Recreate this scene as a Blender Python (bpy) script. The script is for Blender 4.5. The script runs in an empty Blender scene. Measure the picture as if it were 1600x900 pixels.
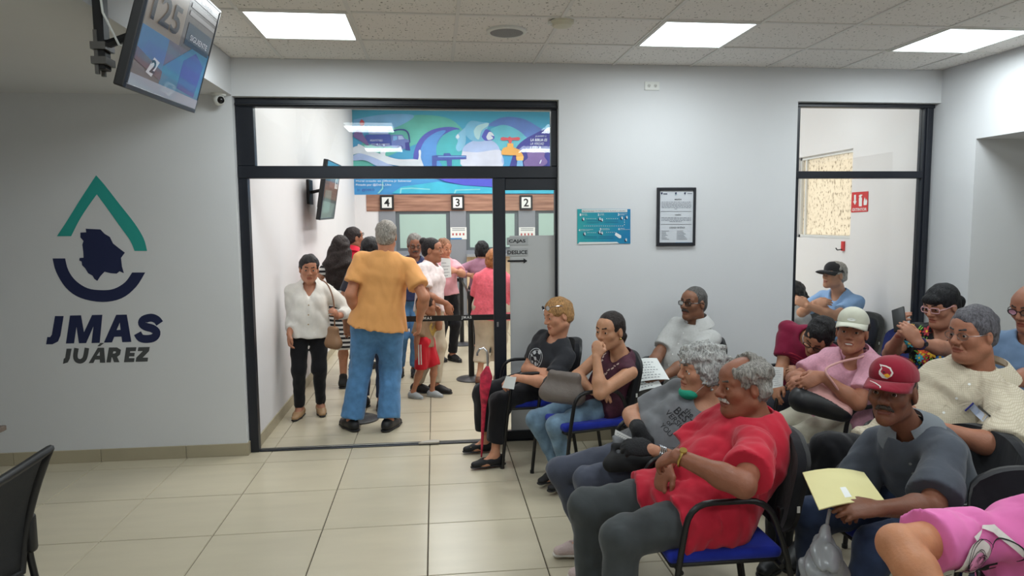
import bpy, bmesh, math, random
import numpy as np
from mathutils import Vector, Matrix
from mathutils.bvhtree import BVHTree
from mathutils.geometry import tessellate_polygon
random.seed(7); np.random.seed(7)
SC = bpy.context.scene
COL = SC.collection

# ---------------------------------------------------------------- camera
CAMH = 1.73; FPX = 1084.4; YAW = 0.11057; PITCH = 0.09353; ROLL = -0.0079
fw = np.array([math.sin(YAW)*math.cos(PITCH), math.cos(YAW)*math.cos(PITCH), -math.sin(PITCH)])
_r = np.array([math.cos(YAW), -math.sin(YAW), 0.0]); _u = np.cross(_r, fw)
cr = math.cos(ROLL)*_r+math.sin(ROLL)*_u; cu = -math.sin(ROLL)*_r+math.cos(ROLL)*_u
cam_d = bpy.data.cameras.new('camera'); cam = bpy.data.objects.new('camera', cam_d); COL.objects.link(cam)
cam_d.sensor_width = 36.0; cam_d.lens = FPX/1600*36; cam_d.clip_start = .05
cam.matrix_world = Matrix(((cr[0], cu[0], -fw[0], 0), (cr[1], cu[1], -fw[1], 0), (cr[2], cu[2], -fw[2], CAMH), (0, 0, 0, 1)))
SC.camera = cam
SC.view_settings.view_transform = 'Standard'; SC.view_settings.look = 'None'
SC.view_settings.gamma = 1.0; SC.view_settings.use_curve_mapping = False
SC.view_settings.exposure = EXPOSURE = 0.0

def at(px, py, Y):
    """world point at depth Y on the sight line measured in the 1600x900 photograph"""
    d = fw+cr*(px-800)/FPX-cu*(py-450)/FPX
    return np.array([0, 0, CAMH])+d*(Y/d[1])
def atx(px, py, X):
    d = fw+cr*(px-800)/FPX-cu*(py-450)/FPX
    return np.array([0, 0, CAMH])+d*(X/d[0])

# ---------------------------------------------------------------- world (daylight outside)
W = bpy.data.worlds.new('sky'); SC.world = W; W.use_nodes = True
W.node_tree.nodes['Background'].inputs[0].default_value = (1.0, .95, .86, 1)
W.node_tree.nodes['Background'].inputs[1].default_value = 1.7

ROOM_POWER = 13.8      # each waiting-room ceiling panel
HALL_POWER = 32.0      # each queue-hall ceiling panel
LIGHT_SPOTS = [(-0.76, 4.415), (1.68, 4.415), (3.51, 4.415), (-0.76, 1.975), (1.68, 1.975), (3.51, 1.975),
               (-0.76, -0.46), (1.68, -0.46), (3.51, -0.46)]
HALL_SPOTS = [(.1, 6.6), (1.9, 6.6), (.1, 8.8), (1.9, 8.8), (.1, 11.0), (1.9, 11.0)]
def area(name, loc, sx, sy, power, color=(.905, .972, 1)):
    l = bpy.data.lights.new(name, 'AREA'); l.shape = 'RECTANGLE'; l.size = sx; l.size_y = sy
    l.energy = power; l.color = color
    o = bpy.data.objects.new(name, l); COL.objects.link(o); o.location = loc
    return o
for x, y in LIGHT_SPOTS: area('ceiling_panel_light', (x, y, 2.885), .56, .56, ROOM_POWER)
for x, y in HALL_SPOTS: area('hall_panel_light', (x, y, 3.66), .56, 1.1, HALL_POWER, (1, .97, .93))

# ---------------------------------------------------------------- helpers
MATS = {}
def S2L(c): return tuple(((v/255)/12.92 if v/255 <= .04045 else ((v/255+.055)/1.055)**2.4) for v in c)
def mat(name, rgb, rough=.6, metal=0.0, var=0.0, vscale=8.0, bump=0.0, bscale=60.0, sheen=0.0, coat=0.0, emit=0.0, spec=.5):
    if name in MATS: return MATS[name]
    m = bpy.data.materials.new(name); m.use_nodes = True; MATS[name] = m
    nt = m.node_tree; b = nt.nodes['Principled BSDF']; c = S2L(rgb)
    b.inputs['Base Color'].default_value = (*c, 1); b.inputs['Roughness'].default_value = rough
    b.inputs['Metallic'].default_value = metal; b.inputs['Specular IOR Level'].default_value = spec
    if sheen: b.inputs['Sheen Weight'].default_value = sheen
    if coat: b.inputs['Coat Weight'].default_value = coat
    if emit:
        b.inputs['Emission Color'].default_value = (*c, 1); b.inputs['Emission Strength'].default_value = emit
    if var or bump:
        tc = nt.nodes.new('ShaderNodeTexCoord')
    if var:
        n = nt.nodes.new('ShaderNodeTexNoise'); n.inputs['Scale'].default_value = vscale; n.inputs['Detail'].default_value = 5
        nt.links.new(tc.outputs['Object'], n.inputs['Vector'])
        r = nt.nodes.new('ShaderNodeValToRGB')
        r.color_ramp.elements[0].position = .3; r.color_ramp.elements[1].position = .7
        r.color_ramp.elements[0].color = (*[v*(1-var) for v in c], 1)
        r.color_ramp.elements[1].color = (*[min(1, v*(1+var)) for v in c], 1)
        nt.links.new(n.outputs['Fac'], r.inputs['Fac']); nt.links.new(r.outputs['Color'], b.inputs['Base Color'])
    if bump:
        n2 = nt.nodes.new('ShaderNodeTexNoise'); n2.inputs['Scale'].default_value = bscale; n2.inputs['Detail'].default_value = 4
        nt.links.new(tc.outputs['Object'], n2.inputs['Vector'])
        bp = nt.nodes.new('ShaderNodeBump'); bp.inputs['Strength'].default_value = bump; bp.inputs['Distance'].default_value = .01
        nt.links.new(n2.outputs['Fac'], bp.inputs['Height']); nt.links.new(bp.outputs['Normal'], b.inputs['Normal'])
    return m
def cloth(name, rgb, var=.07, bump=.35, rough=.85):
    if name in MATS: return MATS[name]
    m = mat(name, rgb, rough, var=var, vscale=14, bump=bump*.9, bscale=11, sheen=.15, spec=.2); nt = m.node_tree
    for n in nt.nodes:
        if n.type == 'BUMP':
            n.inputs['Distance'].default_value = .02; src = n.inputs['Height'].links[0].from_node; src.inputs['Distortion'].default_value = .6; src.inputs['Detail'].default_value = 2
            mp = nt.nodes.new('ShaderNodeMapping'); mp.inputs['Scale'].default_value = (1, 1, .6); mp.inputs['Rotation'].default_value = (.5, .4, .2)
            nt.links.new(src.inputs['Vector'].links[0].from_socket, mp.inputs['Vector']); nt.links.new(mp.outputs[0], src.inputs['Vector'])
    return m
def glass(name, tint=(1, 1, 1), refl=1.0):
    m = bpy.data.materials.new(name); m.use_nodes = True; nt = m.node_tree
    for n in list(nt.nodes): nt.nodes.remove(n)
    o = nt.nodes.new('ShaderNodeOutputMaterial'); mx = nt.nodes.new('ShaderNodeMixShader')
    t = nt.nodes.new('ShaderNodeBsdfTransparent'); t.inputs[0].default_value = (*tint, 1)
    g = nt.nodes.new('ShaderNodeBsdfGlossy'); g.inputs['Roughness'].default_value = .01
    f = nt.nodes.new('ShaderNodeFresnel'); f.inputs[0].default_value = 1.5
    nt.links.new(f.outputs[0], mx.inputs[0]); nt.links.new(t.outputs[0], mx.inputs[1]); nt.links.new(g.outputs[0], mx.inputs[2])
    nt.links.new(mx.outputs[0], o.inputs[0]); return m

def tag(o, label=None, cat=None, group=None, kind=None):
    if label: o['label'] = label
    if cat: o['category'] = cat
    if group: o['group'] = group
    if kind: o['kind'] = kind
    return o
def empty(name, loc, rz=0.0, label=None, cat=None, group=None):
    o = bpy.data.objects.new(name, None); COL.objects.link(o)
    o.location = loc; o.rotation_euler = (0, 0, rz); o.empty_display_size = .1
    return tag(o, label, cat, group)
def link_mesh(name, me, m, parent=None):
    o = bpy.data.objects.new(name, me); COL.objects.link(o)
    for mm in (m if isinstance(m, (list, tuple)) else [m]): me.materials.append(mm)
    if parent is not None: o.parent = parent
    return o
def copy_tree(o, parent=None):
    c = o.copy(); COL.objects.link(c)
    if parent is not None: c.parent = parent
    for ch in list(o.children): copy_tree(ch, c)
    return c

class MB:
    def __init__(s): s.v = []; s.f = []; s.mi = []
    def _add(s, vs, fs, mi=0):
        o = len(s.v); s.v += [tuple(map(float, q)) for q in vs]
        s.f += [tuple(i+o for i in q) for q in fs]; s.mi += [mi]*len(fs); return s
    def box(s, x0, x1, y0, y1, z0, z1, mi=0):
        v = [(x, y, z) for x in (x0, x1) for y in (y0, y1) for z in (z0, z1)]
        return s._add(v, [(0, 1, 3, 2), (4, 6, 7, 5), (0, 4, 5, 1), (2, 3, 7, 6), (0, 2, 6, 4), (1, 5, 7, 3)], mi)
    def rbox(s, x0, x1, y0, y1, z0, z1, r=.02, seg=3, M=None, mi=0):
        bm = bmesh.new(); bmesh.ops.create_cube(bm, size=1)
        for v in bm.verts: v.co = Vector(((x0+x1)/2+v.co.x*(x1-x0), (y0+y1)/2+v.co.y*(y1-y0), (z0+z1)/2+v.co.z*(z1-z0)))
        bmesh.ops.bevel(bm, geom=list(bm.edges), offset=r, segments=seg, profile=.5, affect='EDGES')
        bm.verts.index_update()
        vs = [(M @ v.co) if M else v.co for v in bm.verts]; fs = [[v.index for v in f.verts] for f in bm.faces]
        bm.free(); return s._add(vs, fs, mi)
    def tube(s, pts, r, seg=8, closed=False, mi=0, cap=True):
        P = [np.array(p, float) for p in pts]; n = len(P); rr = r if isinstance(r, (list, tuple)) else [r]*n
        T = []
        for i in range(n):
            a = P[(i-1) % n] if (closed or i > 0) else P[i]; b = P[(i+1) % n] if (closed or i < n-1) else P[i]
            t = b-a; T.append(t/(np.linalg.norm(t)+1e-9))
        up = np.array([0, 0, 1.0]) if abs(T[0][2]) < .9 else np.array([1.0, 0, 0])
        N = np.cross(T[0], up); N /= np.linalg.norm(N); vs = []
        for i in range(n):
            N = N-T[i]*np.dot(N, T[i]); N /= (np.linalg.norm(N)+1e-9); B = np.cross(T[i], N)
            for k in range(seg):
                a = 2*math.pi*k/seg; vs.append(P[i]+rr[i]*(N*math.cos(a)+B*math.sin(a)))
        fs = []
        for i in range(n if closed else n-1):
            j = (i+1) % n
            for k in range(seg):
                l = (k+1) % seg; fs.append((i*seg+k, i*seg+l, j*seg+l, j*seg+k))
        if cap and not closed: fs += [tuple(range(seg))[::-1], tuple((n-1)*seg+k for k in range(seg))]
        return s._add(vs, fs, mi)
    def lathe(s, prof, c=(0, 0, 0), seg=20, mi=0):
        vs = []; fs = []; n = len(prof)
        for r, z in prof:
            for k in range(seg):
                a = 2*math.pi*k/seg; vs.append((c[0]+r*math.cos(a), c[1]+r*math.sin(a), c[2]+z))
        for i in range(n-1):
            for k in range(seg):
                l = (k+1) % seg; fs.append((i*seg+k, i*seg+l, (i+1)*seg+l, (i+1)*seg+k))
        fs += [tuple(range(seg))[::-1], tuple((n-1)*seg+k for k in range(seg))]
        return s._add(vs, fs, mi)
    def prism(s, poly, off, mi=0):
        """polygon of 3D points pushed along off"""
        n = len(poly); off = np.array(off, float); P = [np.array(p, float) for p in poly]
        vs = P+[p+off for p in P]; fs = [tuple(range(n))[::-1], tuple(range(n, 2*n))]
        fs += [(i, (i+1) % n, n+(i+1) % n, n+i) for i in range(n)]
        return s._add(vs, fs, mi)
    def build(s, name, m, parent=None, smooth=False, off=None):
        me = bpy.data.meshes.new(name)
        v = np.array(s.v, float)
        if off is not None: v = v-np.array(off, float)
        me.from_pydata(v.tolist(), [], s.f)
        me.polygons.foreach_set('material_index', s.mi)
        bm = bmesh.new(); bm.from_mesh(me); bmesh.ops.recalc_face_normals(bm, faces=bm.faces); bm.to_mesh(me); bm.free()
        if smooth:
            me.polygons.foreach_set('use_smooth', [True]*len(me.polygons))
            try: me.set_sharp_from_angle(angle=math.radians(50))
            except Exception: pass
        return link_mesh(name, me, m, parent)

def text_polys(txt, size=1.0, bold=0.0, shear=0.0, align='LEFT', space=1.0, extrude=0.0, res=3):
    cu_ = bpy.data.curves.new('txt', 'FONT'); cu_.body = txt; cu_.size = size; cu_.offset = bold; cu_.shear = shear
    cu_.align_x = align; cu_.space_character = space; cu_.extrude = extrude; cu_.resolution_u = res; cu_.fill_mode = 'FRONT' if not extrude else 'BOTH'
    o = bpy.data.objects.new('txt', cu_); COL.objects.link(o)
    dg = bpy.context.evaluated_depsgraph_get(); me = o.evaluated_get(dg).to_mesh()
    v = np.array([tuple(q.co) for q in me.vertices]).reshape(-1, 3); f = [tuple(p.vertices) for p in me.polygons]
    o.evaluated_get(dg).to_mesh_clear(); bpy.data.objects.remove(o); bpy.data.curves.remove(cu_)
    return v, f
def text_mesh(name, txt, m, parent, origin, right, up, width=None, height=None, size=1.0, **kw):
    """flat lettering whose first line starts at origin; scaled to width/height if given"""
    v, f = text_polys(txt, size=size, **kw)
    if len(v) == 0: return None
    mn = v.min(0); mx = v.max(0); sx = sy = 1.0
    if width: sx = width/(mx[0]-mn[0]); sy = sx
    if height: sy = height/(mx[1]-mn[1])
    if height and not width: sx = sy
    R = np.array(right, float); U = np.array(up, float); O = np.array(origin, float)
    a = 'LEFT' if kw.get('align', 'LEFT') == 'LEFT' else 'C'
    x = (v[:, 0]-mn[0])*sx if a == 'LEFT' else (v[:, 0]-(mn[0]+mx[0])/2)*sx
    y = (v[:, 1]-mn[1])*sy
    P = O[None]+x[:, None]*R+y[:, None]*U
    po = np.array(parent.matrix_basis.translation) if parent is not None and parent.parent is None else np.zeros(3)
    me = bpy.data.meshes.new(name); me.from_pydata((P-po).tolist(), [], f)
    return link_mesh(name, me, m, parent)
def U3(v): v = np.array(v, float); return v/(np.linalg.norm(v)+1e-12)
# ================================================================ structure
WALL = mat('wall_paint', (215, 216, 218), .75, var=.015, vscale=2.5, bump=.04, bscale=90)
CEILM = mat('ceiling_metal_white', (222, 220, 216), .6)
BLACKAL = mat('black_aluminium', (24, 28, 37), .38, spec=.5)
BLACKP = mat('black_plastic', (22, 22, 24), .5)
WHITE = mat('white_plastic', (225, 226, 222), .45)
PAPER = mat('paper_white', (228, 230, 228), .8)
CHROME = mat('chrome', (200, 200, 205), .2, metal=1)
INK = mat('ink_black', (20, 20, 24), .7)
NAVYINK = mat('navy_print', (22, 32, 72), .7); TEALINK = mat('teal_print', (38, 158, 148), .7); GREYINK = mat('grey_print', (72, 74, 76), .7)
WHITEINK = mat('white_print', (232, 236, 238), .7)

def tile_material(name, base, rough, vein=.05):
    m = bpy.data.materials.new(name); m.use_nodes = True; nt = m.node_tree; b = nt.nodes['Principled BSDF']; c = S2L(base)
    oi = nt.nodes.new('ShaderNodeObjectInfo'); tc = nt.nodes.new('ShaderNodeTexCoord')
    mp = nt.nodes.new('ShaderNodeMapping'); mp.inputs['Scale'].default_value = (1.2, 5, 1)
    ad = nt.nodes.new('ShaderNodeVectorMath'); ad.operation = 'ADD'
    nt.links.new(tc.outputs['Object'], mp.inputs['Vector']); nt.links.new(mp.outputs[0], ad.inputs[0]); nt.links.new(oi.outputs['Location'], ad.inputs[1])
    n = nt.nodes.new('ShaderNodeTexNoise'); n.inputs['Scale'].default_value = 1.6; n.inputs['Detail'].default_value = 6
    nt.links.new(ad.outputs[0], n.inputs['Vector'])
    r = nt.nodes.new('ShaderNodeValToRGB'); r.color_ramp.elements[0].position = .3; r.color_ramp.elements[1].position = .75
    r.color_ramp.elements[0].color = (*[v*(1-vein) for v in c], 1); r.color_ramp.elements[1].color = (*[min(1, v*(1+vein)) for v in c], 1)
    nt.links.new(n.outputs['Fac'], r.inputs['Fac'])
    hs = nt.nodes.new('ShaderNodeHueSaturation'); mr = nt.nodes.new('ShaderNodeMapRange')
    mr.inputs['To Min'].default_value = .97; mr.inputs['To Max'].default_value = 1.03
    nt.links.new(oi.outputs['Random'], mr.inputs['Value']); nt.links.new(mr.outputs[0], hs.inputs['Value'])
    nt.links.new(r.outputs['Color'], hs.inputs['Color']); nt.links.new(hs.outputs['Color'], b.inputs['Base Color'])
    b.inputs['Roughness'].default_value = rough; b.inputs['Specular IOR Level'].default_value = .45
    return m
FLOORT = tile_material('beige_porcelain_tile', (196, 186, 163), .3)
BASET = tile_material('baseboard_tile', (172, 162, 138), .4, .08)
GROUT = mat('dark_grout', (58, 50, 40), .9)

# ---- floor
fl = MB().box(-5, 6.5, -2, 12.6, -.1, -.006).build('floor', GROUT); tag(fl, kind='structure')
TX0, TY0 = -0.0639, 5.7047
tile_me = None
def tile_mesh(w, d):
    b = MB(); c = .0025
    v = [(-w/2, -d/2, -.006), (w/2, -d/2, -.006), (w/2, d/2, -.006), (-w/2, d/2, -.006),
         (-w/2+c, -d/2+c, 0), (w/2-c, -d/2+c, 0), (w/2-c, d/2-c, 0), (-w/2+c, d/2-c, 0)]
    b._add(v, [(4, 5, 6, 7), (0, 1, 5, 4), (1, 2, 6, 5), (2, 3, 7, 6), (3, 0, 4, 7)]); return b
base_tile = tile_mesh(.5955, .5955)
me_t = bpy.data.meshes.new('tile'); me_t.from_pydata(base_tile.v, [], base_tile.f); me_t.materials.append(FLOORT)
rest = MB()
def clip_tile(x0, x1, y0, y1):
    return max(x0, LX), min(x1, HX), max(y0, LY), min(y1, HY)
cnt = 0
for (LX, HX, LY, HY) in ((-5, 6.5, -2, 5.42), (-1.39, 4.08, 5.42, 12.6)):
    for i in range(-10, 13):
        for j in range(-13, 14):
            x0 = TX0+.6*i; y0 = TY0-.6*j; x1 = x0+.6; y1 = y0+.6
            a0, a1, b0, b1 = clip_tile(x0, x1, y0, y1)
            if a1-a0 < .03 or b1-b0 < .03: continue
            cx, cy = (a0+a1)/2, (b0+b1)/2
            full = (a1-a0 > .599 and b1-b0 > .599)
            vis = cy > 2.4 and -3.6 < cx < 4.2
            if vis:
                if full:
                    o = bpy.data.objects.new('floor_tile', me_t); COL.objects.link(o); o.parent = fl
                else:
                    q = tile_mesh(a1-a0-.0025, b1-b0-.0025); o = q.build('floor_tile', FLOORT, fl)
                o.location = (cx, cy, 0); cnt += 1
            else:
                q = tile_mesh(a1-a0-.0025, b1-b0-.0025); rest._add([(v[0]+cx, v[1]+cy, v[2]) for v in q.v], q.f)
tag(rest.build('outer_floor_tiles', FLOORT, fl), kind='stuff')

# ---- ceiling of the waiting room: grid with mineral panels
def acoustic():
    m = bpy.data.materials.new('acoustic_panel'); m.use_nodes = True; nt = m.node_tree; b = nt.nodes['Principled BSDF']
    tc = nt.nodes.new('ShaderNodeTexCoord'); oi = nt.nodes.new('ShaderNodeObjectInfo')
    ad = nt.nodes.new('ShaderNodeVectorMath'); ad.operation = 'ADD'
    nt.links.new(tc.outputs['Object'], ad.inputs[0]); nt.links.new(oi.outputs['Location'], ad.inputs[1])
    mp = nt.nodes.new('ShaderNodeMapping'); mp.inputs['Scale'].default_value = (1, .55, 1); nt.links.new(ad.outputs[0], mp.inputs['Vector'])
    n = nt.nodes.new('ShaderNodeTexNoise'); n.inputs['Scale'].default_value = 75; n.inputs['Detail'].default_value = 2
    nt.links.new(mp.outputs[0], n.inputs['Vector'])
    r = nt.nodes.new('ShaderNodeValToRGB'); r.color_ramp.elements[0].position = .30; r.color_ramp.elements[1].position = .37
    r.color_ramp.elements[0].color = (*S2L((140, 136, 130)), 1); r.color_ramp.elements[1].color = (*S2L((234, 230, 225)), 1)
    nt.links.new(n.outputs['Fac'], r.inputs['Fac']); nt.links.new(r.outputs['Color'], b.inputs['Base Color'])
    bp = nt.nodes.new('ShaderNodeBump'); bp.inputs['Strength'].default_value = .6; bp.inputs['Distance'].default_value = .004
    nt.links.new(r.outputs['Color'], bp.inputs['Height']); nt.links.new(bp.outputs['Normal'], b.inputs['Normal'])
    b.inputs['Roughness'].default_value = .9; return m
ACOU = acoustic()
ce = MB().box(-5, 6.5, -2, 5.29, 2.95, 3.05).build('ceiling', CEILM); tag(ce, kind='structure')
GX0, GY0 = .155, 4.115
xs = sorted({-1.43, 4.08, *[GX0+.61*k for k in range(-3, 8) if -1.43 < GX0+.61*k < 4.08]})
ys = sorted({-2, 5.29, *[GY0+.60*k for k in range(-11, 3) if GY0+.60*k < 5.28]})
me_p = MB().box(-.298, .298, -.293, .293, -.012, .012).build('tmp', ACOU); me_pd = me_p.data; bpy.data.objects.remove(me_p)
restc = MB()
for i in range(len(xs)-1):
    for j in range(len(ys)-1):
        cx, cy = (xs[i]+xs[i+1])/2, (ys[j]+ys[j+1])/2; w = xs[i+1]-xs[i]; d = ys[j+1]-ys[j]
        if any(abs(cx-a) < .2 and abs(cy-b) < .2 for a, b in LIGHT_SPOTS): continue
        if w < .03: continue
        if cy > 2.8:
            if abs(w-.61) < .005 and abs(d-.6) < .005:
                o = bpy.data.objects.new('ceiling_panel', me_pd); COL.objects.link(o); o.parent = ce
            else: o = MB().box(-w/2+.006, w/2-.006, -d/2+.006, d/2-.006, -.012, .012).build('ceiling_panel', ACOU, ce)
            o.location = (cx, cy, 2.935)
        else: restc.box(cx-w/2+.006, cx+w/2-.006, cy-d/2+.006, cy+d/2-.006, 2.923, 2.947)
tag(restc.build('outer_ceiling_panels', ACOU, ce), kind='stuff')
for x in xs[1:-1]: MB().box(x-.011, x+.011, -2, 5.29, 2.917, 2.94).build('ceiling_rail', CEILM, ce)
for y in ys[1:-1]: MB().box(-1.43, 4.08, y-.011, y+.011, 2.9165, 2.9395).build('ceiling_rail', CEILM, ce)
tag(MB().box(-5, -1.43, -2, 5.29, 2.66, 2.95).build('ceiling_soffit', WALL), kind='structure')

# ---- walls
DX0, DX1, DZ = -1.43, .955, 2.655
RX0, RX1, RZ = 2.865, 4.08, 2.665
b = MB(); Y0, Y1 = 5.29, 5.46
b.box(-5, DX0, Y0, Y1, 0, 2.95).box(DX0, DX1, Y0, Y1, DZ, 2.95).box(DX1, RX0, Y0, Y1, 0, 2.95).box(RX0, RX1, Y0, Y1, RZ, 2.95)
b.box(-1.6, 4.3, Y0+.02, Y1, 2.95, 3.9)
tag(b.build('wall_back', WALL), kind='structure')
b = MB().box(4.08, 4.3, 4.9, 5.46, 0, 2.95).box(4.08, 4.3, -2, 4.9, 2.335, 2.95).box(4.08, 4.3, -2, .6, 0, 2.335)
tag(b.build('wall_right', WALL), kind='structure')
tag(MB().box(4.3, 6.5, 4.9, 5.0, 0, 2.335).build('wall_passage_end', WALL), kind='structure')
tag(MB().box(6.4, 6.5, .6, 4.9, 0, 2.335).build('wall_passage_right', WALL), kind='structure')
tag(MB().box(4.3, 6.5, .5, .6, 0, 2.335).build('wall_passage_front', WALL), kind='structure')
tag(MB().box(4.3, 6.5, .5, 5.0, 2.335, 2.4).build('ceiling_passage', WALL), kind='structure')
tag(MB().box(-5.1, -5, -2, 5.46, 0, 2.95).build('wall_left', WALL), kind='structure')
tag(MB().box(-5, 4.3, -2.1, -2, 0, 2.95).build('wall_front', WALL), kind='structure')
# queue hall behind
HALLW = mat('hall_wall_paint', (226, 224, 226), .6, var=.01, vscale=2)
HC = 3.72
tag(MB().box(-1.55, -1.39, 5.46, 12.75, 0, HC).build('wall_hall_left', HALLW), kind='structure')
wy0, wy1, wz0, wz1 = 6.46, 7.49, 1.545, 2.43
b = MB().box(4.08, 4.25, 5.46, wy0, 0, HC).box(4.08, 4.25, wy1, 12.75, 0, HC).box(4.08, 4.25, wy0, wy1, 0, wz0).box(4.08, 4.25, wy0, wy1, wz1, HC)
tag(b.build('wall_hall_right', HALLW), kind='structure')
tag(MB().box(-1.55, 4.25, 5.46, 12.9, HC, HC+.1).build('ceiling_hall', mat('hall_ceiling', (215, 213, 210), .8)), kind='structure')
tag(MB().box(-1.55, 4.25, 12.78, 12.9, 0, HC).build('wall_hall_far', HALLW), kind='structure')

# ---- baseboards made of tile strips
def baseboard(name, x0, x1, y0, y1, along, h=.095, first=None):
    root = empty(name, ((x0+x1)/2, (y0+y1)/2, 0)); tag(root, kind='structure')
    a, bb = (x0, x1) if along == 'x' else (y0, y1)
    cuts = [a]; q = (first if first is not None else a+.6)
    while q < bb-.02: cuts.append(q); q += .6
    cuts.append(bb); ox, oy = root.location[0], root.location[1]
    for s, e in zip(cuts[:-1], cuts[1:]):
        m = MB()
        if along == 'x': m.rbox(s+.0015-ox, e-.0015-ox, y0-oy, y1-oy, 0, h, .002, 1)
        else: m.rbox(x0-ox, x1-ox, s+.0015-oy, e-.0015-oy, 0, h, .002, 1)
        m.build('baseboard_tile', BASET, root)
baseboard('baseboard_back_left', -5, -1.43, 5.28, 5.292, 'x', first=-4.87)
baseboard('baseboard_jamb', -1.432, -1.42, 5.28, 5.36, 'y')
baseboard('baseboard_back_middle', .955, 2.865, 5.28, 5.292, 'x')
baseboard('baseboard_hall_left', -1.392, -1.38, 5.46, 12.6, 'y')
baseboard('baseboard_right', 4.07, 4.082, 4.9, 5.36, 'y')

# ================================================================ door front
door = empty('door_1', (-.24, 5.38, 0)); tag(door, kind='structure')
def dbox(name, x0, x1, z0, z1, y0=5.345, y1=5.415, m=BLACKAL):
    o = MB().rbox(x0+.24, x1+.24, y0-5.38, y1-5.38, z0, z1, .004, 1).build(name, m, door); return o
ZT0 = at(600, 170, 5.38)[2]; ZM1 = at(600, 260, 5.38)[2]; ZM0 = at(600, 279, 5.38)[2]
dbox('top_rail', -1.425, .952, ZT0, 2.65)
dbox('top_rail_lip', -1.425, .952, 2.6, 2.615, 5.325, 5.35)
dbox('transom_bar', -1.425, .952, ZM0, ZM1, 5.34, 5.42)
dbox('left_post', -1.425, -1.36, 0, ZM0)
dbox('left_post_upper', -1.425, -1.30, ZM1, ZT0)
dbox('right_post_upper', .905, .952, ZM1, ZT0)
dbox('right_post', .935, .952, 0, ZM0)
xs0 = at(771, 420, 5.36)[0]; xs1 = at(790, 420, 5.36)[0]
dbox('door_stile', xs0, xs1, .012, ZM0, 5.335, 5.395)
zr = at(830, 297, 5.37)[2]
dbox('door_top_rail', xs1, .94, zr, ZM0, 5.35, 5.395)
dbox('door_bottom_rail', xs1, .94, .012, .085, 5.35, 5.395)
dbox('threshold_track', -1.36, .94, 0.0005, .010, 5.35, 5.42)
dbox('threshold_groove', -1.36, .94, 0.008, .016, 5.38, 5.39, mat('steel_track', (120, 118, 112), .4, metal=.8))
GL = glass('clear_glass', (.97, .985, .98))
for nm, x0, x1, z0, z1, y in (('transom_pane', -1.30, .905, ZM1, ZT0, 5.372), ('sliding_pane', xs1, .94, .08, zr, 5.375)):
    MB().box(x0+.24, x1+.24, y-5.38, y-5.38+.006, z0, z1).build(nm, GL, door)
MB().box(xs1+.035+.24, .935+.24, -.012, -.0085, .085, at(830, 368, 5.37)[2]).build('frosted_film', mat('frosted_film', (188, 189, 189), .55), door)
kh = at(778, 507, 5.33); MB().rbox(kh[0]-.008+.24, kh[0]+.008+.24, -.05, -.044, kh[2]-.02, kh[2]+.02, .002, 1).build('keyhole_plate', CHROME, door)
chip = at(672, 687, 5.36)
tag(MB().prism([(chip[0]-.09, 5.345, .0105), (chip[0]+.07, 5.345, .0105), (chip[0]+.075, 5.40, .0105), (chip[0]+.02, 5.415, .0105), (chip[0]-.05, 5.39, .0105)], (0, 0, .012)).build('threshold_chip', mat('broken_cement', (176, 170, 160), .9)), 'small grey broken cement chip on the door threshold', 'rubble')
# lettering on the film
GREYSTK = mat('sticker_grey', (172, 174, 174), .6)
sg = empty('door_lettering', (.62, 5.36, 1.3), label='CAJAS DESLICE sticker lettering with arrow on the frosted sliding door', cat='sign')
yl = 5.3655
for i, (t, y0, y1, x0, x1) in enumerate((('CAJAS', 383, 371, 793, 824), ('DESLICE', 400, 388, 793, 824))):
    a = at(x0-1, y0, yl); c = at(x1+1, y1, yl)
    MB().box(a[0], c[0], yl-.0008, yl, a[2], c[2]).build('sticker', GREYSTK, sg, off=sg.location)
    a = at(x0+(2 if i == 0 else 0), y0-2.5, yl); c = at(x1-(3 if i == 0 else 0), y1+3, yl)
    text_mesh('letters', t, INK, sg, (a[0], yl-.0014, a[2]), (1, 0, 0), (0, 0, 1), width=c[0]-a[0], height=c[2]-a[2], bold=.03)
a = at(793, 408, yl); c = at(824, 408, yl); w = c[0]-a[0]; h = .012
MB().prism([(a[0], yl-.001, a[2]-h*.6), (c[0]-.03, yl-.001, a[2]-h*.6), (c[0]-.03, yl-.001, a[2]-h*1.7), (c[0], yl-.001, a[2]), (c[0]-.03, yl-.001, a[2]+h*1.7), (c[0]-.03, yl-.001, a[2]+h*.6), (a[0], yl-.001, a[2]+h*.6)], (0, -.0008, 0)).build('arrow', INK, sg, off=sg.location)

# ---- right glazed opening
win = empty('window_1', (3.45, 5.38, 0)); tag(win, kind='structure')
def wbox(name, x0, x1, z0, z1, y0=5.345, y1=5.415, m=BLACKAL): return MB().rbox(x0-3.45, x1-3.45, y0-5.38, y1-5.38, z0, z1, .004, 1).build(name, m, win)
z1_ = at(1350, 268, 5.38)[2]; z0_ = at(1350, 279, 5.38)[2]; zt = at(1350, 169, 5.38)[2]
wbox('top_rail', 2.87, 4.075, zt, 2.663); wbox('right_post', 3.985, 4.065, 0, zt); wbox('right_post_lip', 4.0, 4.03, 0, zt, 5.33, 5.35)
wbox('transom_bar', 2.87, 3.985, z0_, z1_, 5.34, 5.42); wbox('left_post', 2.87, 2.92, 0, zt); wbox('bottom_rail', 2.92, 3.985, 0, .07)
for nm, a0, a1 in (('upper_pane', z1_, zt), ('lower_pane', .07, z0_)): MB().box(2.92-3.45, 3.985-3.45, -.005, .001, a0, a1).build(nm, GL, win)

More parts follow.
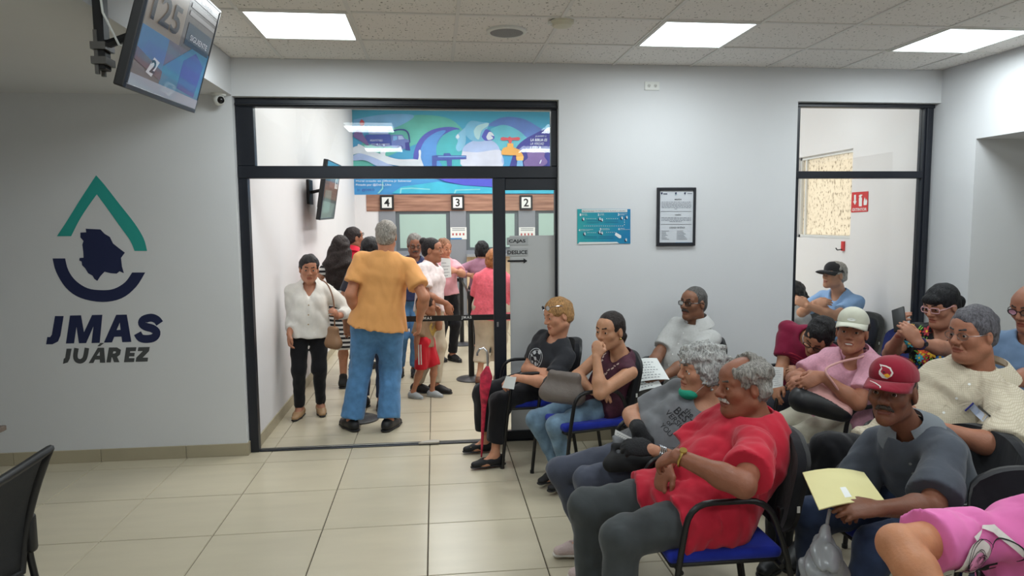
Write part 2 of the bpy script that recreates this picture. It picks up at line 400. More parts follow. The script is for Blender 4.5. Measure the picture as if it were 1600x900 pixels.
# ---- side window of the hall with pebbled glass
def pebble():
    m = bpy.data.materials.new('pebbled_glass'); m.use_nodes = True; nt = m.node_tree
    for n in list(nt.nodes): nt.nodes.remove(n)
    o = nt.nodes.new('ShaderNodeOutputMaterial'); tr = nt.nodes.new('ShaderNodeBsdfTranslucent'); tp = nt.nodes.new('ShaderNodeBsdfTransparent')
    mx = nt.nodes.new('ShaderNodeMixShader'); mx.inputs[0].default_value = .12
    tc = nt.nodes.new('ShaderNodeTexCoord'); mp = nt.nodes.new('ShaderNodeMapping'); mp.inputs['Scale'].default_value = (1, 1, .5)
    n = nt.nodes.new('ShaderNodeTexNoise'); n.inputs['Scale'].default_value = 55; n.inputs['Detail'].default_value = 3
    r = nt.nodes.new('ShaderNodeValToRGB'); r.color_ramp.elements[0].position = .34; r.color_ramp.elements[1].position = .42
    r.color_ramp.elements[0].color = (.26, .21, .15, 1); r.color_ramp.elements[1].color = (.93, .87, .77, 1)
    nt.links.new(tc.outputs['Object'], mp.inputs[0]); nt.links.new(mp.outputs[0], n.inputs['Vector']); nt.links.new(n.outputs['Fac'], r.inputs['Fac'])
    nt.links.new(r.outputs['Color'], tr.inputs['Color']); nt.links.new(tr.outputs[0], mx.inputs[1]); nt.links.new(tp.outputs[0], mx.inputs[2]); nt.links.new(mx.outputs[0], o.inputs[0])
    return m
w2 = empty('window_2', (4.14, 6.975, 1.545)); tag(w2, kind='structure')
WHAL = mat('white_aluminium', (222, 222, 220), .4)
m = MB(); t = .03
m.box(-.03, .03, wy0-6.975, wy0-6.975+t, 0, .885).box(-.03, .03, wy1-6.975-t, wy1-6.975, 0, .885).box(-.03, .03, wy0-6.975, wy1-6.975, 0, t).box(-.03, .03, wy0-6.975, wy1-6.975, .885-t, .885)
m.build('window_frame', WHAL, w2)
MB().box(-.02, .02, .40, .425, t, .885-t).build('window_mullion', WHAL, w2)
MB().box(0, .006, wy0-6.975+t, wy1-6.975-t, t, .885-t).build('pane', pebble(), w2)
MB().box(-.05, .06, wy0-6.975, wy1-6.975, -.012, 0).build('window_sill', HALLW, w2)

# ================================================================ ceiling fixtures
LED = mat('led_diffuser', (236, 252, 255), .5, emit=5.0)
spots_lbl = ['ceiling light panel nearest the wall-mounted screen', 'ceiling light panel above the framed document', 'ceiling light panel at the right wall']
for k, (x, y) in enumerate(LIGHT_SPOTS[:3]):
    e = empty('ceiling_light', (x, y, 2.917), label='bright square '+spots_lbl[k], cat='light', group='square ceiling light panels')
    m = MB(); 
    for q in ((-.3, .3, -.3, -.28), (-.3, .3, .28, .3), (-.3, -.28, -.28, .28), (.28, .3, -.28, .28)): m.box(q[0], q[1], q[2], q[3], -.004, .01)
    m.build('frame', CEILM, e); MB().box(-.28, .28, -.28, .28, .0, .006).build('diffuser', LED, e)
for k, (x, y) in enumerate(LIGHT_SPOTS[3:]):
    e = empty('ceiling_light', (x, y, 2.917), label='square ceiling light panel behind the camera', cat='light', group='square ceiling light panels out of view')
    MB().box(-.3, .3, -.3, .3, .008, .014).build('frame', CEILM, e); MB().box(-.28, .28, -.28, .28, .0, .006).build('diffuser', LED, e)
for k, (x, y) in enumerate(HALL_SPOTS):
    e = empty('ceiling_light', (x, y, HC-.03), label='long ceiling light panel in the queue hall', cat='light', group='queue hall ceiling lights')
    MB().box(-.3, .3, -.6, .6, .01, .03).build('frame', CEILM, e); MB().box(-.28, .28, -.57, .57, .0, .009).build('diffuser', LED, e)
e = empty('ceiling_speaker', (.47, 4.43, 2.917), label='round grey ceiling speaker grille with white rim', cat='speaker')
MB().lathe([(.125, .008), (.125, -.006), (.112, -.012), (.104, -.010), (.104, .0)], seg=32).build('rim', WHITE, e, True)
MB().lathe([(.104, .0), (.102, -.010), (.07, -.016), (.02, -.018)], seg=32).build('grille', mat('grille_grey', (150, 150, 150), .7, bump=.6, bscale=400), e, True)
e = empty('smoke_detector', (.775, 4.18, 2.917), label='cream smoke detector on the ceiling grid beside the speaker', cat='detector')
MB().lathe([(.07, .0), (.07, -.012), (.062, -.014), (.055, -.03), (.03, -.036), (.01, -.037)], seg=24).build('housing', mat('cream_plastic', (214, 210, 190), .5), e, True)
MB().box(-.085, -.06, -.012, .012, -.02, -.004).build('connector', WHITE, e)
# dome camera under the soffit
e = empty('security_camera', (-1.50, 5.22, 2.66), label='white turret security camera under the soffit corner', cat='camera')
MB().lathe([(.05, 0), (.05, -.012), (.045, -.02)], seg=20).build('base', WHITE, e, True)
def uvball(c, r, seg=16, ring=10):
    m = MB(); m.lathe([(r*math.sin(math.pi*i/ring)+1e-4, -r*math.cos(math.pi*i/ring)) for i in range(ring+1)], c, seg); return m
uvball((0, 0, -.045), .042).build('ball', WHITE, e, True)
uvball((.018, -.022, -.05), .026).build('lens', mat('lens_black', (8, 8, 10), .1), e, True)
# wall outlet
a = at(1007, 141, 5.29); c = at(1030, 128, 5.29)
e = empty('wall_outlet', ((a[0]+c[0])/2, 5.287, (a[2]+c[2])/2), label='white double power outlet high on the wall', cat='outlet'); hw = (c[0]-a[0])/2; hh = (c[2]-a[2])/2
MB().rbox(-hw, hw, -.006, .003, -hh, hh, .003, 2).build('plate', WHITE, e)
for sx in (-.42, .42):
    o = MB(); o.lathe([(.014, -.001), (.014, .001)], (0, 0, 0), 16); ob = o.build('socket', mat('outlet_cream', (205, 205, 200), .5), e); ob.rotation_euler = (math.pi/2, 0, 0); ob.location = (sx*hw*1.05, -.0065, 0)
    for dx in (-.005, .005): MB().box(sx*hw*1.05+dx-.001, sx*hw*1.05+dx+.001, -.009, -.006, -.002, .006).build('slot', INK, e)
    MB().box(sx*hw*1.05-.002, sx*hw*1.05+.002, -.009, -.006, -.009, -.005).build('slot', INK, e)
# ================================================================ wall graphics
def curve_poly(pts, n=4):
    """Catmull-Rom smoothing of an open list of 2D points"""
    P = [np.array(p, float) for p in pts]; out = []
    for i in range(len(P)-1):
        p0 = P[max(i-1, 0)]; p1 = P[i]; p2 = P[i+1]; p3 = P[min(i+2, len(P)-1)]
        for k in range(n):
            t = k/n; out.append(.5*((2*p1)+(-p0+p2)*t+(2*p0-5*p1+4*p2-p3)*t*t+(-p0+3*p1-3*p2+p3)*t**3))
    out.append(P[-1]); return out
def flat(name, pts3, m, parent, holes=()):
    """thin printed shape: polygon of wall points, facing -Y (or given), triangulated"""
    loops = [[Vector(p) for p in pts3]]+[[Vector(p) for p in h_] for h_ in holes]
    tri = tessellate_polygon(loops); allp = [p for l in loops for p in l]
    b = MB()._add(allp, [tuple(t) for t in tri])
    return b.build(name, m, parent, off=parent.location)
# ---- company logo on the wall
lo = empty('wall_logo', (-2.45, 5.29, 1.4), label='teal and navy water drop logo with state map and JMAS JUÁREZ lettering', cat='logo')
LY_ = 5.2885
lg = lambda p: at(50+p[0]/2.646, 250+p[1]/2.646, LY_)
L_ = curve_poly([(265, 63), (200, 162), (150, 243), (103, 315)]); Li = curve_poly([(162, 315), (195, 250), (230, 195), (268, 142)])
Ri = curve_poly([(268, 142), (320, 213), (370, 283), (405, 332), (424, 376)]); Ro = curve_poly([(476, 376), (462, 325), (425, 263), (360, 180), (300, 103), (265, 63)])
flat('drop_outline', [lg(p) for p in L_+Li+Ri[1:]+Ro[:-1]], TEALINK, lo)
Ao = curve_poly([(85, 407), (100, 463), (140, 528), (200, 570), (290, 587), (370, 572), (430, 525), (468, 465)]); Ai = curve_poly([(414, 465), (385, 505), (340, 532), (290, 538), (230, 530), (180, 498), (150, 455), (137, 407)])
flat('drop_base_arc', [lg(p) for p in Ao+Ai], NAVYINK, lo)
flat('state_map', [lg(p) for p in [(222, 284), (283, 287), (300, 305), (322, 318), (335, 345), (360, 365), (384, 383), (368, 405), (372, 440), (380, 468), (362, 460), (350, 470), (325, 468), (300, 462), (283, 480), (270, 500), (258, 492), (250, 478), (232, 468), (220, 448), (207, 435), (205, 420), (195, 415), (197, 405), (213, 404), (212, 380), (208, 350), (213, 335), (200, 320), (200, 300), (224, 299)]], NAVYINK, lo)
def strip_poly(path, w):
    C = [np.array(p, float) for p in curve_poly(path, 4)]; L = []; R = []
    for i, p in enumerate(C):
        t = U3(C[min(i+1, len(C)-1)]-C[max(i-1, 0)]); n = np.array([-t[1], t[0]]); L.append(p+n*w/2); R.append(p-n*w/2)
    return L+R[::-1]
def letter(nm, pts, m, holes=()): flat(nm, [lg(p) for p in pts], m, lo, [[lg(p) for p in h_] for h_ in holes])
letter('letter', [(95, 645), (131, 645), (118, 725), (108, 750), (85, 762), (58, 762), (63, 732), (75, 732), (82, 722)], NAVYINK)
letter('letter', [(140, 759), (157, 643), (203, 642), (215, 712), (248, 641), (291, 640), (280, 756), (246, 757), (254, 688), (224, 757), (194, 758), (184, 690), (174, 758)], NAVYINK)
letter('letter', [(297, 755), (348, 640), (392, 639), (411, 752), (373, 753), (370, 730), (340, 731), (331, 754)], NAVYINK, [[(350, 703), (366, 702), (363, 672)]])
letter('letter', strip_poly([(528, 676), (515, 660), (492, 652), (462, 660), (455, 676), (470, 689), (498, 697), (515, 713), (505, 733), (478, 740), (450, 736), (436, 716)], 33), NAVYINK)
letter('letter', [(143, 780), (164, 780), (156, 822), (148, 837), (128, 843), (131, 822), (137, 818)], GREYINK)
letter('letter', strip_poly([(184, 778), (179, 812), (186, 828), (201, 832), (215, 824), (222, 806), (227, 777)], 19), GREYINK)
letter('letter', [(234, 840), (272, 776), (298, 776), (303, 838), (281, 838), (280, 825), (261, 825), (254, 839)], GREYINK, [[(268, 809), (280, 809), (280, 792)]])
letter('accent', [(270, 770), (283, 756), (298, 757), (281, 770)], GREYINK)
letter('letter', [(307, 837), (318, 775), (352, 775), (368, 785), (364, 805), (352, 814), (362, 836), (339, 836), (332, 816), (329, 816), (326, 837)], GREYINK, [[(334, 800), (342, 800), (347, 796), (346, 791), (337, 791)]])
letter('letter', [(380, 836), (389, 775), (432, 774), (429, 790), (406, 791), (405, 797), (425, 797), (423, 812), (402, 812), (401, 819), (424, 819), (422, 835)], GREYINK)
letter('letter', [(428, 834), (431, 817), (458, 790), (437, 790), (440, 774), (487, 773), (484, 790), (458, 817), (480, 817), (478, 833)], GREYINK)

# ---- poster with emergency steps
ps = empty('wall_poster', at(943, 381, 5.288), label='teal landscape poster with six numbered emergency steps', cat='poster')
pp = lambda p, d=0: at(890+p[0]/7.5, 280+p[1]/7.5, 5.2875-d)
def gradmat(name, c0, c1, axis='X', scale=1.0, rough=.6):
    m = bpy.data.materials.new(name); m.use_nodes = True; nt = m.node_tree; b = nt.nodes['Principled BSDF']
    tc = nt.nodes.new('ShaderNodeTexCoord'); sp = nt.nodes.new('ShaderNodeSeparateXYZ'); nt.links.new(tc.outputs['Generated'], sp.inputs[0])
    n = nt.nodes.new('ShaderNodeTexNoise'); n.inputs['Scale'].default_value = 2.5; nt.links.new(tc.outputs['Generated'], n.inputs['Vector'])
    ma = nt.nodes.new('ShaderNodeMath'); ma.operation = 'ADD'; ms = nt.nodes.new('ShaderNodeMath'); ms.operation = 'MULTIPLY_ADD'; ms.inputs[1].default_value = .7; ms.inputs[2].default_value = -.35
    nt.links.new(n.outputs['Fac'], ms.inputs[0]); nt.links.new(sp.outputs[axis], ma.inputs[0]); nt.links.new(ms.outputs[0], ma.inputs[1])
    r = nt.nodes.new('ShaderNodeValToRGB'); r.color_ramp.elements[0].color = (*S2L(c0), 1); r.color_ramp.elements[1].color = (*S2L(c1), 1)
    nt.links.new(ma.outputs[0], r.inputs['Fac']); nt.links.new(r.outputs['Color'], b.inputs['Base Color']); b.inputs['Roughness'].default_value = rough
    return m
def quadp(P, x0, y0, x1, y1): return [P((x0, y1)), P((x1, y1)), P((x1, y0)), P((x0, y0))]
POSTM = gradmat('poster_teal', (40, 160, 165), (0, 120, 170))
MB().prism(quadp(pp, 90, 350, 712, 755), (0, -.002, 0)).build('sheet', POSTM, ps, off=ps.location)
P1 = lambda p: pp(p, .0028)
flat('header_strip', [P1(q) for q in ((142, 390), (676, 386), (676, 352), (142, 356))], PAPER, ps)
flat('footer_strip', [P1(q) for q in ((95, 765), (580, 752), (555, 735), (115, 738))], PAPER, ps)
P2 = lambda p: pp(p, .0034)
def ptext(t, x0, y0, x1, y1, m, P=P2, parent=ps, **kw):
    a = P((x0, y1)); c = P((x1, y0)); text_mesh('letters', t, m, parent, a, (1, 0, 0), (0, 0, 1), width=c[0]-a[0], height=c[2]-a[2], **kw)
ptext('PROTOCOLO', 148, 367, 292, 384, INK, bold=.02); ptext('EN EMERGENCIA AUXILIO A USUARIO', 302, 364, 665, 381, NAVYINK)
for t, x, y, l1, l2 in (('1', 118, 403, 'REPORTE', 'DEL CASO'), ('2', 330, 402, 'LLAMAR', 'AL 911'), ('3', 565, 400, 'VALORACION', 'INICIAL'), ('4', 106, 583, 'PRIMEROS AUXILIOS', 'AL LESIONADO'), ('5', 355, 572, 'TRASLADO A', 'ZONA SEGURA'), ('6', 570, 570, 'UNIDAD', 'DE EMERGENCIA')):
    ptext(t, x, y, x+18, y+27, WHITEINK, bold=.03); ptext(l1, x+24, y+2, x+24+len(l1)*8.5, y+11, WHITEINK); ptext(l2, x+24, y+15, x+24+len(l2)*8.5, y+23, WHITEINK)
def dashes(x0, x1, y, n):
    for k in range(n):
        u = x0+(x1-x0)*k/n; flat('dash', [P2(q) for q in quadp(lambda p: p, u, y-2, u+(x1-x0)/n*.5, y+2)], WHITEINK, ps)
dashes(195, 320, 463, 6); dashes(430, 580, 462, 6); dashes(165, 640, 548, 19); dashes(210, 320, 626, 5); dashes(430, 540, 622, 5)
for k in range(3): flat('dash', [P2(q) for q in quadp(lambda p: p, 640, 470+k*28, 645, 482+k*28)], WHITEINK, ps)
ICO = mat('icon_pale', (190, 205, 215), .7)
for x, y in ((160, 468), (352, 465), (378, 478), (612, 455), (668, 448), (175, 640), (350, 620), (378, 632), (660, 712)):
    for r_, mm, dx, dy in ((15, NAVYINK, -3, 4), (11, ICO, 3, -6), (7, WHITEINK, 6, 6)):
        flat('icon', [pp((x+dx+r_*math.cos(k*.785), y+dy+r_*1.3*math.sin(k*.785)), .0034+(.0004 if mm is ICO else .0008 if mm is WHITEINK else 0)) for k in range(8)], mm, ps)
flat('ambulance_icon', [P2(q) for q in ((530, 655), (540, 622), (605, 660), (605, 690), (580, 692))], WHITEINK, ps)
for x0, x1, y in ((200, 345, 487), (200, 345, 510), (408, 570, 487), (408, 570, 508), (170, 320, 672), (170, 320, 690), (340, 515, 672), (340, 515, 690)):
    flat('text_line', [P2(q) for q in quadp(lambda p: p, x0, y-2, x1, y+2)], mat('poster_line', (10, 90, 140), .7), ps)
# ---- framed document
fr = empty('framed_document', at(1056, 384, 5.288), label='black framed white document with mission and ethics code', cat='frame')
fp = lambda p, d=0: at(890+p[0]/7.5, 280+p[1]/7.5, 5.288-d)
a = fp((1012, 783)); c = fp((1474, 98)); ia = fp((1046, 745)); ic = fp((1444, 134))
FRM = mat('frame_black_wood', (26, 28, 36), .4)
for nm, q in (('frame_side', (a[0], ia[0], a[2], c[2])), ('frame_side', (ic[0], c[0], a[2], c[2])), ('frame_rail', (ia[0], ic[0], a[2], ia[2])), ('frame_rail', (ia[0], ic[0], ic[2], c[2]))):
    MB().rbox(q[0], q[1], 5.266, 5.289, q[2], q[3], .003, 2).build(nm, FRM, fr, off=fr.location)
MB().box(ia[0], ic[0], 5.276, 5.284, ia[2], ic[2]).build('sheet', mat('document_paper', (206, 210, 216), .5), fr, off=fr.location)
P3 = lambda p: fp(p, .0135)
def ftext(t, x0, y0, x1, y1, m=INK, **kw): ptext(t, x0, y0, x1, y1, m, P3, fr, **kw)
ftext('MISIÓN', 1232, 226, 1310, 245, bold=.02); ftext('VISIÓN', 1232, 408, 1305, 426, bold=.02); ftext('CÓDIGO DE ÉTICA', 1168, 553, 1352, 578, bold=.01)
LINEM = mat('print_grey', (92, 96, 108), .8)
for y, x0, x1 in [(268, 1078, 1425), (285, 1078, 1420), (302, 1078, 1425), (318, 1078, 1425), (334, 1078, 1418), (350, 1230, 1264), (452, 1076, 1422), (468, 1076, 1420), (484, 1076, 1422), (498, 1172, 1312)]:
    x = x0
    while x < x1:
        w_ = min(random.uniform(12, 42), x1-x); flat('text_line', [P3(q) for q in quadp(lambda p: p, x, y-2.2, x+w_, y+2.2)], LINEM, fr); x += w_+6
for y in (378, 528): flat('rule', [P3(q) for q in quadp(lambda p: p, 1070, y-1.6, 1425, y+1.6)], INK, fr)
for k, y in enumerate((607, 624, 640, 657, 672, 688, 704)):
    flat('text_line', [P3(q) for q in quadp(lambda p: p, 1078, y-2, 1078+random.uniform(45, 90), y+2)], LINEM, fr); flat('text_line', [P3(q) for q in quadp(lambda p: p, 1256, y-2, 1256+random.uniform(60, 150), y+2)], LINEM, fr)
for x in (1080, 1245, 1352): flat('crest', [P3(q) for q in ((x-12, 160), (x, 186), (x+12, 160), (x+4, 152))], NAVYINK, fr)
flat('text_line', [P3(q) for q in quadp(lambda p: p, 1098, 165, 1145, 180)], LINEM, fr); flat('text_line', [P3(q) for q in quadp(lambda p: p, 1380, 166, 1435, 172)], LINEM, fr)
flat('crest_arc', [P3(q) for q in ((1230, 185), (1245, 188), (1270, 172), (1250, 180))], TEALINK, fr)
flat('footer_bar', [P3(q) for q in quadp(lambda p: p, 1046, 742, 1240, 746)], INK, fr); flat('footer_bar', [P3(q) for q in quadp(lambda p: p, 1240, 740, 1440, 746)], mat('print_blue', (70, 140, 190), .7), fr)

# ---- extinguisher sign, hook
REDS = mat('sign_red', (206, 44, 46), .5)
ex = empty('extinguisher_sign', atx(1343, 330, 4.075), label='red EXTINTOR fire extinguisher sign on the hall side wall', cat='sign')
ep = lambda p, d=0: atx(1220+p[0]/2.813, 140+p[1]/2.813, 4.078-d)
MB().prism([ep((310, 540)), ep((383, 536)), ep((385, 447)), ep((313, 452))], (-.003, 0, 0)).build('plate', REDS, ex, off=ex.location)
E1 = lambda p: ep(p, .0042)
flat('arrow', [E1(q) for q in ((322, 463), (330, 462), (330, 490), (334, 490), (326, 507), (317, 491), (322, 490))], WHITEINK, ex)
flat('extinguisher', [E1(q) for q in ((343, 513), (356, 513), (357, 478), (353, 470), (360, 462), (350, 461), (341, 468), (346, 471), (343, 479))], WHITEINK, ex)
flat('flame', [E1(q) for q in ((364, 508), (377, 507), (380, 490), (375, 478), (374, 490), (369, 472), (364, 492))], WHITEINK, ex)
a = E1((315, 534)); c = E1((377, 524)); dv = c-a
text_mesh('letters', 'EXTINTOR', WHITEINK, ex, a, U3((0, dv[1], 0)), (0, 0, 1), width=abs(dv[1]), height=.028, bold=.02)
hk = empty('extinguisher_hook', atx(1317, 385, 4.07), label='small red wall hook below the pebbled window', cat='hook')
h0 = atx(1317, 385, 4.07)
MB().box(-.008, .01, -.022, .022, -.045, .05).build('plate', REDS, hk)
MB().tube([(-.005, 0, -.03), (-.06, .0, -.035), (-.075, 0, -.015)], .006, 6).build('prong', BLACKP, hk)

# ================================================================ counters with mural at the far end
YF = 12.6
WOODM = None
def woodmat(name, c0, c1, axis=(1, 12, 12)):
    m = bpy.data.materials.new(name); m.use_nodes = True; nt = m.node_tree; b = nt.nodes['Principled BSDF']
    tc = nt.nodes.new('ShaderNodeTexCoord'); mp = nt.nodes.new('ShaderNodeMapping'); mp.inputs['Scale'].default_value = axis
    n = nt.nodes.new('ShaderNodeTexNoise'); n.inputs['Scale'].default_value = 2; n.inputs['Detail'].default_value = 6
    r = nt.nodes.new('ShaderNodeValToRGB'); r.color_ramp.elements[0].position = .3; r.color_ramp.elements[1].position = .7
    r.color_ramp.elements[0].color = (*S2L(c0), 1); r.color_ramp.elements[1].color = (*S2L(c1), 1)
    nt.links.new(tc.outputs['Object'], mp.inputs[0]); nt.links.new(mp.outputs[0], n.inputs['Vector']); nt.links.new(n.outputs['Fac'], r.inputs['Fac']); nt.links.new(r.outputs['Color'], b.inputs['Base Color'])
    b.inputs['Roughness'].default_value = .5; return m
WOODF = woodmat('fascia_wood', (132, 92, 76), (182, 138, 116)); WOODL = woodmat('counter_wood', (196, 166, 132), (222, 196, 164), (12, 12, 1))
GREYP = mat('grey_panel', (134, 138, 146), .5); SILL = mat('counter_grey', (150, 152, 156), .4)
TELLG = mat('teller_glass_green', (172, 198, 190), .25, var=.03, vscale=1.5)
zf = lambda y, x=650: at(x, y, YF)[2]
xf = lambda x, y=340: at(x, y, YF)[0]
cn = empty('teller_counter', (1.0, YF, 0), label='row of grey and wood teller counters under the mural', cat='counter')
bx = lambda nm, x0, x1, y0, y1, z0, z1, m, par=None: MB().box(x0-1.0, x1-1.0, y0-YF, y1-YF, z0, z1).build(nm, m, par or cn)
z_top = zf(304); z_f0 = zf(330); z_w1 = zf(333); z_w0 = zf(392); z_c = zf(398)
bx('white_pilaster', -1.39, xf(573), YF, YF+.16, 0, z_top, HALLW)
bx('fascia', xf(573), 4.07, YF-.01, YF+.16, z_f0, z_top, WOODF)
bx('white_panel', xf(573), xf(592), YF, YF+.16, 0, z_f0, HALLW)
colx = [(592, 618), (703, 728), (810, 836), (917, 943), (1024, 1050)]
for a, c in colx:
    if xf(a) > 4: continue
    bx('column', xf(a), min(xf(c), 4.07), YF-.02, YF+.16, 0, z_f0, GREYP)
edges = [(618, 703), (728, 810), (836, 917), (943, 1024)]
for a, c in edges:
    x0, x1 = xf(a), min(xf(c), 4.07)
    if x1-x0 < .1: continue
    w_ = bx('teller_window', x0, x1, YF+.03, YF+.05, z_w0, z_f0, mat('dark_window_frame', (98, 106, 112), .4))
    MB().box(x0+.07-1, x1-.07-1, .02, .03, z_w0+.05, z_w1-.02).build('pane', TELLG, w_)
    bx('window_sill_panel', x0, x1, YF+.0, YF+.16, z_c, z_w0, GREYP)
    bx('counter_top', x0, x1, YF-.22, YF+.1, z_c-.04, z_c, SILL)
    n = 3
    for k in range(n):
        u0 = x0+(x1-x0)*k/n; u1 = x0+(x1-x0)*(k+1)/n
        bx('wood_panel', u0+.004, u1-.004, YF-.08, YF-.02, .1, z_c-.04, WOODL)
    bx('kick_plate', x0, x1, YF-.06, YF, 0, .1, GREYP)
# numbers
for k, (t, x0, x1) in enumerate((('4', 594, 615), ('3', 705, 725), ('2', 812, 832))):
    a = at(x0, 328, YF-.06); c = at(x1, 305, YF-.06)
    s = empty('number_sign', ((a[0]+c[0])/2, YF-.02, a[2]), label='black framed white number %s sign, %s of the three above the teller windows' % (t, ('leftmost', 'middle', 'rightmost')[k]), cat='sign', group='teller number signs')
    MB().rbox(a[0], c[0], YF-.07, YF-.011, a[2], c[2], .006, 1).build('frame', BLACKP, s, off=s.location)
    g = .035; MB().box(a[0]+g, c[0]-g, YF-.074, YF-.068, a[2]+g, c[2]-g).build('face', PAPER, s, off=s.location)
    text_mesh('numeral', t, INK, s, ((a[0]+c[0])/2, YF-.076, a[2]+g+.025), (1, 0, 0), (0, 0, 1), height=c[2]-a[2]-2*g-.05, bold=.02, align='CENTER')
for k, (x0, x1, w_) in enumerate(((704, 729, 'between windows 4 and 3'), (811, 836, 'below number 2'))):
    a = at(x0, 374, YF-.025); c = at(x1, 355, YF-.025)
    s = empty('notice_sheet', ((a[0]+c[0])/2, YF-.022, a[2]), label='white notice sheet taped to the grey column '+w_, cat='notice', group='notices on the counter columns')
    MB().box(a[0], c[0], YF-.025, YF-.021, a[2], c[2]).build('sheet', PAPER, s, off=s.location)
    W_ = c[0]-a[0]; H_ = c[2]-a[2]
    for j in range(2): MB().box(a[0]+.03, c[0]-.03, YF-.0262, YF-.0252, c[2]-.03-.03*j, c[2]-.02-.03*j).build('text_line', LINEM, s, off=s.location)
    for j in range(4): MB().box(a[0]+.03+j*W_/4.6, a[0]+.06+j*W_/4.6, YF-.0262, YF-.0252, a[2]+.07, a[2]+.11).build('icon', mat('icon_red', (180, 90, 90), .7), s, off=s.location)
    MB().box(a[0], a[0]+W_*.7, YF-.0262, YF-.0252, a[2], a[2]+.025).build('footer', mat('notice_blue', (60, 130, 190), .7), s, off=s.location)
# ---- mural
mu_root = empty('mural', (1.0, YF, 2.3), label='blue and purple water mural with truck, hands, pipes and orange tap', cat='mural')
mb_ = lambda p, d=0: at(540+p[0]/4.848, 160+p[1]/4.848, YF-.005-d)
MURB = gradmat('mural_blue', (70, 150, 210), (70, 170, 205), 'Z')
x0 = at(550, 240, YF)[0]; z1 = at(600, 170, YF)[2]
MB().box(x0, 4.07, YF-.004, YF+.15, z_top, HC-.005).build('panel', MURB, mu_root, off=mu_root.location)
mc = lambda n, c: mat('mural_'+n, c, .6, var=.12, vscale=3)
MUT = mc('teal', (70, 178, 190)); MUG = mc('green', (96, 186, 176)); MUP = mc('purple', (84, 92, 190)); MUD = mc('deep', (58, 62, 150)); MUS = mc('sky', (122, 180, 226)); MUW = mc('white', (216, 224, 236)); MUL = mc('lilac', (170, 190, 232))
MUO = mc('orange', (226, 168, 88)); MUR = mc('red', (206, 84, 96)); MUB = mc('truck', (66, 86, 168)); MUM = mc('mauve', (122, 100, 160))
lay = [0]
def mp_(nm, pts, m, smooth=True):
    lay[0] += 1; d = .0006*lay[0]
    P = curve_poly(pts+[pts[0]], 4)[:-1] if smooth else pts
    return flat(nm, [mb_(q, d) for q in P], m, mu_root)
mp_('green_swirl', [(50, 420), (180, 250), (400, 120), (600, 95), (800, 130), (900, 250), (700, 260), (500, 330), (300, 420), (180, 490), (50, 490)], MUG)
mp_('sky_patch', [(60, 130), (300, 90), (520, 100), (380, 190), (180, 230), (60, 240)], MUS)
mp_('wave_body', [(520, 490), (515, 390), (560, 280), (650, 210), (780, 185), (865, 205), (760, 235), (700, 300), (700, 400), (760, 490)], MUP)
mp_('wave_inner', [(560, 490), (555, 400), (600, 290), (690, 225), (760, 215), (700, 290), (690, 390), (740, 490)], mc('wave_blue', (86, 150, 222)))
mp_('wave_teal', [(740, 490), (690, 400), (700, 300), (780, 225), (870, 210), (900, 300), (880, 400), (900, 490)], MUT)
mp_('right_wave', [(1060, 180), (1180, 115), (1330, 120), (1450, 180), (1540, 250), (1540, 420), (1420, 330), (1320, 250), (1200, 190)], mc('wave_mid', (92, 128, 200)))
mp_('right_teal', [(1100, 200), (1200, 170), (1320, 220), (1400, 320), (1320, 400), (1180, 360), (1100, 280)], mc('aqua', (98, 186, 206)))
mp_('deep_hill', [(1240, 490), (1300, 330), (1420, 245), (1545, 215), (1545, 490)], MUD)
mp_('figure_body', [(885, 490), (880, 400), (900, 330), (1000, 280), (1110, 290), (1170, 360), (1180, 490)], MUL)
mp_('figure_bowl', [(885, 370), (1000, 378), (1170, 360), (1180, 440), (1170, 490), (890, 490)], mc('bowl', (208, 212, 232)))
mp_('figure_knot', [(910, 250), (905, 190), (950, 140), (1030, 150), (1085, 160), (1060, 230), (1050, 290), (960, 290)], mc('knot', (120, 186, 222)))
mp_('knot_roll', [(970, 215), (1000, 175), (1080, 155), (1075, 180), (1030, 215), (1010, 280), (980, 260)], mc('knot_light', (176, 216, 226)))
mp_('knot_hand', [(1030, 260), (1060, 205), (1100, 220), (1125, 250), (1120, 280), (1060, 290)], MUP)
mp_('knot_fingers', [(1065, 262), (1085, 225), (1110, 230), (1125, 255), (1100, 250), (1118, 272), (1080, 285)], MUW)
mp_('face_profile', [(905, 190), (870, 220), (830, 260), (850, 290), (835, 340), (850, 370), (880, 360), (910, 300)], mc('profile', (132, 192, 226)))
mp_('face_mark', [(836, 262), (850, 240), (862, 262), (848, 275)], MUW)
mp_('pipes', [(655, 490), (655, 405), (690, 400), (740, 402), (745, 385), (790, 385), (800, 402), (915, 402), (915, 430), (805, 432), (805, 490), (770, 490), (765, 440), (690, 440), (690, 490)], MUB, False)
mp_('pipe_shine', [(700, 408), (910, 408), (910, 414), (700, 414)], MUS, False)
# truck
mp_('truck_tank', [(175, 210), (190, 203), (310, 203), (325, 215), (325, 240), (175, 240)], MUL, False)
mp_('truck_body', [(150, 245), (340, 240), (350, 330), (320, 335), (220, 330), (150, 300)], MUB, False)
mp_('truck_cab', [(345, 245), (430, 245), (450, 275), (480, 285), (482, 345), (440, 355), (350, 340)], mc('cab', (110, 128, 196)), False)
mp_('truck_window', [(360, 255), (390, 255), (392, 282), (360, 290)], MUS, False); mp_('truck_windscreen', [(398, 253), (428, 253), (445, 278), (400, 282)], MUL, False)
mp_('truck_bumper', [(450, 305), (480, 300), (490, 365), (455, 360)], MUD, False)
for cx, cy, r_ in ((412, 345, 22), (240, 318, 17), (290, 322, 17)):
    mp_('wheel', [(cx+r_*math.cos(k*.524), cy+r_*math.sin(k*.524)) for k in range(12)], MUD, False); mp_('hub', [(cx+r_*.5*math.cos(k*.785), cy+r_*.5*math.sin(k*.785)) for k in range(8)], MUL, False)
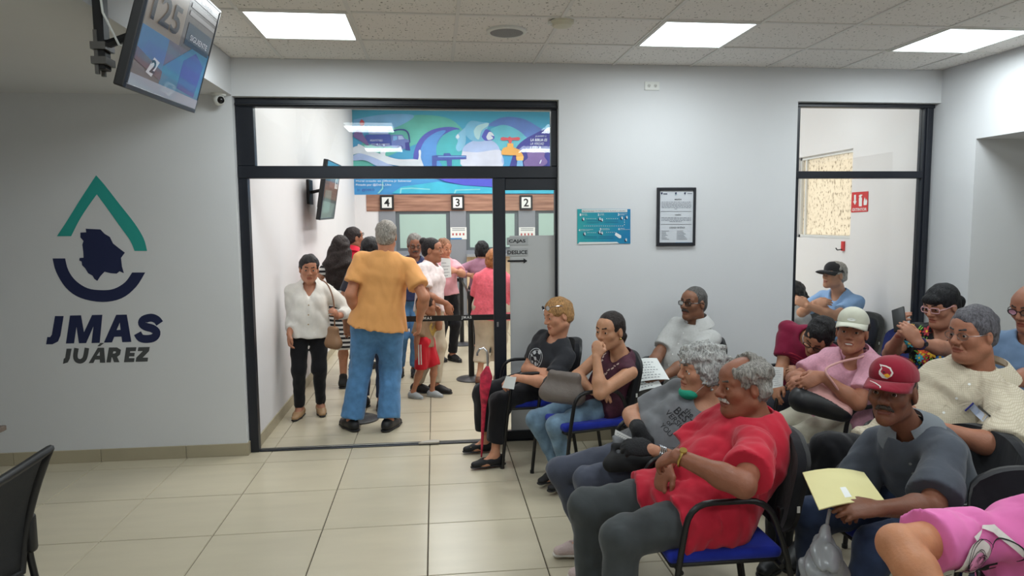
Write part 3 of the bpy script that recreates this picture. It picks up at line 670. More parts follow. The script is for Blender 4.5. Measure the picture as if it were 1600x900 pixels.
mp_('hose', [(355, 212), (400, 202), (450, 205), (480, 235), (490, 300), (482, 300), (472, 240), (445, 214), (400, 211), (358, 220)], MUD)
ptm = lambda t, x0, y0, x1, y1, m, **kw: ptext(t, x0, y0, x1, y1, m, lambda p: mb_(p, .045), mu_root, **kw)
ptm('AGUA POTABLE', 185, 280, 280, 295, MUW); ptm('JMAS JUAREZ', 190, 312, 335, 325, MUW)
mp_('red_bird', [(105, 160), (118, 130), (140, 145), (140, 170), (120, 178)], MUR)
mp_('mauve_rock', [(60, 240), (100, 180), (130, 240), (180, 330), (110, 290), (60, 260)], MUM)
# hands
mp_('arm', [(50, 345), (100, 330), (200, 365), (290, 400), (400, 430), (520, 430), (570, 445), (585, 490), (470, 490), (400, 480), (300, 460), (220, 420), (110, 385), (50, 395)], MUW)
mp_('arm_lower', [(50, 410), (110, 385), (230, 425), (330, 470), (380, 490), (260, 490), (150, 440), (60, 440)], MUL)
mp_('finger', [(548, 440), (555, 400), (553, 370), (563, 358), (572, 375), (570, 420), (585, 470)], MUW)
mp_('finger', [(260, 380), (300, 350), (315, 355), (300, 400), (340, 440), (310, 450)], MUW)
mp_('finger', [(90, 330), (95, 315), (120, 325), (160, 350), (120, 352)], MUW)
mp_('green_ground', [(55, 490), (60, 445), (140, 450), (180, 490)], MUG)
mp_('tap_pipe', [(1180, 370), (1195, 345), (1225, 335), (1225, 310), (1270, 310), (1272, 340), (1320, 360), (1345, 400), (1345, 420), (1300, 425), (1290, 400), (1240, 400), (1200, 398), (1182, 395)], MUO, False)
mp_('tap_spout', [(1290, 412), (1350, 408), (1345, 440), (1295, 440)], mc('gold', (236, 190, 110)), False)
mp_('tap_handle', [(1175, 270), (1190, 262), (1230, 268), (1240, 258), (1260, 268), (1310, 262), (1325, 275), (1310, 288), (1262, 285), (1255, 310), (1240, 310), (1232, 285), (1190, 290), (1175, 283)], MUR, False)
mp_('water_stream', [(1300, 440), (1340, 440), (1345, 490), (1295, 490)], MUS, False)
mp_('jar', [(1360, 490), (1348, 450), (1380, 420), (1375, 370), (1440, 365), (1510, 370), (1505, 410), (1530, 450), (1500, 480), (1450, 490)], MUM)
mp_('jar_shine', [(1468, 460), (1480, 435), (1484, 440), (1474, 465)], MUW)
ptm('JUAMPI 2', 1435, 250, 1520, 266, MUW, shear=.2); ptm('LA BIBLIA ES', 1400, 274, 1528, 294, MUW, shear=.2, bold=.02); ptm('LA VERDAD', 1400, 303, 1502, 322, MUW, shear=.2); ptm('LEELA', 1398, 332, 1482, 356, MUW, shear=.2, bold=.02)
# lower band
mp_('band_purple', [(660, 560), (1120, 560), (1640, 560), (1640, 640), (1120, 640), (900, 628), (760, 600)], mc('band', (78, 86, 200)), False)
mp_('band_teal', [(350, 690), (420, 640), (700, 600), (900, 630), (1120, 645), (1640, 650), (1640, 690)], mc('bandteal', (60, 176, 206)), False)
for q in ([(240, 690), (275, 650), (275, 600), (285, 600), (285, 655), (255, 690)], [(410, 690), (415, 650), (500, 645), (640, 655), (640, 662), (500, 655), (425, 658), (420, 690)], [(820, 690), (830, 660), (1020, 655), (1020, 662), (840, 668), (830, 690)]): mp_('pipe_line', q, mc('line', (132, 206, 216)), False)
ptm('Mural creado en Oficina Jr Salvarcar', 78, 588, 500, 606, MUW, bold=.01); ptm('Pintado por @Deko_Uno', 78, 615, 345, 636, MUW, bold=.01); ptm('21 @DEKO', 88, 654, 218, 676, MUD, bold=.01)
# ================================================================ screens
def tv(name, label, A, B, T, scr):
    """A bottom left, B bottom right, T top right of the picture; builds frame, screen, bracket"""
    A, B, T = map(np.array, (A, B, T)); R = U3(B-A); U = T-B; U = U3(U-R*np.dot(U, R)); N = np.cross(R, U); w = np.linalg.norm(B-A); h = np.linalg.norm(T-B)
    root = empty(name, tuple((A+B)/2), label=label, cat='television'); O = np.array(root.location)
    P = lambda x, y, z: A+R*x+U*y+N*z-O
    M4 = Matrix(((R[0], U[0], N[0], A[0]-O[0]), (R[1], U[1], N[1], A[1]-O[1]), (R[2], U[2], N[2], A[2]-O[2]), (0, 0, 0, 1)))
    MB().rbox(-.012, w+.012, -.02, h+.012, -.045, -.004, .006, 2, M4).build('casing', BLACKP, root)
    MB().rbox(w*.2, w*.8, h*.15, h*.75, -.085, -.04, .02, 2, M4).build('rear_housing', BLACKP, root)
    m = MB()
    for q in ((-.012, w+.012, -.02, 0), (-.012, w+.012, h, h+.012), (-.012, 0, 0, h), (w, w+.012, 0, h)):
        m.rbox(q[0], q[1], q[2], q[3], -.006, .004, .002, 1, M4)
    m.build('bezel', mat('bezel_dark', (40, 46, 56), .35), root)
    s = MB()._add([P(0, 0, 0), P(w, 0, 0), P(w, h, 0), P(0, h, 0)], [(0, 1, 2, 3)]).build('screen', mat('screen_glass', (52, 58, 70), .12, emit=.05, coat=.6), root)
    lay_ = [0]
    def sh(nm, pts, m):
        lay_[0] += 1; z = .0008+.0003*lay_[0]
        bm = bmesh.new(); vs = [bm.verts.new(Vector(P(u*w, v*h, z))) for u, v in pts]; f = bm.faces.new(vs); bmesh.ops.triangulate(bm, faces=[f])
        me = bpy.data.meshes.new(nm); bm.to_mesh(me); bm.free(); o = link_mesh(nm, me, m, s); return o
    def tx(t, u0, v0, u1, v1, m, **kw):
        lay_[0] += 1; z = .0008+.0003*lay_[0]
        v, f = text_polys(t, 1.0, **kw); mn = v.min(0); mx = v.max(0)
        q = (v-mn)/(mx-mn+1e-9); pts = [P((u0+(u1-u0)*a[0])*w, (v0+(v1-v0)*a[1])*h, z) for a in q]
        me = bpy.data.meshes.new('letters'); me.from_pydata([tuple(p) for p in pts], [], f); link_mesh('letters', me, m, s)
    scr(sh, tx); return root, P, w, h
E = lambda n, c, e=.55: mat('screen_'+n, c, .25, emit=e, coat=.5)
def rect(a, b, c, d): return [(a, b), (c, b), (c, d), (a, d)]
def screen1(sh, tx):
    sh('backdrop', rect(0, 0, 1, 1), E('grey', (96, 92, 92), .3))
    sh('ticket_panel', rect(0.0, .48, .5, 1), E('tan', (132, 122, 112), .3))
    sh('video', rect(0.0, .2, .36, .48), E('blue', (84, 112, 150), .2))
    sh('picture', [(.36, .05), (1, .02), (1, .55), (.8, .6), (.36, .25)], E('teal', (62, 118, 152), .2))
    sh('picture_purple', [(.62, .12), (.92, .1), (.95, .42), (.78, .5), (.62, .38)], E('purple', (62, 76, 144), .2))
    sh('dark_tile', rect(.56, .52, .98, .72), E('darkteal', (22, 52, 74), .3))
    for k in range(3): sh('list_row', rect(.54, .78+.07*k, .98, .82+.07*k), E('rowgrey', (150, 148, 150), .3))
    sh('foot_band', rect(0, 0, 1, .09), E('foot', (140, 146, 160), .3)); sh('brown_band', [(.0, .2), (.36, .12), (.36, .2), (0, .3)], E('brown', (92, 72, 78), .3))
    tx('125', .06, .54, .44, .78, E('ink', (28, 26, 40), .1), bold=.02)
    sh('logo_mark', [(.16, .14), (.24, .12), (.3, .26), (.22, .28)], E('mark', (190, 190, 196), .3)); tx('2', .2, .15, .27, .26, E('ink', (28, 26, 40), .1), bold=.03)
    tx('SIGUIENTE', .62, .58, .92, .63, E('mark', (190, 190, 196), .3)); tx('CAJA', .66, .92, .86, .97, E('ink', (28, 26, 40), .1))
k = .85/.73
c0 = np.array([0, 0, CAMH]); A = c0+(np.array([-1.02, 2.52, 2.21])-c0)*k; B = c0+(np.array([-1.04, 3.25, 2.24])-c0)*k; T = c0+(np.array([-.91, 3.24, 2.65])-c0)*k
root, P, w, h = tv('wall_screen', 'tilted black television showing ticket 125 hung beside the soffit', A, B, T, screen1)
O = np.array(root.location); back = P(w*.35, h*.5, -.09)
MB().rbox(-1.40-O[0], -1.36-O[0], P(w*.3, 0, 0)[1]-.03, P(w*.3, 0, 0)[1]+.03, .08, 2.915-O[2], .004, 1).build('drop_pole', BLACKP, root)
yy = P(w*.3, 0, 0)[1]
MB().tube([(-1.38-O[0], yy, .18), tuple(back)], .018, 6).build('bracket_arm', BLACKP, root)
MB().box(-1.41-O[0], -1.35-O[0], yy-.045, yy+.045, .10, .13).box(-1.41-O[0], -1.35-O[0], yy-.045, yy+.045, .16, .19).box(-1.40-O[0], -1.385-O[0], yy-.035, yy-.02, .06, .24).box(-1.40-O[0], -1.385-O[0], yy+.02, yy+.035, .06, .24).build('bracket_plate', mat('bracket_grey', (110, 108, 106), .4, metal=.6), root)
MB().tube([(-1.36-O[0], yy-.05, .9*.5), (-1.34-O[0], yy-.07, .3), (-1.3-O[0], yy-.03, .18), tuple(P(w*.4, h*.3, -.08))], .005, 5).build('cable', WHITE, root, True)
def screen2(sh, tx):
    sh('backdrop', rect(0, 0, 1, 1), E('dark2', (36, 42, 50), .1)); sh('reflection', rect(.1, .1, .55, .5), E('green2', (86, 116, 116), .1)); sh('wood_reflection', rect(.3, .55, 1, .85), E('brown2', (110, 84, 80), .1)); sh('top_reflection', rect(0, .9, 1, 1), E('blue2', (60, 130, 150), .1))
    sh('number_plate', rect(.72, .55, .95, .8), E('white2', (200, 205, 205), .2)); tx('4', .78, .58, .9, .77, E('ink', (28, 26, 40), .1))
A = atx(500.5, 341, -1.19); B = atx(524, 345, -1.16); T = atx(530, 283, -1.08)
Y2 = A[1]; B = np.array([-1.19, Y2+1.0, A[2]+.02]); pr = B
T = B+np.array([.10, 0, .60])
root, P, w, h = tv('wall_screen', 'small black television on a bracket on the hall side wall', A, B, T, screen2)
O = np.array(root.location)
MB().box(-1.388-O[0], -1.36-O[0], -.12, .12, .15, .42).build('bracket_plate', BLACKP, root)
MB().tube([(-1.37-O[0], 0, .28), tuple(P(w*.5, h*.5, -.08))], .02, 6).build('bracket_arm', BLACKP, root)

# ================================================================ queue barriers
def stanchion(x, y, label):
    e = empty('queue_stanchion', (x, y, 0), label=label, cat='stanchion', group='black queue stanchions')
    MB().lathe([(.17, 0), (.17, .012), (.155, .02), (.05, .032), (.035, .04)], seg=28).build('base', mat('stanchion_base', (62, 62, 64), .4), e, True)
    MB().lathe([(.032, .03), (.032, .90)], seg=16).build('post', BLACKP, e, True)
    MB().lathe([(.036, .90), (.036, .98), (.030, .99)], seg=16).build('belt_head', BLACKP, e, True)
    return e
s1 = at(737, 592, 7.6); stanchion(s1[0], 7.6, 'black queue stanchion in front of the woman in coral')
s2 = at(722, 538, 9.85); stanchion(s2[0], 9.85, 'black queue stanchion farther back by the wood counter')
sL = (-.69, 6.15)
def belt(name, label, p, q, z, txts):
    p = np.array(p); q = np.array(q); d = U3(np.append(q-p, 0)); O = np.append((p+q)/2, z)
    r = empty(name, tuple(O), label=label, cat='belt')
    n = np.array([d[1], -d[0], 0])
    vs = [np.append(p, z-.025), np.append(q, z-.025), np.append(q, z+.025), np.append(p, z+.025)]
    MB().prism(vs, n*.003).build('webbing', BLACKP, r, off=O)
    for t in txts:
        b_ = np.append(p+(q-p)*t, z-.016)+n*.0045
        text_mesh('letters', 'JMAS', WHITEINK, r, b_, d, (0, 0, 1), height=.032, bold=.03, space=1.35)
YB = 6.15; zb = at(700, 497, YB)[2]; sR = (.86, YB); x_ = lambda px: (at(px, 497, YB)[0]-sL[0])/(sR[0]-sL[0])
belt('queue_belt', 'black queue belt printed JMAS in white across the doorway', (sL[0]+.03, YB), (sR[0]-.03, YB), zb, (x_(657), x_(722)))
belt('queue_belt', 'black queue belt running right past the woman in coral', (s1[0]+.03, 7.6), (2.6, 7.6), .93, ())
belt('queue_belt', 'black queue belt stretching back between the two stanchions', (s1[0], 7.63), (s2[0], 9.82), .93, ())
belt('queue_belt', 'short black queue belt behind the woman with the hair bun', (s2[0]-1.2, 9.85), (s2[0]-.03, 9.85), .93, ())
# ================================================================ implicit-surface modelling
f32 = np.float32
class SDF:
    def __init__(s): s.ops = []
    def cone(s, a, b, ra, rb, k=.03, fl=None, op='u', clip=False, clip0=False):
        a = np.array(a, float); b = np.array(b, float); R = max(ra, rb)
        if fl is not None: ax, sc = U3(fl[0]), fl[1]; R = R*max(1, sc)
        ab = b-a; L2 = float(ab@ab)+1e-12; dn = ab/math.sqrt(L2)
        def fn(x, y, z):
            vx, vy, vz = x-a[0], y-a[1], z-a[2]
            t = np.clip((vx*ab[0]+vy*ab[1]+vz*ab[2])/L2, 0, 1)
            wx, wy, wz = vx-t*ab[0], vy-t*ab[1], vz-t*ab[2]
            if fl is not None:
                q = (wx*ax[0]+wy*ax[1]+wz*ax[2])*(1/sc-1); wx, wy, wz = wx+q*ax[0], wy+q*ax[1], wz+q*ax[2]
            d = np.sqrt(wx*wx+wy*wy+wz*wz)-(ra+t*(rb-ra))
            if clip: d = np.maximum(d, (x-b[0])*dn[0]+(y-b[1])*dn[1]+(z-b[2])*dn[2])
            if clip0: d = np.maximum(d, -((x-a[0])*dn[0]+(y-a[1])*dn[1]+(z-a[2])*dn[2]))
            return d
        s.ops.append((op, np.minimum(a, b)-R, np.maximum(a, b)+R, fn, k)); return s
    def ball(s, c, r, k=.02, op='u'): return s.cone(c, np.array(c, float)+1e-4, r, r, k, None, op)
    def ell(s, c, r, M=None, k=.02, op='u'):
        c = np.array(c, float); r = np.array(r, float); M = np.eye(3) if M is None else np.array(M, float)   # rows = local axes
        ext = np.sqrt(((M*r[:, None])**2).sum(0)); rm = float(r.min())
        def fn(x, y, z):
            vx, vy, vz = x-c[0], y-c[1], z-c[2]; k0 = 0; k1 = 0
            for i in range(3):
                q = (vx*M[i, 0]+vy*M[i, 1]+vz*M[i, 2])/r[i]; k0 = k0+q*q; k1 = k1+(q/r[i])**2
            k0 = np.sqrt(k0); return k0*(k0-1)/(np.sqrt(k1)+1e-6)
        s.ops.append((op, c-ext, c+ext, fn, k)); return s
    def plane(s, p, n, k=0.0, box=None):
        """keep the side where (x-p).n < 0"""
        p = np.array(p, float); n = U3(n)
        s.ops.append(('i', None, None, lambda x, y, z: (x-p[0])*n[0]+(y-p[1])*n[1]+(z-p[2])*n[2], k)); return s
    def noise(s, amp, freq, seed=0, ridge=False, stretch=None):
        rs = np.random.RandomState(seed); dirs = rs.normal(size=(6, 3)); dirs /= np.linalg.norm(dirs, axis=1)[:, None]
        if stretch is not None: dirs = dirs*np.array(stretch)
        fr = freq*(.6+rs.rand(6)*1.1); ph = rs.rand(6)*6.28
        def fn(x, y, z):
            o = 0; w = 0
            for i in range(6):
                q = (x*dirs[i, 0]+y*dirs[i, 1]+z*dirs[i, 2])*fr[i]+ph[i]+.9*w; sn = np.sin(q); w = sn
                o = o+(1.2-np.abs(sn)*2 if ridge else sn)
            return o*(amp/3)
        s.ops.append(('n', None, None, fn, 0)); return s
    def bounds(s):
        lo = np.full(3, 1e9); hi = -lo
        for op, a, b, f, k in s.ops:
            if op == 'u': lo = np.minimum(lo, a); hi = np.maximum(hi, b)
        return lo-.02, hi+.02
    def field(s, lo, hi, h):
        n = np.ceil((hi-lo)/h).astype(int)+1; D = np.full(n, .25, f32)
        ax = [(lo[i]+h*np.arange(n[i])).astype(f32) for i in range(3)]
        for op, a, b, fn, k in s.ops:
            if op in 'in':
                v = fn(ax[0][:, None, None], ax[1][None, :, None], ax[2][None, None, :]).astype(f32)
                if op == 'i': D = np.maximum(D, v)
                else: D = D+v
                continue
            m = k+2.5*h; i0 = np.clip(np.floor((a-m-lo)/h).astype(int), 0, n); i1 = np.clip(np.ceil((b+m-lo)/h).astype(int)+1, 0, n)
            if np.any(i1-i0 <= 0): continue
            sl = tuple(slice(i0[i], i1[i]) for i in range(3))
            v = fn(ax[0][sl[0]][:, None, None], ax[1][sl[1]][None, :, None], ax[2][sl[2]][None, None, :]).astype(f32); d = D[sl]
            if op == 'u': q = np.maximum(k-np.abs(d-v), 0)/k; D[sl] = np.minimum(d, v)-q*q*k*.25
            else: v = -v; q = np.maximum(k-np.abs(d-v), 0)/k; D[sl] = np.maximum(d, v)+q*q*k*.25
        return D
CO = [(i, j, k) for i in (0, 1) for j in (0, 1) for k in (0, 1)]
ED = [(a, b) for a in range(8) for b in range(a+1, 8) if sum(abs(CO[a][i]-CO[b][i]) for i in range(3)) == 1]
def surfnet(D, lo, h):
    S = D < 0; n = np.array(D.shape); c = np.zeros(n-1, np.int8)
    for o in CO: c += S[o[0]:n[0]-1+o[0], o[1]:n[1]-1+o[1], o[2]:n[2]-1+o[2]]
    act = (c > 0) & (c < 8); idx = np.argwhere(act)
    if len(idx) == 0: return np.zeros((0, 3)), np.zeros((0, 4), int)
    vid = np.full(act.shape, -1, np.int64); vid[act] = np.arange(len(idx))
    V = np.stack([D[idx[:, 0]+o[0], idx[:, 1]+o[1], idx[:, 2]+o[2]] for o in CO], 1)
    acc = np.zeros((len(idx), 3)); cn_ = np.zeros(len(idx))
    for a, b in ED:
        va, vb = V[:, a], V[:, b]; m = (va < 0) != (vb < 0); t = np.where(m, va/(va-vb+1e-12), 0)
        p = np.array(CO[a])[None]+t[:, None]*(np.array(CO[b])-np.array(CO[a]))[None]; acc += p*m[:, None]; cn_ += m
    P = lo+h*(idx+acc/cn_[:, None]); Q = []
    for axn in range(3):
        o = [0, 0, 0]; o[axn] = 1
        A = S[:n[0]-o[0], :n[1]-o[1], :n[2]-o[2]]; B = S[o[0]:, o[1]:, o[2]:]
        e = np.argwhere(A != B); u, w = (axn+1) % 3, (axn+2) % 3
        ok = (e[:, u] > 0) & (e[:, w] > 0) & (e[:, u] < n[u]-1) & (e[:, w] < n[w]-1); e = e[ok]
        if len(e) == 0: continue
        ins = A[e[:, 0], e[:, 1], e[:, 2]]; ids = []
        for du, dw in ((-1, -1), (0, -1), (0, 0), (-1, 0)):
            q = e.copy(); q[:, u] += du; q[:, w] += dw; ids.append(vid[q[:, 0], q[:, 1], q[:, 2]])
        q = np.stack(ids, 1); q[~ins] = q[~ins][:, ::-1]; Q.append(q[(q >= 0).all(1)])
    return P, np.concatenate(Q)
def np_mesh(name, P, Q, m, parent=None, smooth=True, mi=None):
    off = np.array(parent.location) if parent is not None and parent.parent is None else np.zeros(3)
    me = bpy.data.meshes.new(name); me.vertices.add(len(P)); me.vertices.foreach_set('co', (P-off).astype(f32).ravel())
    me.loops.add(len(Q)*4); me.loops.foreach_set('vertex_index', Q.astype(np.int32).ravel())
    me.polygons.add(len(Q)); me.polygons.foreach_set('loop_start', np.arange(0, len(Q)*4, 4, dtype=np.int32))
    try: me.polygons.foreach_set('loop_total', np.full(len(Q), 4, np.int32))
    except Exception: pass
    me.polygons.foreach_set('use_smooth', np.full(len(Q), smooth))
    if mi is not None: me.polygons.foreach_set('material_index', mi.astype(np.int32))
    me.update(); me.validate()
    return link_mesh(name, me, m, parent)
def relax(P, Q, it=1):
    for _ in range(it):
        acc = np.zeros_like(P); cn_ = np.zeros(len(P))
        for i in range(4):
            for j in (1, 3): np.add.at(acc, Q[:, i], P[Q[:, (i+j) % 4]]); np.add.at(cn_, Q[:, i], 1)
        P = .5*P+.5*acc/np.maximum(cn_, 1)[:, None]
    return P
def sdf_obj(name, sd, h, m, parent=None, box=None, it=1):
    lo, hi = sd.bounds() if box is None else box
    P, Q = surfnet(sd.field(lo, hi, h), lo, h)
    if len(P) == 0: return None
    if it: P = relax(P, Q, it)
    return np_mesh(name, P, Q, m, parent)
def bvh_of(o):
    me = o.data; n = len(me.vertices); v = np.zeros(n*3, f32); me.vertices.foreach_get('co', v); v = v.reshape(-1, 3)
    q = np.zeros(len(me.polygons)*4, np.int32); me.loops.foreach_get('vertex_index', q)
    return BVHTree.FromPolygons([Vector(a) for a in v.tolist()], q.reshape(-1, 4).tolist())
def decal(name, target, polys, origin, right, up, m, off=.003, start=.3, subdiv=0):
    """print on cloth: flat 2D polygons [(verts2d, faces)] pushed along -normal onto the garment mesh"""
    root = target.parent; T = bvh_of(target); O = np.array(root.location); R = -U3(right); U_ = U3(up); N = np.cross(R, U_)   # right = wearer's right, so x runs to the viewer's right
    bm = bmesh.new()
    for vv, ff in polys:
        vs = [bm.verts.new((p[0], p[1], 0)) for p in vv]
        for f in ff:
            tris = [f] if len(f) < 5 else [[f[i] for i in t] for t in tessellate_polygon([[Vector((vv[i][0], vv[i][1], 0)) for i in f]])]
            for t in tris:
                try: bm.faces.new([vs[i] for i in t])
                except Exception: pass
    for _ in range(subdiv): bmesh.ops.subdivide_edges(bm, edges=bm.edges[:], cuts=1)
    good = True
    for v in bm.verts:
        p = np.array(origin)-O+R*v.co.x+U_*v.co.y+N*start
        hit, nrm, i, d = T.ray_cast(Vector(p), Vector(-N), .9)
        if hit is None: v.tag = True; v.co = Vector(p-N*start)
        else: v.co = hit+Vector(N)*off
    bmesh.ops.delete(bm, geom=[v for v in bm.verts if v.tag], context='VERTS')
    bmesh.ops.triangulate(bm, faces=bm.faces[:])
    me = bpy.data.meshes.new(name); bm.to_mesh(me); bm.free()
    return link_mesh(name, me, m, target)
def txt2(t, x, y, width=None, height=None, **kw):
    v, f = text_polys(t, 1.0, **kw); mn = v.min(0); mx = v.max(0); s = width/(mx[0]-mn[0]) if width else height/(mx[1]-mn[1]); sy = height/(mx[1]-mn[1]) if height else s
    return [((v[:, 0]-mn[0])*s+x, (v[:, 1]-mn[1])*sy+y, 0)] and [([((a[0]-mn[0])*s+x, (a[1]-mn[1])*sy+y) for a in v], f)]
def ring2(cx, cy, rx, ry, t, n=24, a0=0, a1=6.2832):
    v = []; f = []
    for k in range(n+1):
        a = a0+(a1-a0)*k/n; v += [(cx+rx*math.cos(a), cy+ry*math.sin(a)), (cx+(rx-t)*math.cos(a), cy+(ry-t)*math.sin(a))]
    for k in range(n): f.append((2*k, 2*k+2, 2*k+3, 2*k+1))
    return [(v, f)]
def disc2(cx, cy, rx, ry=None, n=10, rot=0):
    ry = ry or rx; c, s = math.cos(rot), math.sin(rot); v = []
    for k in range(n):
        a = 6.2832*k/n; x, y = rx*math.cos(a), ry*math.sin(a); v.append((cx+x*c-y*s, cy+x*s+y*c))
    return [(v, [tuple(range(n))])]
def poly2(pts): return [(list(pts), [tuple(range(len(pts)))])]

# ================================================================ people
def skin(name, rgb):
    if name in MATS: return MATS[name]
    m = mat(name, rgb, .5, var=.10, vscale=18, bump=.12, bscale=120, spec=.4)
    b = m.node_tree.nodes['Principled BSDF']; b.inputs['Subsurface Weight'].default_value = .08; b.inputs['Subsurface Radius'].default_value = (.02, .008, .005)
    return m
def hairmat(name, rgb, var=.5, rough=.5):
    if name in MATS: return MATS[name]
    m = bpy.data.materials.new(name); m.use_nodes = True; MATS[name] = m; nt = m.node_tree; b = nt.nodes['Principled BSDF']; c = S2L(rgb)
    tc = nt.nodes.new('ShaderNodeTexCoord'); mp = nt.nodes.new('ShaderNodeMapping'); mp.inputs['Scale'].default_value = (120, 120, 34)
    n = nt.nodes.new('ShaderNodeTexNoise'); n.inputs['Scale'].default_value = 1; n.inputs['Detail'].default_value = 4; n.inputs['Distortion'].default_value = .8
    r = nt.nodes.new('ShaderNodeValToRGB'); r.color_ramp.elements[0].position = .32; r.color_ramp.elements[1].position = .68
    r.color_ramp.elements[0].color = (*[v*(1-var) for v in c], 1); r.color_ramp.elements[1].color = (*[min(1, v*(1+var)) for v in c], 1)
    nt.links.new(tc.outputs['Object'], mp.inputs[0]); nt.links.new(mp.outputs[0], n.inputs['Vector']); nt.links.new(n.outputs['Fac'], r.inputs['Fac']); nt.links.new(r.outputs['Color'], b.inputs['Base Color'])
    bp = nt.nodes.new('ShaderNodeBump'); bp.inputs['Strength'].default_value = 1.0; bp.inputs['Distance'].default_value = .012
    nt.links.new(n.outputs['Fac'], bp.inputs['Height']); nt.links.new(bp.outputs['Normal'], b.inputs['Normal']); b.inputs['Roughness'].default_value = rough
    b.inputs['Specular IOR Level'].default_value = .3
    return m
EYEW = mat('eye_white', (196, 188, 182), .25); IRIS = mat('iris_brown', (38, 22, 14), .2)
def ik(a, b, l1, l2, pole):
    a = np.array(a, float); b = np.array(b, float); d = b-a; L = np.linalg.norm(d); d = d/(L+1e-9)
    if L > (l1+l2)*.995: s_ = L/((l1+l2)*.995); l1 *= s_; l2 *= s_
    x = (l1*l1-l2*l2+L*L)/(2*L); y = math.sqrt(max(l1*l1-x*x, 0)); p = np.array(pole, float); p = p-d*np.dot(p, d)
    return a+d*x+U3(p)*y
def hand_ops(sd, w, fd, bn, s, curl=.5, side=1, spread=1.0, thumb=.5, glove=0.0, fist=False):
    """w wrist, fd finger direction, bn back-of-hand normal, side=+1 if thumb lies along cross(bn,fd)"""
    F = U3(fd); B = U3(np.array(bn)-F*np.dot(bn, F)); T = np.cross(B, F)*side; g = glove
    P = lambda x, y, z: w+s*(F*x+T*y+B*z)
    sd.cone(P(.005, 0, 0), P(.05, .004, 0), s*(.026+g), s*(.036+g), .02, (B, .55))
    sd.cone(P(.05, .004, 0), P(.082, 0, 0), s*(.037+g), s*(.037+g), .02, (B, .42))
    ys_ = (.031, .0105, -.010, -.029); ln = (.068, .077, .072, .056)
    for i in range(4):
        p = P(.082-(.006 if i == 3 else 0), ys_[i]*spread*.95, .002); a = 0; d0 = .03*(1.5-i)*spread; r0 = .0092 if i < 3 else .008
        for j, (fr, ra, rb) in enumerate(((.44, 1, .95), (.31, .95, .88), (.25, .88, .78))):
            a += curl*(.55, .95, .6)[j]*1.15+(.08 if i == 3 else 0)
            q = p+s*ln[i]*fr*(F*math.cos(a)-B*math.sin(a)+T*d0*math.cos(a)); sd.cone(p, q, s*(r0*ra+g*.6), s*(r0*rb+g*.6), .007); p = q
    p = P(.022, .028, -.006); q = P(.05, .05, -.012-.01*thumb); sd.cone(p, q, s*(.015+g*.6), s*(.0115+g*.6), .018)
    r_ = q+s*(F*.030+T*.010*(1-thumb)-T*.008*thumb-B*.010*thumb); sd.cone(q, r_, s*(.0112+g*.6), s*(.010+g*.6), .008)
    sd.cone(r_, r_+s*(F*.022-T*.012*thumb-B*.004), s*(.010+g*.6), s*(.0075+g*.6), .008)
def head_frame(look, tilt=0.0, upref=(0, 0, 1)):
    y = U3(look); x = U3(np.cross(y, np.array(upref, float))); z = np.cross(x, y)
    c, s_ = math.cos(tilt), math.sin(tilt); x2 = x*c+z*s_; z2 = -x*s_+z*c
    return np.stack([x2, y, z2])   # rows: right, forward, up
def head_ops(sd, c, M, s, a):
    P = lambda x, y, z: c+s*(M.T@np.array([x, y, z]))
    jw = a.get('jaw', 1.0); ck = a.get('cheek', 1.0); ns = a.get('nose', 1.0); ch = a.get('chin', 1.0)
    sd.ell(P(0, -.018, .032), s*np.array([.076, .097, .086]), M, .02)
    sd.ell(P(0, .02, -.04), s*np.array([.061*jw, .068, .078]), M, .03)
    sd.ell(P(0, .045, .045), s*np.array([.058, .044, .045]), M, .03)
    for e in (-1, 1):
        sd.cone(P(e*.050*jw, -.012, -.062), P(e*.012, .062, -.098*ch), s*.020*jw, s*.018, .03)
        sd.ball(P(e*.040, .054, -.020), s*.026*ck, .025)
        sd.cone(P(e*.046, .066, .026), P(e*.012, .080, .022), s*.011, s*.012, .016)
    sd.ball(P(0, .072, -.097*ch), s*.019, .025)
    if a.get('double', 0): sd.ell(P(0, .03, -.105), s*np.array([.05, .045, .03]), M, .03)
    sd.cone(P(0, .086, .016), P(0, .106*(1+.06*(ns-1)), -.024), s*.0085, s*.0125*ns, .012)
    for e in (-1, 1): sd.ball(P(e*.012*ns, .094, -.031), s*.0092*ns, .008)
    sd.cone(P(-.014, .079, -.058), P(.014, .079, -.058), s*.0105, s*.0105, .016)
    for e in (-1, 1):
        sd.ball(P(e*.032, .096, .001), s*.0175, .014, 's')
        sd.ball(P(e*.032, .0735, .003), s*.0158, .008)
    for e in (-1, 1): sd.ell(P(e*.032, .090, .0025), s*np.array([.0145, .010, .0052]), M, .003, 's')
    sm = a.get('smile', 0.0)
    sd.cone(P(-.018, .0865, -.0585), P(.018, .0865, -.0585), s*.0058, s*.0058, .006, (M[2], .8)); sd.cone(P(-.015, .0855, -.0725), P(.015, .0855, -.0725), s*.0072, s*.0072, .006)
    sd.cone(P(-.025, .083, -.0655+.005*sm), P(0, .096, -.0655-.003*sm), s*.0016, s*.0022, .004, None, 's'); sd.cone(P(.025, .083, -.0655+.005*sm), P(0, .096, -.0655-.003*sm), s*.0016, s*.0022, .004, None, 's')
    if a.get('wrinkle', 0):
        for e in (-1, 1): sd.cone(P(e*.020, .090, -.034), P(e*.034, .074, -.066), s*.003, s*.003, .008, None, 's')
    for e in (-1, 1):
        E_ = np.stack([M[0], U3(M[1]*.95-M[2]*.2), U3(M[2]*.95+M[1]*.2)])
        sd.ell(P(e*.078, -.012, -.006), s*np.array([.0095, .019, .033]), E_, .008); sd.ell(P(e*.089, -.008, .0), s*np.array([.006, .010, .017]), E_, .006, 's')
HAIRCUT = {}
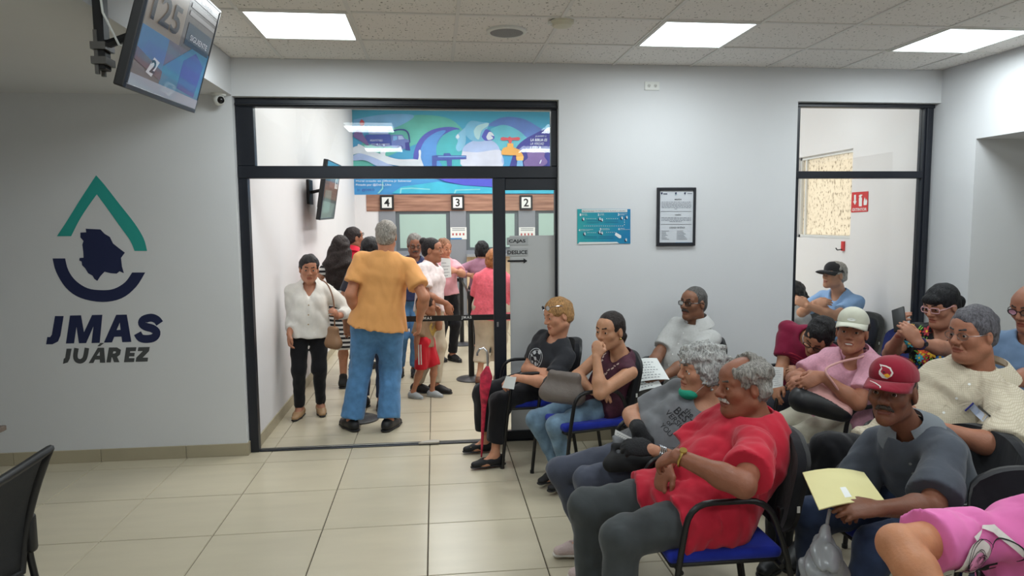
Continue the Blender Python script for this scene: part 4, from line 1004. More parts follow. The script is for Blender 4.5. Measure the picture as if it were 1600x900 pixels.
def hair_ops(kind, c, M, s, a):
    P = lambda x, y, z: c+s*(M.T@np.array([x, y, z])); sd = SDF(); t = a.get('hair_t', .012)
    hl = a.get('hairline', .072)          # height of the front hairline
    sd.ell(P(0, -.020, .036), s*np.array([.076+t, .099+t, .088+t*1.1]), M, .02)
    if kind != 'cap_only': sd.ell(P(0, -.055, -.02), s*np.array([.066+t*.6, .052+t, .062]), M, .03)
    if kind in ('bob', 'long', 'fluffy'):
        for e in (-1, 1): sd.ell(P(e*.066, -.02, -.02), s*np.array([.022+t*.5, .045, .07]), M, .03)
    # open the face
    fy = a.get('face_y', .012)
    sd.ell(P(0, .125, hl-.13), s*np.array([.082, .108, .135]), M, .012, 's')
    for e in (-1, 1): sd.cone(P(e*.05, .07, -.06), P(e*.11, .07, hl-.06), s*.045, s*.04, .012, None, 's')
    if kind not in ('bob', 'long', 'fluffy'):
        for e in (-1, 1): sd.ell(P(e*.085, .006, -.045), s*np.array([.03, .04, .062]), M, .01, 's')
        sd.cone(P(-.1, .06, -.1), P(.1, .06, -.1), s*.085, s*.085, .02, None, 's')
    if kind == 'balding': sd.ell(P(0, .065, .14), s*np.array([.075, .09, .075]), M, .015, 's')
    if kind == 'bun': sd.ball(P(0, -.105, .085), s*.042, .012)
    if kind == 'pony':
        sd.ball(P(0, -.118, .03), s*.03, .02); sd.cone(P(0, -.125, .03), P(0, -.145, -.03), s*.03, s*.034, .02); sd.cone(P(0, -.145, -.03), P(0, -.12, -.12), s*.034, s*.012, .02)
    if kind == 'lowpony': sd.cone(P(0, -.105, -.03), P(0, -.125, -.06), s*.022, s*.03, .02); sd.cone(P(0, -.125, -.06), P(0, -.115, -.115), s*.03, s*.016, .02)
    if kind == 'bangs': sd.ell(P(0, .072, .058), s*np.array([.062, .028, .034]), M, .015)
    if kind == 'fluffy':
        sd.ell(P(0, .055, .075), s*np.array([.066, .045, .034]), M, .02); sd.ell(P(0, -.09, .03), s*np.array([.085, .05, .08]), M, .03)
    am = a.get('hair_n', .004)
    if am: sd.noise(am*s, 70 if kind != 'long' else 45, a.get('seed', 1)); sd.noise(am*s*.5, 170, a.get('seed', 1)+7)
    return sd
def ring_strip(c, ax, fwd, r0, r1, h0, h1, gap=.35, n=20, t=.004, flf=.85):
    """collar: open band round an axis; inner stand at h0, folds out/down to r1,h1"""
    ax = U3(ax); f = U3(np.array(fwd)-ax*np.dot(fwd, ax)); r = np.cross(f, ax); b = MB(); vs = []; fs = []
    for k in range(n+1):
        a_ = gap+(2*math.pi-2*gap)*k/n; d = f*math.cos(a_)*flf+r*math.sin(a_); fr_ = (math.cos(a_)+1)/2
        pt = 1+.6*max(0, math.cos(a_))**2
        vs += [c+d*r0-ax*.012*fr_*1.5, c+d*(r0+.003)+ax*(h0-.022*fr_), c+d*(r0+.012)+ax*(h0-.004-.022*fr_), c+d*r1*(1+.12*fr_)+ax*(h1*pt-.030*fr_)]
    for k in range(n):
        for j in range(3): fs.append((4*k+j, 4*k+j+1, 4*k+5+j, 4*k+4+j))
    b._add(vs, fs); return b
def eyeball(c, look, r, parent, off):
    y = U3(look); x = U3(np.cross(y, (0, 0, 1))); z = np.cross(x, y); b = MB(); ring = [0, 12, 28, 60, 95]; n = 12; vs = []; fs = []; mi = []
    for g in ring:
        for k in range(n): a_ = 6.2832*k/n; g_ = math.radians(max(g, .5)); vs.append(c+r*(y*math.cos(g_)+math.sin(g_)*(x*math.cos(a_)+z*math.sin(a_))))
    b._add(vs, [tuple(range(n))], 1)
    for i in range(len(ring)-1): b._add([], [], 0); [(b.f.append((i*n+k, i*n+(k+1) % n, (i+1)*n+(k+1) % n, (i+1)*n+k)), b.mi.append(1 if i < 2 else 0)) for k in range(n)]
    return b.build('eye', [EYEW, IRIS], parent, True, off=off)

def person(label, pel, neck, head, look, face, skin_rgb=(170, 120, 90), s=1.0, g=1.0, tilt=0.0, group=None, h=.009, hh=.004,
           sh=.170, shl=None, shr=None, wl=None, wr=None, pl=None, pr=None, hl=None, hr=None, ul=.29, fl_=.25,
           al=None, ar=None, kpl=None, kpr=None, toel=None, toer=None, thigh=.43, shank=.42, hipw=.09, belly=0, bust=0, headargs=None,
           hair=None, hair_rgb=(40, 34, 32), brow_rgb=None, top=None, bottom=None, shoes=None, legs=True, headscale=None, nohead=False, mustache=None, name='person', handres=None, cat='person', eyes=True):
    a = dict(headargs or {}); pel = np.array(pel, float); neck = np.array(neck, float); head = np.array(head, float)
    root = empty(name, (pel[0], pel[1], 0), label=label, cat=cat, group=group)
    SK = skin('skin_%d_%d_%d' % tuple(skin_rgb), skin_rgb); hs = headscale or (.96+.04*s) if s > .8 else (headscale or .92)
    u = U3(neck-pel); fc = U3(np.array(face)-u*np.dot(face, u)); r = np.cross(fc, u); Lt = np.linalg.norm(neck-pel)
    SR = np.array(shr) if shr is not None else neck-u*.072*s+r*sh*s; SL = np.array(shl) if shl is not None else neck-u*.072*s-r*sh*s
    fh = U3(np.array([face[0], face[1], 0])); rh = np.cross(fh, (0, 0, 1))
    HR = pel+rh*hipw*s; HL = pel-rh*hipw*s
    wl = np.array(wl) if wl is not None else SL-u*.5*s-r*.08; wr = np.array(wr) if wr is not None else SR-u*.5*s+r*.08
    EL = ik(SL, wl, ul*s, fl_*s, pl if pl is not None else -fc*.6-r*.5-u*.5); ER = ik(SR, wr, ul*s, fl_*s, pr if pr is not None else -fc*.6+r*.5-u*.5)
    if legs:
        al = np.array(al, float); ar = np.array(ar, float)
        KL = ik(HL, al, thigh*s, shank*s, kpl if kpl is not None else fh+np.array([0, 0, .6])); KR = ik(HR, ar, thigh*s, shank*s, kpr if kpr is not None else fh+np.array([0, 0, .6]))
    M = head_frame(look, tilt)
    def torso(sd, e, wide=1.0, low=0):
        q = lambda t: pel+u*Lt*t; G = s*g; e = e-.010; K = .035
        sd.cone(pel-rh*.065*s-u*.02, pel+rh*.065*s-u*.02, .108*G+e, .108*G+e, K)
        sd.cone(q(.05), q(.38), .150*G+e, (.138*G+e)*wide, K, (fc, .76)); sd.cone(q(.38), q(.72), (.138*G+e)*wide, .152*G+e, K, (fc, .74))
        sd.cone(q(.72), q(.90), .152*G+e, .095*s+e, K, (fc, .76))
        if low: sd.cone(q(.40), pel-u*.14, .142*G+e, low*G+e+.012, K, (fc, .84))
        sd.cone(SL+r*.03*s-u*.004, SR-r*.03*s-u*.004, .050*s+e, .050*s+e, K)
        sd.cone(neck-u*.015-fc*.012, SL+r*.02*s, .046*s+e, .050*s+e, K); sd.cone(neck-u*.015-fc*.012, SR-r*.02*s, .046*s+e, .050*s+e, K)
        if belly: sd.ell(q(.30)+fc*.06*s, np.array([.14*g, .080+belly, .15])*s+e, np.stack([r, fc, u]), .06)
        if bust:
            for e_ in (-1, 1): sd.ball(q(.60)+fc*.075*s+r*e_*.074*s, bust*s+e, .045)
    B = SDF(); torso(B, -.022)
    am = a.get('arm', 1.0)
    for S_, E_, W_ in ((SL, EL, wl), (SR, ER, wr)):
        B.cone(S_, E_, .052*s*am, .041*s*am, .03); md = E_+(W_-E_)*.3
        B.cone(E_, md, .041*s*am, .043*s*am, .03); B.cone(md, W_, .043*s*am, .027*s*(1+(am-1)*.4), .03)
    for W_, E_, hnd, sd_ in ((wl, EL, hl, -1), (wr, ER, hr, 1)):
        fd = U3(W_-E_); kw = {}
        hd = hnd or {}
        fd = np.array(hd.get('fd', fd), float); bn = np.array(hd.get('bn', fc*.3+u), float)
        hand_ops(B, W_, fd, bn, s*hd.get('s', 1.0), hd.get('curl', .5), hd.get('side', sd_), hd.get('spread', 1.0), hd.get('thumb', .5))
    if legs:
        for H_, K_, A_ in ((HL, KL, al), (HR, KR, ar)):
            cv = .72 if bottom and bottom.get('len', .93) > .5 else 1.0; cu_ = .72 if bottom else 1.0; B.cone(H_, K_, .085*s*g*cu_, .052*s*cv, .03); md = K_+(A_-K_)*.3; B.cone(K_, md, .050*s*cv, .054*s*cv, .03); B.cone(md, A_, .054*s*cv, .034*s, .03)
        for A_, tv_ in ((al, toel), (ar, toer)):
            td = U3(tv_ if tv_ is not None else fh); hp = A_-td*.035*s; B.cone(hp+np.array([0, 0, -.045*s]), A_+td*.09*s+np.array([0, 0, -.055*s]), .033*s, .036*s, .03, ((0, 0, 1), .75)); B.cone(A_, A_+td*.07*s+np.array([0, 0, -.05*s]), .036*s, .03*s, .03)
            B.cone(A_+td*.09*s+np.array([0, 0, -.055*s]), A_+td*.155*s+np.array([0, 0, -.062*s]), .038*s, .026*s, .03, ((0, 0, 1), .55))
    fine = []
    if not nohead:
        nt_ = head+hs*(M.T@np.array([0, -.028, -.055]))
        nk = a.get('neck', 1.0)
        B.cone(neck-u*.03, nt_, .060*s*nk, .056*hs*nk, .035)
        head_ops(B, head, M, hs, a)
        R_ = np.array([.15, .15, .165])*hs; fine.append((head-R_, head+R_, hh))
    for W_, hd, E_ in ((wl, hl, EL), (wr, hr, ER)):
        if hd is not None and hd.get('fine', True):
            fd = U3(hd.get('fd', W_-E_)); cc = W_+fd*.09*s; fine.append((cc-.125*s, cc+.125*s, handres or max(.0045, hh)))
    lo, hi = B.bounds(); P0, Q0 = surfnet(B.field(lo, hi, h), lo, h)
    cen = P0[Q0].mean(1); keep = np.ones(len(Q0), bool)
    for l_, h_, hx in fine: keep &= ~((cen > l_+1.2*h) & (cen < h_-1.2*h)).all(1)
    Ps = [P0]; Qs = [Q0[keep]]; o = len(P0)
    for i, (l_, h_, hx) in enumerate(fine):
        Pf, Qf = surfnet(B.field(l_, h_, hx), l_, hx)
        if i > 0 and len(Qf):
            cf = Pf[Qf].mean(1); kk = np.ones(len(Qf), bool)
            for l2, h2, _ in fine[:i]: kk &= ~((cf > l2+.006) & (cf < h2-.006)).all(1)
            Qf = Qf[kk]
        Ps.append(Pf); Qs.append(Qf+o); o += len(Pf)
    P_ = np.concatenate(Ps); Q_ = np.concatenate(Qs)
    mi = np.zeros(len(Q_), int)
    if not nohead:
        lc = (P_[Q_].mean(1)-head)@M.T/hs; lip = ((lc[:, 0]/.025)**2+((lc[:, 2]+.066)/.0125)**2 < 1) & (lc[:, 1] > .075); mi[lip] = 1
        if a.get('smile', 0): mi[((lc[:, 0]/.019)**2+((lc[:, 2]+.065)/.0045)**2 < 1) & (lc[:, 1] > .07)] = 2
    LIP = skin('lip_%d_%d_%d' % tuple(skin_rgb), tuple(int(v) for v in (skin_rgb[0]*.88, skin_rgb[1]*.72, skin_rgb[2]*.72)))
    used = np.unique(Q_); rm = np.full(len(P_), -1); rm[used] = np.arange(len(used))
    body = np_mesh('body', P_[used], rm[Q_], [SK, LIP, EYEW], root, mi=mi)
    out = dict(root=root, body=body, SL=SL, SR=SR, EL=EL, ER=ER, wl=wl, wr=wr, u=u, fc=fc, r=r, pel=pel, neck=neck, head=head, M=M, hs=hs, Lt=Lt)
    if legs: out.update(KL=KL, KR=KR, al=al, ar=ar, HL=HL, HR=HR)
    HP = lambda x, y, z: head+hs*(M.T@np.array([x, y, z])); out['HP'] = HP
    if not nohead:
        HM = hairmat('hair_%d_%d_%d' % tuple(hair_rgb), hair_rgb)
        if eyes:
            for e in (-1, 1): eyeball(HP(e*.032, .0735, .003), M[1]+np.array(a.get('gaze', (0, 0, 0))), .0142*hs, body, root.location)
            BM = hairmat('hair_%d_%d_%d' % tuple(brow_rgb or hair_rgb), brow_rgb or hair_rgb); sd = SDF()
            for e in (-1, 1): sd.cone(HP(e*.050, .067, .026), HP(e*.036, .083, .0335), .0035*hs, .0048*hs, .006); sd.cone(HP(e*.036, .083, .0335), HP(e*.014, .0925, .029), .0048*hs, .0045*hs, .006)
            sdf_obj('eyebrows', sd, .003, BM, root, it=0)
        if hair: sdf_obj('hair', hair_ops(hair, head, M, hs, dict(a)), max(hh, .0045)*1.1, HM, root)
        if mustache:
            sd = SDF()
            for e in (-1, 1): sd.cone(HP(0, .0945, -.046), HP(e*.018, .0895, -.051), .0088*hs, .0075*hs, .008); sd.cone(HP(e*.018, .0895, -.051), HP(e*.031, .079, -.061), .0075*hs, .0045*hs, .008)
            sdf_obj('mustache', sd, .003, hairmat('hair_%d_%d_%d' % tuple(mustache), mustache), root, it=0)
    # ---- garments
    if top:
        T = SDF(); e = top.get('e', .012); torso(T, e, top.get('wide', 1.06), top.get('low', 0))
        hem = top.get('hem', -.03)
        if top.get('drape'):   # cloth lying on the lap / hanging over the hips
            for c_, r__, k_ in top['drape']: T.ell(c_, r__, np.stack([r, fc, u]), k_)
        for q_ in top.get('skirt', []): T.cone(*q_)
        T.plane(pel+u*hem, -u if not top.get('hemup') else top['hemup'])
        if top.get('lap') and legs:
            t_ = top['lap']; rr = .084*s*g+e+.018
            for H_, K_ in ((HL, KL), (HR, KR)): T.cone(H_, H_+(K_-H_)*t_, rr, rr*.94, .05, None, 'u', True)
            T.cone((HL+HR)/2, (HL+HR)/2+(KL+KR-HL-HR)/2*t_*.96, rr*.95, rr*.8, .06, None, 'u', True)
        tt = top.get('sleeve', .62); lr = top.get('lr', (1, 1))
        for k_, (S_, E_, W_) in enumerate(((SL, EL, wl), (SR, ER, wr))):
            if tt <= 0: continue
            if tt <= 1: T.cone(S_, S_+(E_-S_)*tt, .053*s*am+e, (.050*s*am+e)*top.get('flare', 1.12), .03, None, 'u', True)
            else:
                T.cone(S_, E_, .053*s*am+e, .046*s*am+e, .03); T.cone(E_, E_+(W_-E_)*(tt-1), .046*s*am+e, .036*s*am+e, .03, None, 'u', True)
        T.noise(top.get('wr', .005)*.9, 24, len(label), True, (1, 1, .8)); T.noise(top.get('wr', .005)*.5, 48, len(label)+3, False, (1, 1, .5))
        nw = top.get('nw', .062)*s; nd = U3(head-neck+fc*.02) if not nohead else u
        T.cone(neck-u*.02+fc*.004, neck+nd*.14, nw, nw+.012, .012, None, 's'); T.ball(neck+fc*(.045 if not top.get('collar') else .02)*s-u*.012, nw*.86, .012, 's')
        if top.get('v'): T.cone(neck+fc*.055*s-u*.01, neck+fc*.13*s-u*top['v'], .05*s, .012*s, .012, None, 's'); T.cone(neck+fc*.02, neck+fc*.10*s-u*.02, nw*.8, nw*.8, .012, None, 's')
        if tt <= 0:
            for S_, E_ in ((SL, EL), (SR, ER)):
                o_ = U3(S_-neck); T.cone(S_+o_*.012-u*.03, S_+o_*.2-u*.03, .072*s, .10*s, .012, None, 's')
        o_ = sdf_obj(top.get('name', 'shirt'), T, top.get('h', h), top['m'], root); out['shirt'] = o_
        if top.get('collar'):
            cb = ring_strip(neck+u*.042+fc*.010, U3(nd*.6+u*.4), fc, nw*.97, nw+.056, .026, -.034, top.get('cgap', .38)); co_ = cb.build('collar', top.get('cm', top['m']), o_, True, off=root.location)
        if top.get('buttons'):
            v_ = []
            for k_ in range(top['buttons']): v_ += disc2(0, -.09-.085*k_, .006, n=8)
            decal('buttons', o_, v_, neck+fc*.05, r, u, top.get('bm', WHITE), .003)
            decal('placket', o_, poly2([(-.016, -.06), (-.013, -.06), (-.013, -.42), (-.016, -.42)]), neck+fc*.05, r, u, top.get('pm', top['m']), .0022, subdiv=3)
    if bottom and legs:
        Bm = SDF(); e = bottom.get('e', .012); L = bottom.get('len', .93); bl = bottom.get('loose', 1.0)
        e_h = e-.012; Bm.cone(pel-rh*.065*s, pel+rh*.065*s, .110*s*g+e_h, .110*s*g+e_h, .035); Bm.cone(pel, pel+u*.10, .142*s*g+e_h, .132*s*g+e_h, .035, (fc, .76))
        Bm.plane(pel+u*.14, u)
        for H_, K_, A_ in ((HL, KL, al), (HR, KR, ar)):
            Bm.cone(H_, K_, (.084*s*g+e)*bl, (.058*s+e)*bl, .035, None, 'u', L <= 1 and L < .5)
            if L > .5: Bm.cone(K_, K_+(A_-K_)*L, (.058*s+e)*bl, (.045*s+e)*bl*bottom.get('cuff', 1.0), .04, None, 'u', True)
        Bm.noise(bottom.get('wr', .004), 30, len(label)+5, True, (1, 1, .5)); Bm.noise(bottom.get('wr', .004)*.5, 60, len(label)+9); 
        out['pants'] = sdf_obj('trousers', Bm, h, bottom['m'], root)
    if shoes and legs:
        for A_, tv_ in ((al, toel), (ar, toer)):
            td = U3(tv_ if tv_ is not None else fh); z_ = np.array([0, 0, 1.0]); c_ = shoes.get('s', 1.0)*s; S1 = SDF()
            zz = A_[2]-.082*s; base = np.array([A_[0], A_[1], zz])
            hp = base-td*.045*s+z_*.038*s; mp = base+td*.09*s+z_*.034*s; tp = base+td*.165*s+z_*.026*s
            S1.cone(hp, mp, .041*c_, .043*c_, .02); S1.cone(mp, tp, .044*c_, .034*c_, .02, (z_, .8))
            S1.cone(base-td*.02*s+z_*.06*s, base+td*.05*s+z_*.05*s, .044*c_, .036*c_, .03)
            if shoes.get('high'): S1.cone(base-td*.02*s+z_*.05*s, base+z_*.12*s, .044*c_, .046*c_, .02)
            S1.plane(base+z_*.012*s, -z_)
            if shoes.get('low'): S1.cone(base-td*.01*s+z_*.12*s, base+td*.07*s+z_*.10*s, .05*s, .045*s, .01, None, 's')
            if shoes.get('open'): S1.cone(base+td*.02*s+z_*.075*s, base+td*.05*s+z_*.075*s, .036*s, .036*s, .01, None, 's')
            o_ = sdf_obj('shoe', S1, .006, shoes['m'], root)
            S2 = SDF(); S2.cone(base-td*.05*s+z_*.008, base+td*.09*s+z_*.008, .043*c_, .046*c_, .02, None); S2.cone(base+td*.09*s+z_*.008, base+td*.172*s+z_*.008, .046*c_, .034*c_, .02); S2.plane(base+z_*.016*s, z_); S2.plane(base+z_*.001, -z_)
            so = sdf_obj('sole', S2, .006, shoes.get('sole', BLACKP), o_)
            if so is not None: so.data.transform(Matrix.Translation(-Vector(root.location)))
    return out
def glasses(d, m, rx=.024, ry=.016, r_=.0016, lens=True, up=0.0, fwd=0.0, sq=False, gm=None):
    HP = d['HP']; hs = d['hs']; root = d['root']; b = MB()
    n = 16
    for e in (-1, 1):
        pts = []
        for k in range(n):
            a_ = 6.2832*k/n; cx, sx_ = math.cos(a_), math.sin(a_)
            if sq: cx = math.copysign(abs(cx)**.45, cx); sx_ = math.copysign(abs(sx_)**.45, sx_)
            pts.append(HP(e*.033+rx*cx, .099+fwd-abs(e*.033+rx*cx)*.10, .002+up+ry*sx_))
        b.tube(pts, r_*hs, 5, True)
        b.tube([HP(e*(.033+rx), .0955+fwd, .006+up), HP(e*.077, .06+fwd*.6, .007+up*1), HP(e*.083, -.002, .010+up*.9), HP(e*.083, -.025, -.005+up*.8)], r_*hs, 5)
    b.tube([HP(-.010, .0985+fwd, .006+up), HP(0, .101+fwd, .009+up), HP(.010, .0985+fwd, .006+up)], r_*hs, 5)
    o = b.build('glasses', m, root, True, off=root.location)
    if lens:
        for e in (-1, 1):
            q = [HP(e*.033+rx*.96*math.cos(6.2832*k/n), .0985+fwd-abs(e*.033+rx*math.cos(6.2832*k/n))*.10, .002+up+ry*.96*math.sin(6.2832*k/n)) for k in range(n)]
            MB()._add(q, [tuple(range(n))]).build('lens', LENSM, o, off=root.location)
LENSM = glass('lens_glass', (.93, .95, .95))
def cap(d, m, brim_m=None, tiltz=0.0, logo=None, up=0.0):
    HP = d['HP']; M = d['M']; hs = d['hs']; S1 = SDF()
    S1.ell(HP(0, -.014, .036+up), hs*np.array([.085, .106, .084]), M, .02); S1.ell(HP(0, .035, .070+up), hs*np.array([.060, .056, .046]), M, .04); S1.plane(HP(0, 0, .030+up), -M[2]); S1.noise(.0012, 40, 4)
    o = sdf_obj('cap', S1, .005, m, d['root'])
    b = MB(); vs = []; fs = []; n = 14
    for j, (rr, dz) in enumerate(((.0, 0), (.3, .003), (.6, -.001), (.85, -.009), (1.0, -.016))):
        for k in range(n+1):
            a_ = math.radians(-78+156*k/n); x = .083*math.sin(a_); y0 = -.016+.105*math.cos(a_); y = y0+rr*.104*math.cos(a_*.95)**.62 if abs(a_) < 1.55 else y0
            vs.append(HP(x*(1+.02*rr), y, .034+up+dz-.030*(x/.083)**2*(.05+.95*rr)*.8))
    for j in range(4):
        for k in range(n): fs.append((j*(n+1)+k, j*(n+1)+k+1, (j+1)*(n+1)+k+1, (j+1)*(n+1)+k))
    b._add(vs, fs); br = b.build('brim', brim_m or m, o, True, off=d['root'].location)
    md = br.modifiers.new('thick', 'SOLIDIFY'); md.thickness = .004
    for a_ in (0, 1.047, 2.094):
        pts = []
        for k in range(13):
            t = math.pi*(k/12); v = np.array([.0862*math.cos(t)*math.sin(a_), -.014+.1075*math.cos(t)*math.cos(a_), .036+up+.0862*math.sin(t)])
            if v[2] > .036+up: pts.append(HP(*v))
        MB().tube(pts, .0016, 5).build('cap_seam', m, o, True, off=d['root'].location)
    uvball(tuple(HP(0, -.014, .121+up)), .006, 8, 6).build('cap_button', m, o, True, off=d['root'].location)
    return o
def bracelet(d, side, t, m, r_=.031, tube=.004, n=1, name='watch', face=None):
    W_, E_ = (d['wl'], d['EL']) if side == 'l' else (d['wr'], d['ER']); ax = U3(E_-W_); b = MB()
    x = U3(np.cross(ax, (0, 0, 1))); y = np.cross(ax, x)
    for i in range(n):
        c = W_+ax*(t+i*.009); b.tube([c+r_*(x*math.cos(.3927*k)+y*math.sin(.3927*k)) for k in range(16)], tube, 6, True)
    o = b.build(name, m, d['root'], True, off=d['root'].location)
    if face is not None:
        nrm = U3(face[0]); nrm = U3(nrm-ax*np.dot(nrm, ax)); c = W_+ax*t+nrm*r_; q = np.cross(nrm, ax); bb = MB()
        bb.prism([c+.014*(ax*math.cos(.5236*k)+q*math.sin(.5236*k)) for k in range(12)], nrm*.007); bb.build('dial', face[1], o, off=d['root'].location)
    return o
# ================================================================ chairs
V = lambda *q: np.array(q, float)
TUBEB = mat('black_powder_steel', (20, 20, 22), .35, spec=.5)
BLUESEAT = cloth('blue_seat_fabric', (28, 44, 150), .1, .25); BACKFAB = cloth('black_back_fabric', (24, 25, 30), .15, .3)
NAVYBACK = cloth('navy_back_fabric', (40, 48, 100), .1, .3)
def arc_pts(pts, r=.06, n=4):
    P = [np.array(p, float) for p in pts]; out = [P[0]]
    for i in range(1, len(P)-1):
        a = P[i-1]-P[i]; b = P[i+1]-P[i]; rr = min(r, np.linalg.norm(a)*.45, np.linalg.norm(b)*.45); p = P[i]+U3(a)*rr; q = P[i]+U3(b)*rr
        for k in range(n+1): t = k/n; out.append((1-t)**2*p+2*t*(1-t)*P[i]+t*t*q)
    return out+[P[-1]]
def make_chair(label, backmat=BACKFAB):
    e = empty('visitor_chair', (0, 0, 0), 0, label, 'chair', 'blue seat visitor chairs')
    for sx in (-1, 1):
        x = .262*sx
        MB().tube(arc_pts([(x, .25, .0), (x, .205, .43), (x, .165, .675), (x, -.145, .675), (x, -.235, .42), (x, -.30, .0)], .09, 5), .0125, 8).build('side_frame', TUBEB, e, True)
        for y in (.25, -.30): MB().lathe([(.015, .0), (.015, .02)], (x, y, 0), 8).build('foot_cap', BLACKP, e)
        MB().rbox(x*.62-.018, x*.62+.018, -.265, -.235, .40, .60, .008, 2).build('back_bracket', BLACKP, e)
    for y, z in ((.16, .405), (-.17, .405)): MB().tube([(-.262, y+.035*(1 if y > 0 else -1), z), (.262, y+.035*(1 if y > 0 else -1), z)], .011, 8).build('crossbar', TUBEB, e, True)
    MB().rbox(-.225, .225, -.215, .225, .405, .425, .009, 2).build('seat_pan', BLACKP, e, True)
    MB().rbox(-.235, .235, -.225, .235, .422, .468, .021, 4).build('seat', BLUESEAT, e, True)
    # curved back
    def panel(t0, t1, r0):
        n, mz = 12, 10; vs = []; fs = []
        for side in (t0, t1):
            for j in range(mz+1):
                v = j/mz; z = .50+.37*v
                w = .225*(1-max(0, (v-.62)/.38)**3*.32-max(0, (.25-v)/.25)**3*.22)
                for i in range(n+1):
                    u = i/n*2-1; x = u*w; y = -.245-.075*v-.028*(1-u*u)+side; vs.append((x, y, z-.02*(abs(u)**3)*max(0, (v-.8)/.2)))
        m = (n+1)*(mz+1)
        for j in range(mz):
            for i in range(n): a = j*(n+1)+i; fs += [(a, a+1, a+n+2, a+n+1), (m+a, m+a+n+1, m+a+n+2, m+a+1)]
        for i in range(n): fs += [(i, m+i, m+i+1, i+1), (mz*(n+1)+i, mz*(n+1)+i+1, m+mz*(n+1)+i+1, m+mz*(n+1)+i)]
        for j in range(mz): fs += [(j*(n+1), (j+1)*(n+1), m+(j+1)*(n+1), m+j*(n+1)), (j*(n+1)+n, m+j*(n+1)+n, m+(j+1)*(n+1)+n, (j+1)*(n+1)+n)]
        return MB()._add(vs, fs)
    panel(.022, -.014, 0).build('backrest', backmat, e, True); panel(-.0145, -.032, 0).build('back_shell', BLACKP, e, True)
    MB().box(-.228, -.222, -.292, -.280, .60, .625).build('maker_tag', WHITE, e)
    return e
def put_chair(o, x, y, f, label):
    o.location = (x, y, 0); o.rotation_euler = (0, 0, math.atan2(-f[0], f[1])); o['label'] = label; return o
proto = make_chair('x'); nav = make_chair('x', NAVYBACK)
CH = [(.69, 5.02, (-1, -.03), 'blue seat visitor chair under the woman in a black tee by the sliding door'), (.95, 4.44, (-.97, -.24), 'blue seat visitor chair under the woman with the fist at her chin'),
      (1.74, 4.94, (-1, -.05), 'visitor chair by the wall under the man holding papers'), (1.14, 3.30, (-1, -.03), 'visitor chair under the grey-haired woman wearing a black glove'),
      (1.10, 2.69, (-1, .0), 'blue seat visitor chair under the old man in the red tee'), (2.50, 4.52, (-.97, -.2), 'visitor chair under the person in maroon bending down'),
      (2.36, 3.86, (-.95, -.3), 'visitor chair under the smiling woman in the pale cap'), (1.92, 2.54, (-1, -.04), 'visitor chair under the man in the dark red cap'),
      (2.42, 3.10, (-1, -.15), 'visitor chair under the man in the checked beige shirt'), (3.12, 3.98, (-.97, -.2), 'visitor chair under the woman in the flowered black blouse'),
      (3.18, 3.36, (-1, -.1), 'visitor chair under the man in the blue tee at the right edge'), (1.90, 1.80, (-.5, -.87), 'visitor chair under the person in the pink tee')]
for i, (x, y, f, l) in enumerate(CH): put_chair(proto if i == 0 else copy_tree(proto), x, y, f, l)
HCH = [(3.72, 6.06, (-1, 0), 'hall visitor chair under the man in the black cap'), (3.62, 6.78, (-1, 0), 'hall visitor chair under the dark-haired person behind the wall edge')]
for x, y, f, l in HCH: put_chair(copy_tree(proto), x, y, f, l)
put_chair(nav, 3.45, 5.02, (-1, -.2), 'empty visitor chair with navy back in front of the glass')

# ================================================================ seated people in the waiting room
K_ = lambda rgb, n=None, **kw: cloth('cloth_%d_%d_%d' % tuple(rgb), rgb, **kw)
JEANS = cloth('blue_jeans', (112, 138, 160), .3, .3); DKJEANS = cloth('dark_jeans', (44, 56, 82), .25, .3); BLACKC = K_((24, 24, 28)); WHITEC = K_((226, 224, 218))
SOLEW = mat('sole_white', (205, 200, 192), .6)
def sheet(name, label, pts, cat='paper', m=PAPER, n=None, lines=0, parent=None, t=.0015):
    """sheet of paper: quad of 3D points with thickness"""
    P = [np.array(p, float) for p in pts]; nr = U3(np.cross(P[1]-P[0], P[3]-P[0])); c = sum(P)/4
    e = empty(name, tuple(c), label=label, cat=cat); g = 5; vs = []; fs = []
    bend = .012*np.linalg.norm(P[1]-P[0])/.2
    for sd in (0, 1):
        for j in range(g+1):
            for i in range(g+1):
                u, v = i/g, j/g; vs.append((P[0]*(1-u)+P[1]*u)*(1-v)+(P[3]*(1-u)+P[2]*u)*v+nr*(bend*math.sin(u*3.14)-sd*t))
    q = (g+1)**2
    for j in range(g):
        for i in range(g): a = j*(g+1)+i; fs += [(a, a+1, a+g+2, a+g+1), (q+a, q+a+g+1, q+a+g+2, q+a+1)]
    for k in range(g): fs += [(k, q+k, q+k+1, k+1), (g*(g+1)+k, g*(g+1)+k+1, q+g*(g+1)+k+1, q+g*(g+1)+k), (k*(g+1), (k+1)*(g+1), q+(k+1)*(g+1), q+k*(g+1)), (k*(g+1)+g, q+k*(g+1)+g, q+(k+1)*(g+1)+g, (k+1)*(g+1)+g)]
    MB()._add(vs, fs).build('sheet', m, e, True, off=c)
    pt = lambda u, v, o: (P[0]*(1-u)+P[1]*u)*(1-v)+(P[3]*(1-u)+P[2]*u)*v+nr*(bend*math.sin(u*3.14)+o)
    rs = random.Random(len(label)); b = MB()
    for k in range(lines):
        v0 = .1+.8*k/lines; u0 = rs.uniform(.08, .3); u1 = rs.uniform(.55, .92)
        N = 6
        for j in range(N):
            a_, b_ = u0+(u1-u0)*j/N, u0+(u1-u0)*(j+.6)/N
            for o_ in (.0012, -t-.0012): b._add([pt(a_, v0, o_), pt(b_, v0, o_), pt(b_, v0+.16/lines, o_), pt(a_, v0+.16/lines, o_)], [(0, 1, 2, 3)])
    if lines: b.build('print_lines', LINEM, e, off=c)
    return e

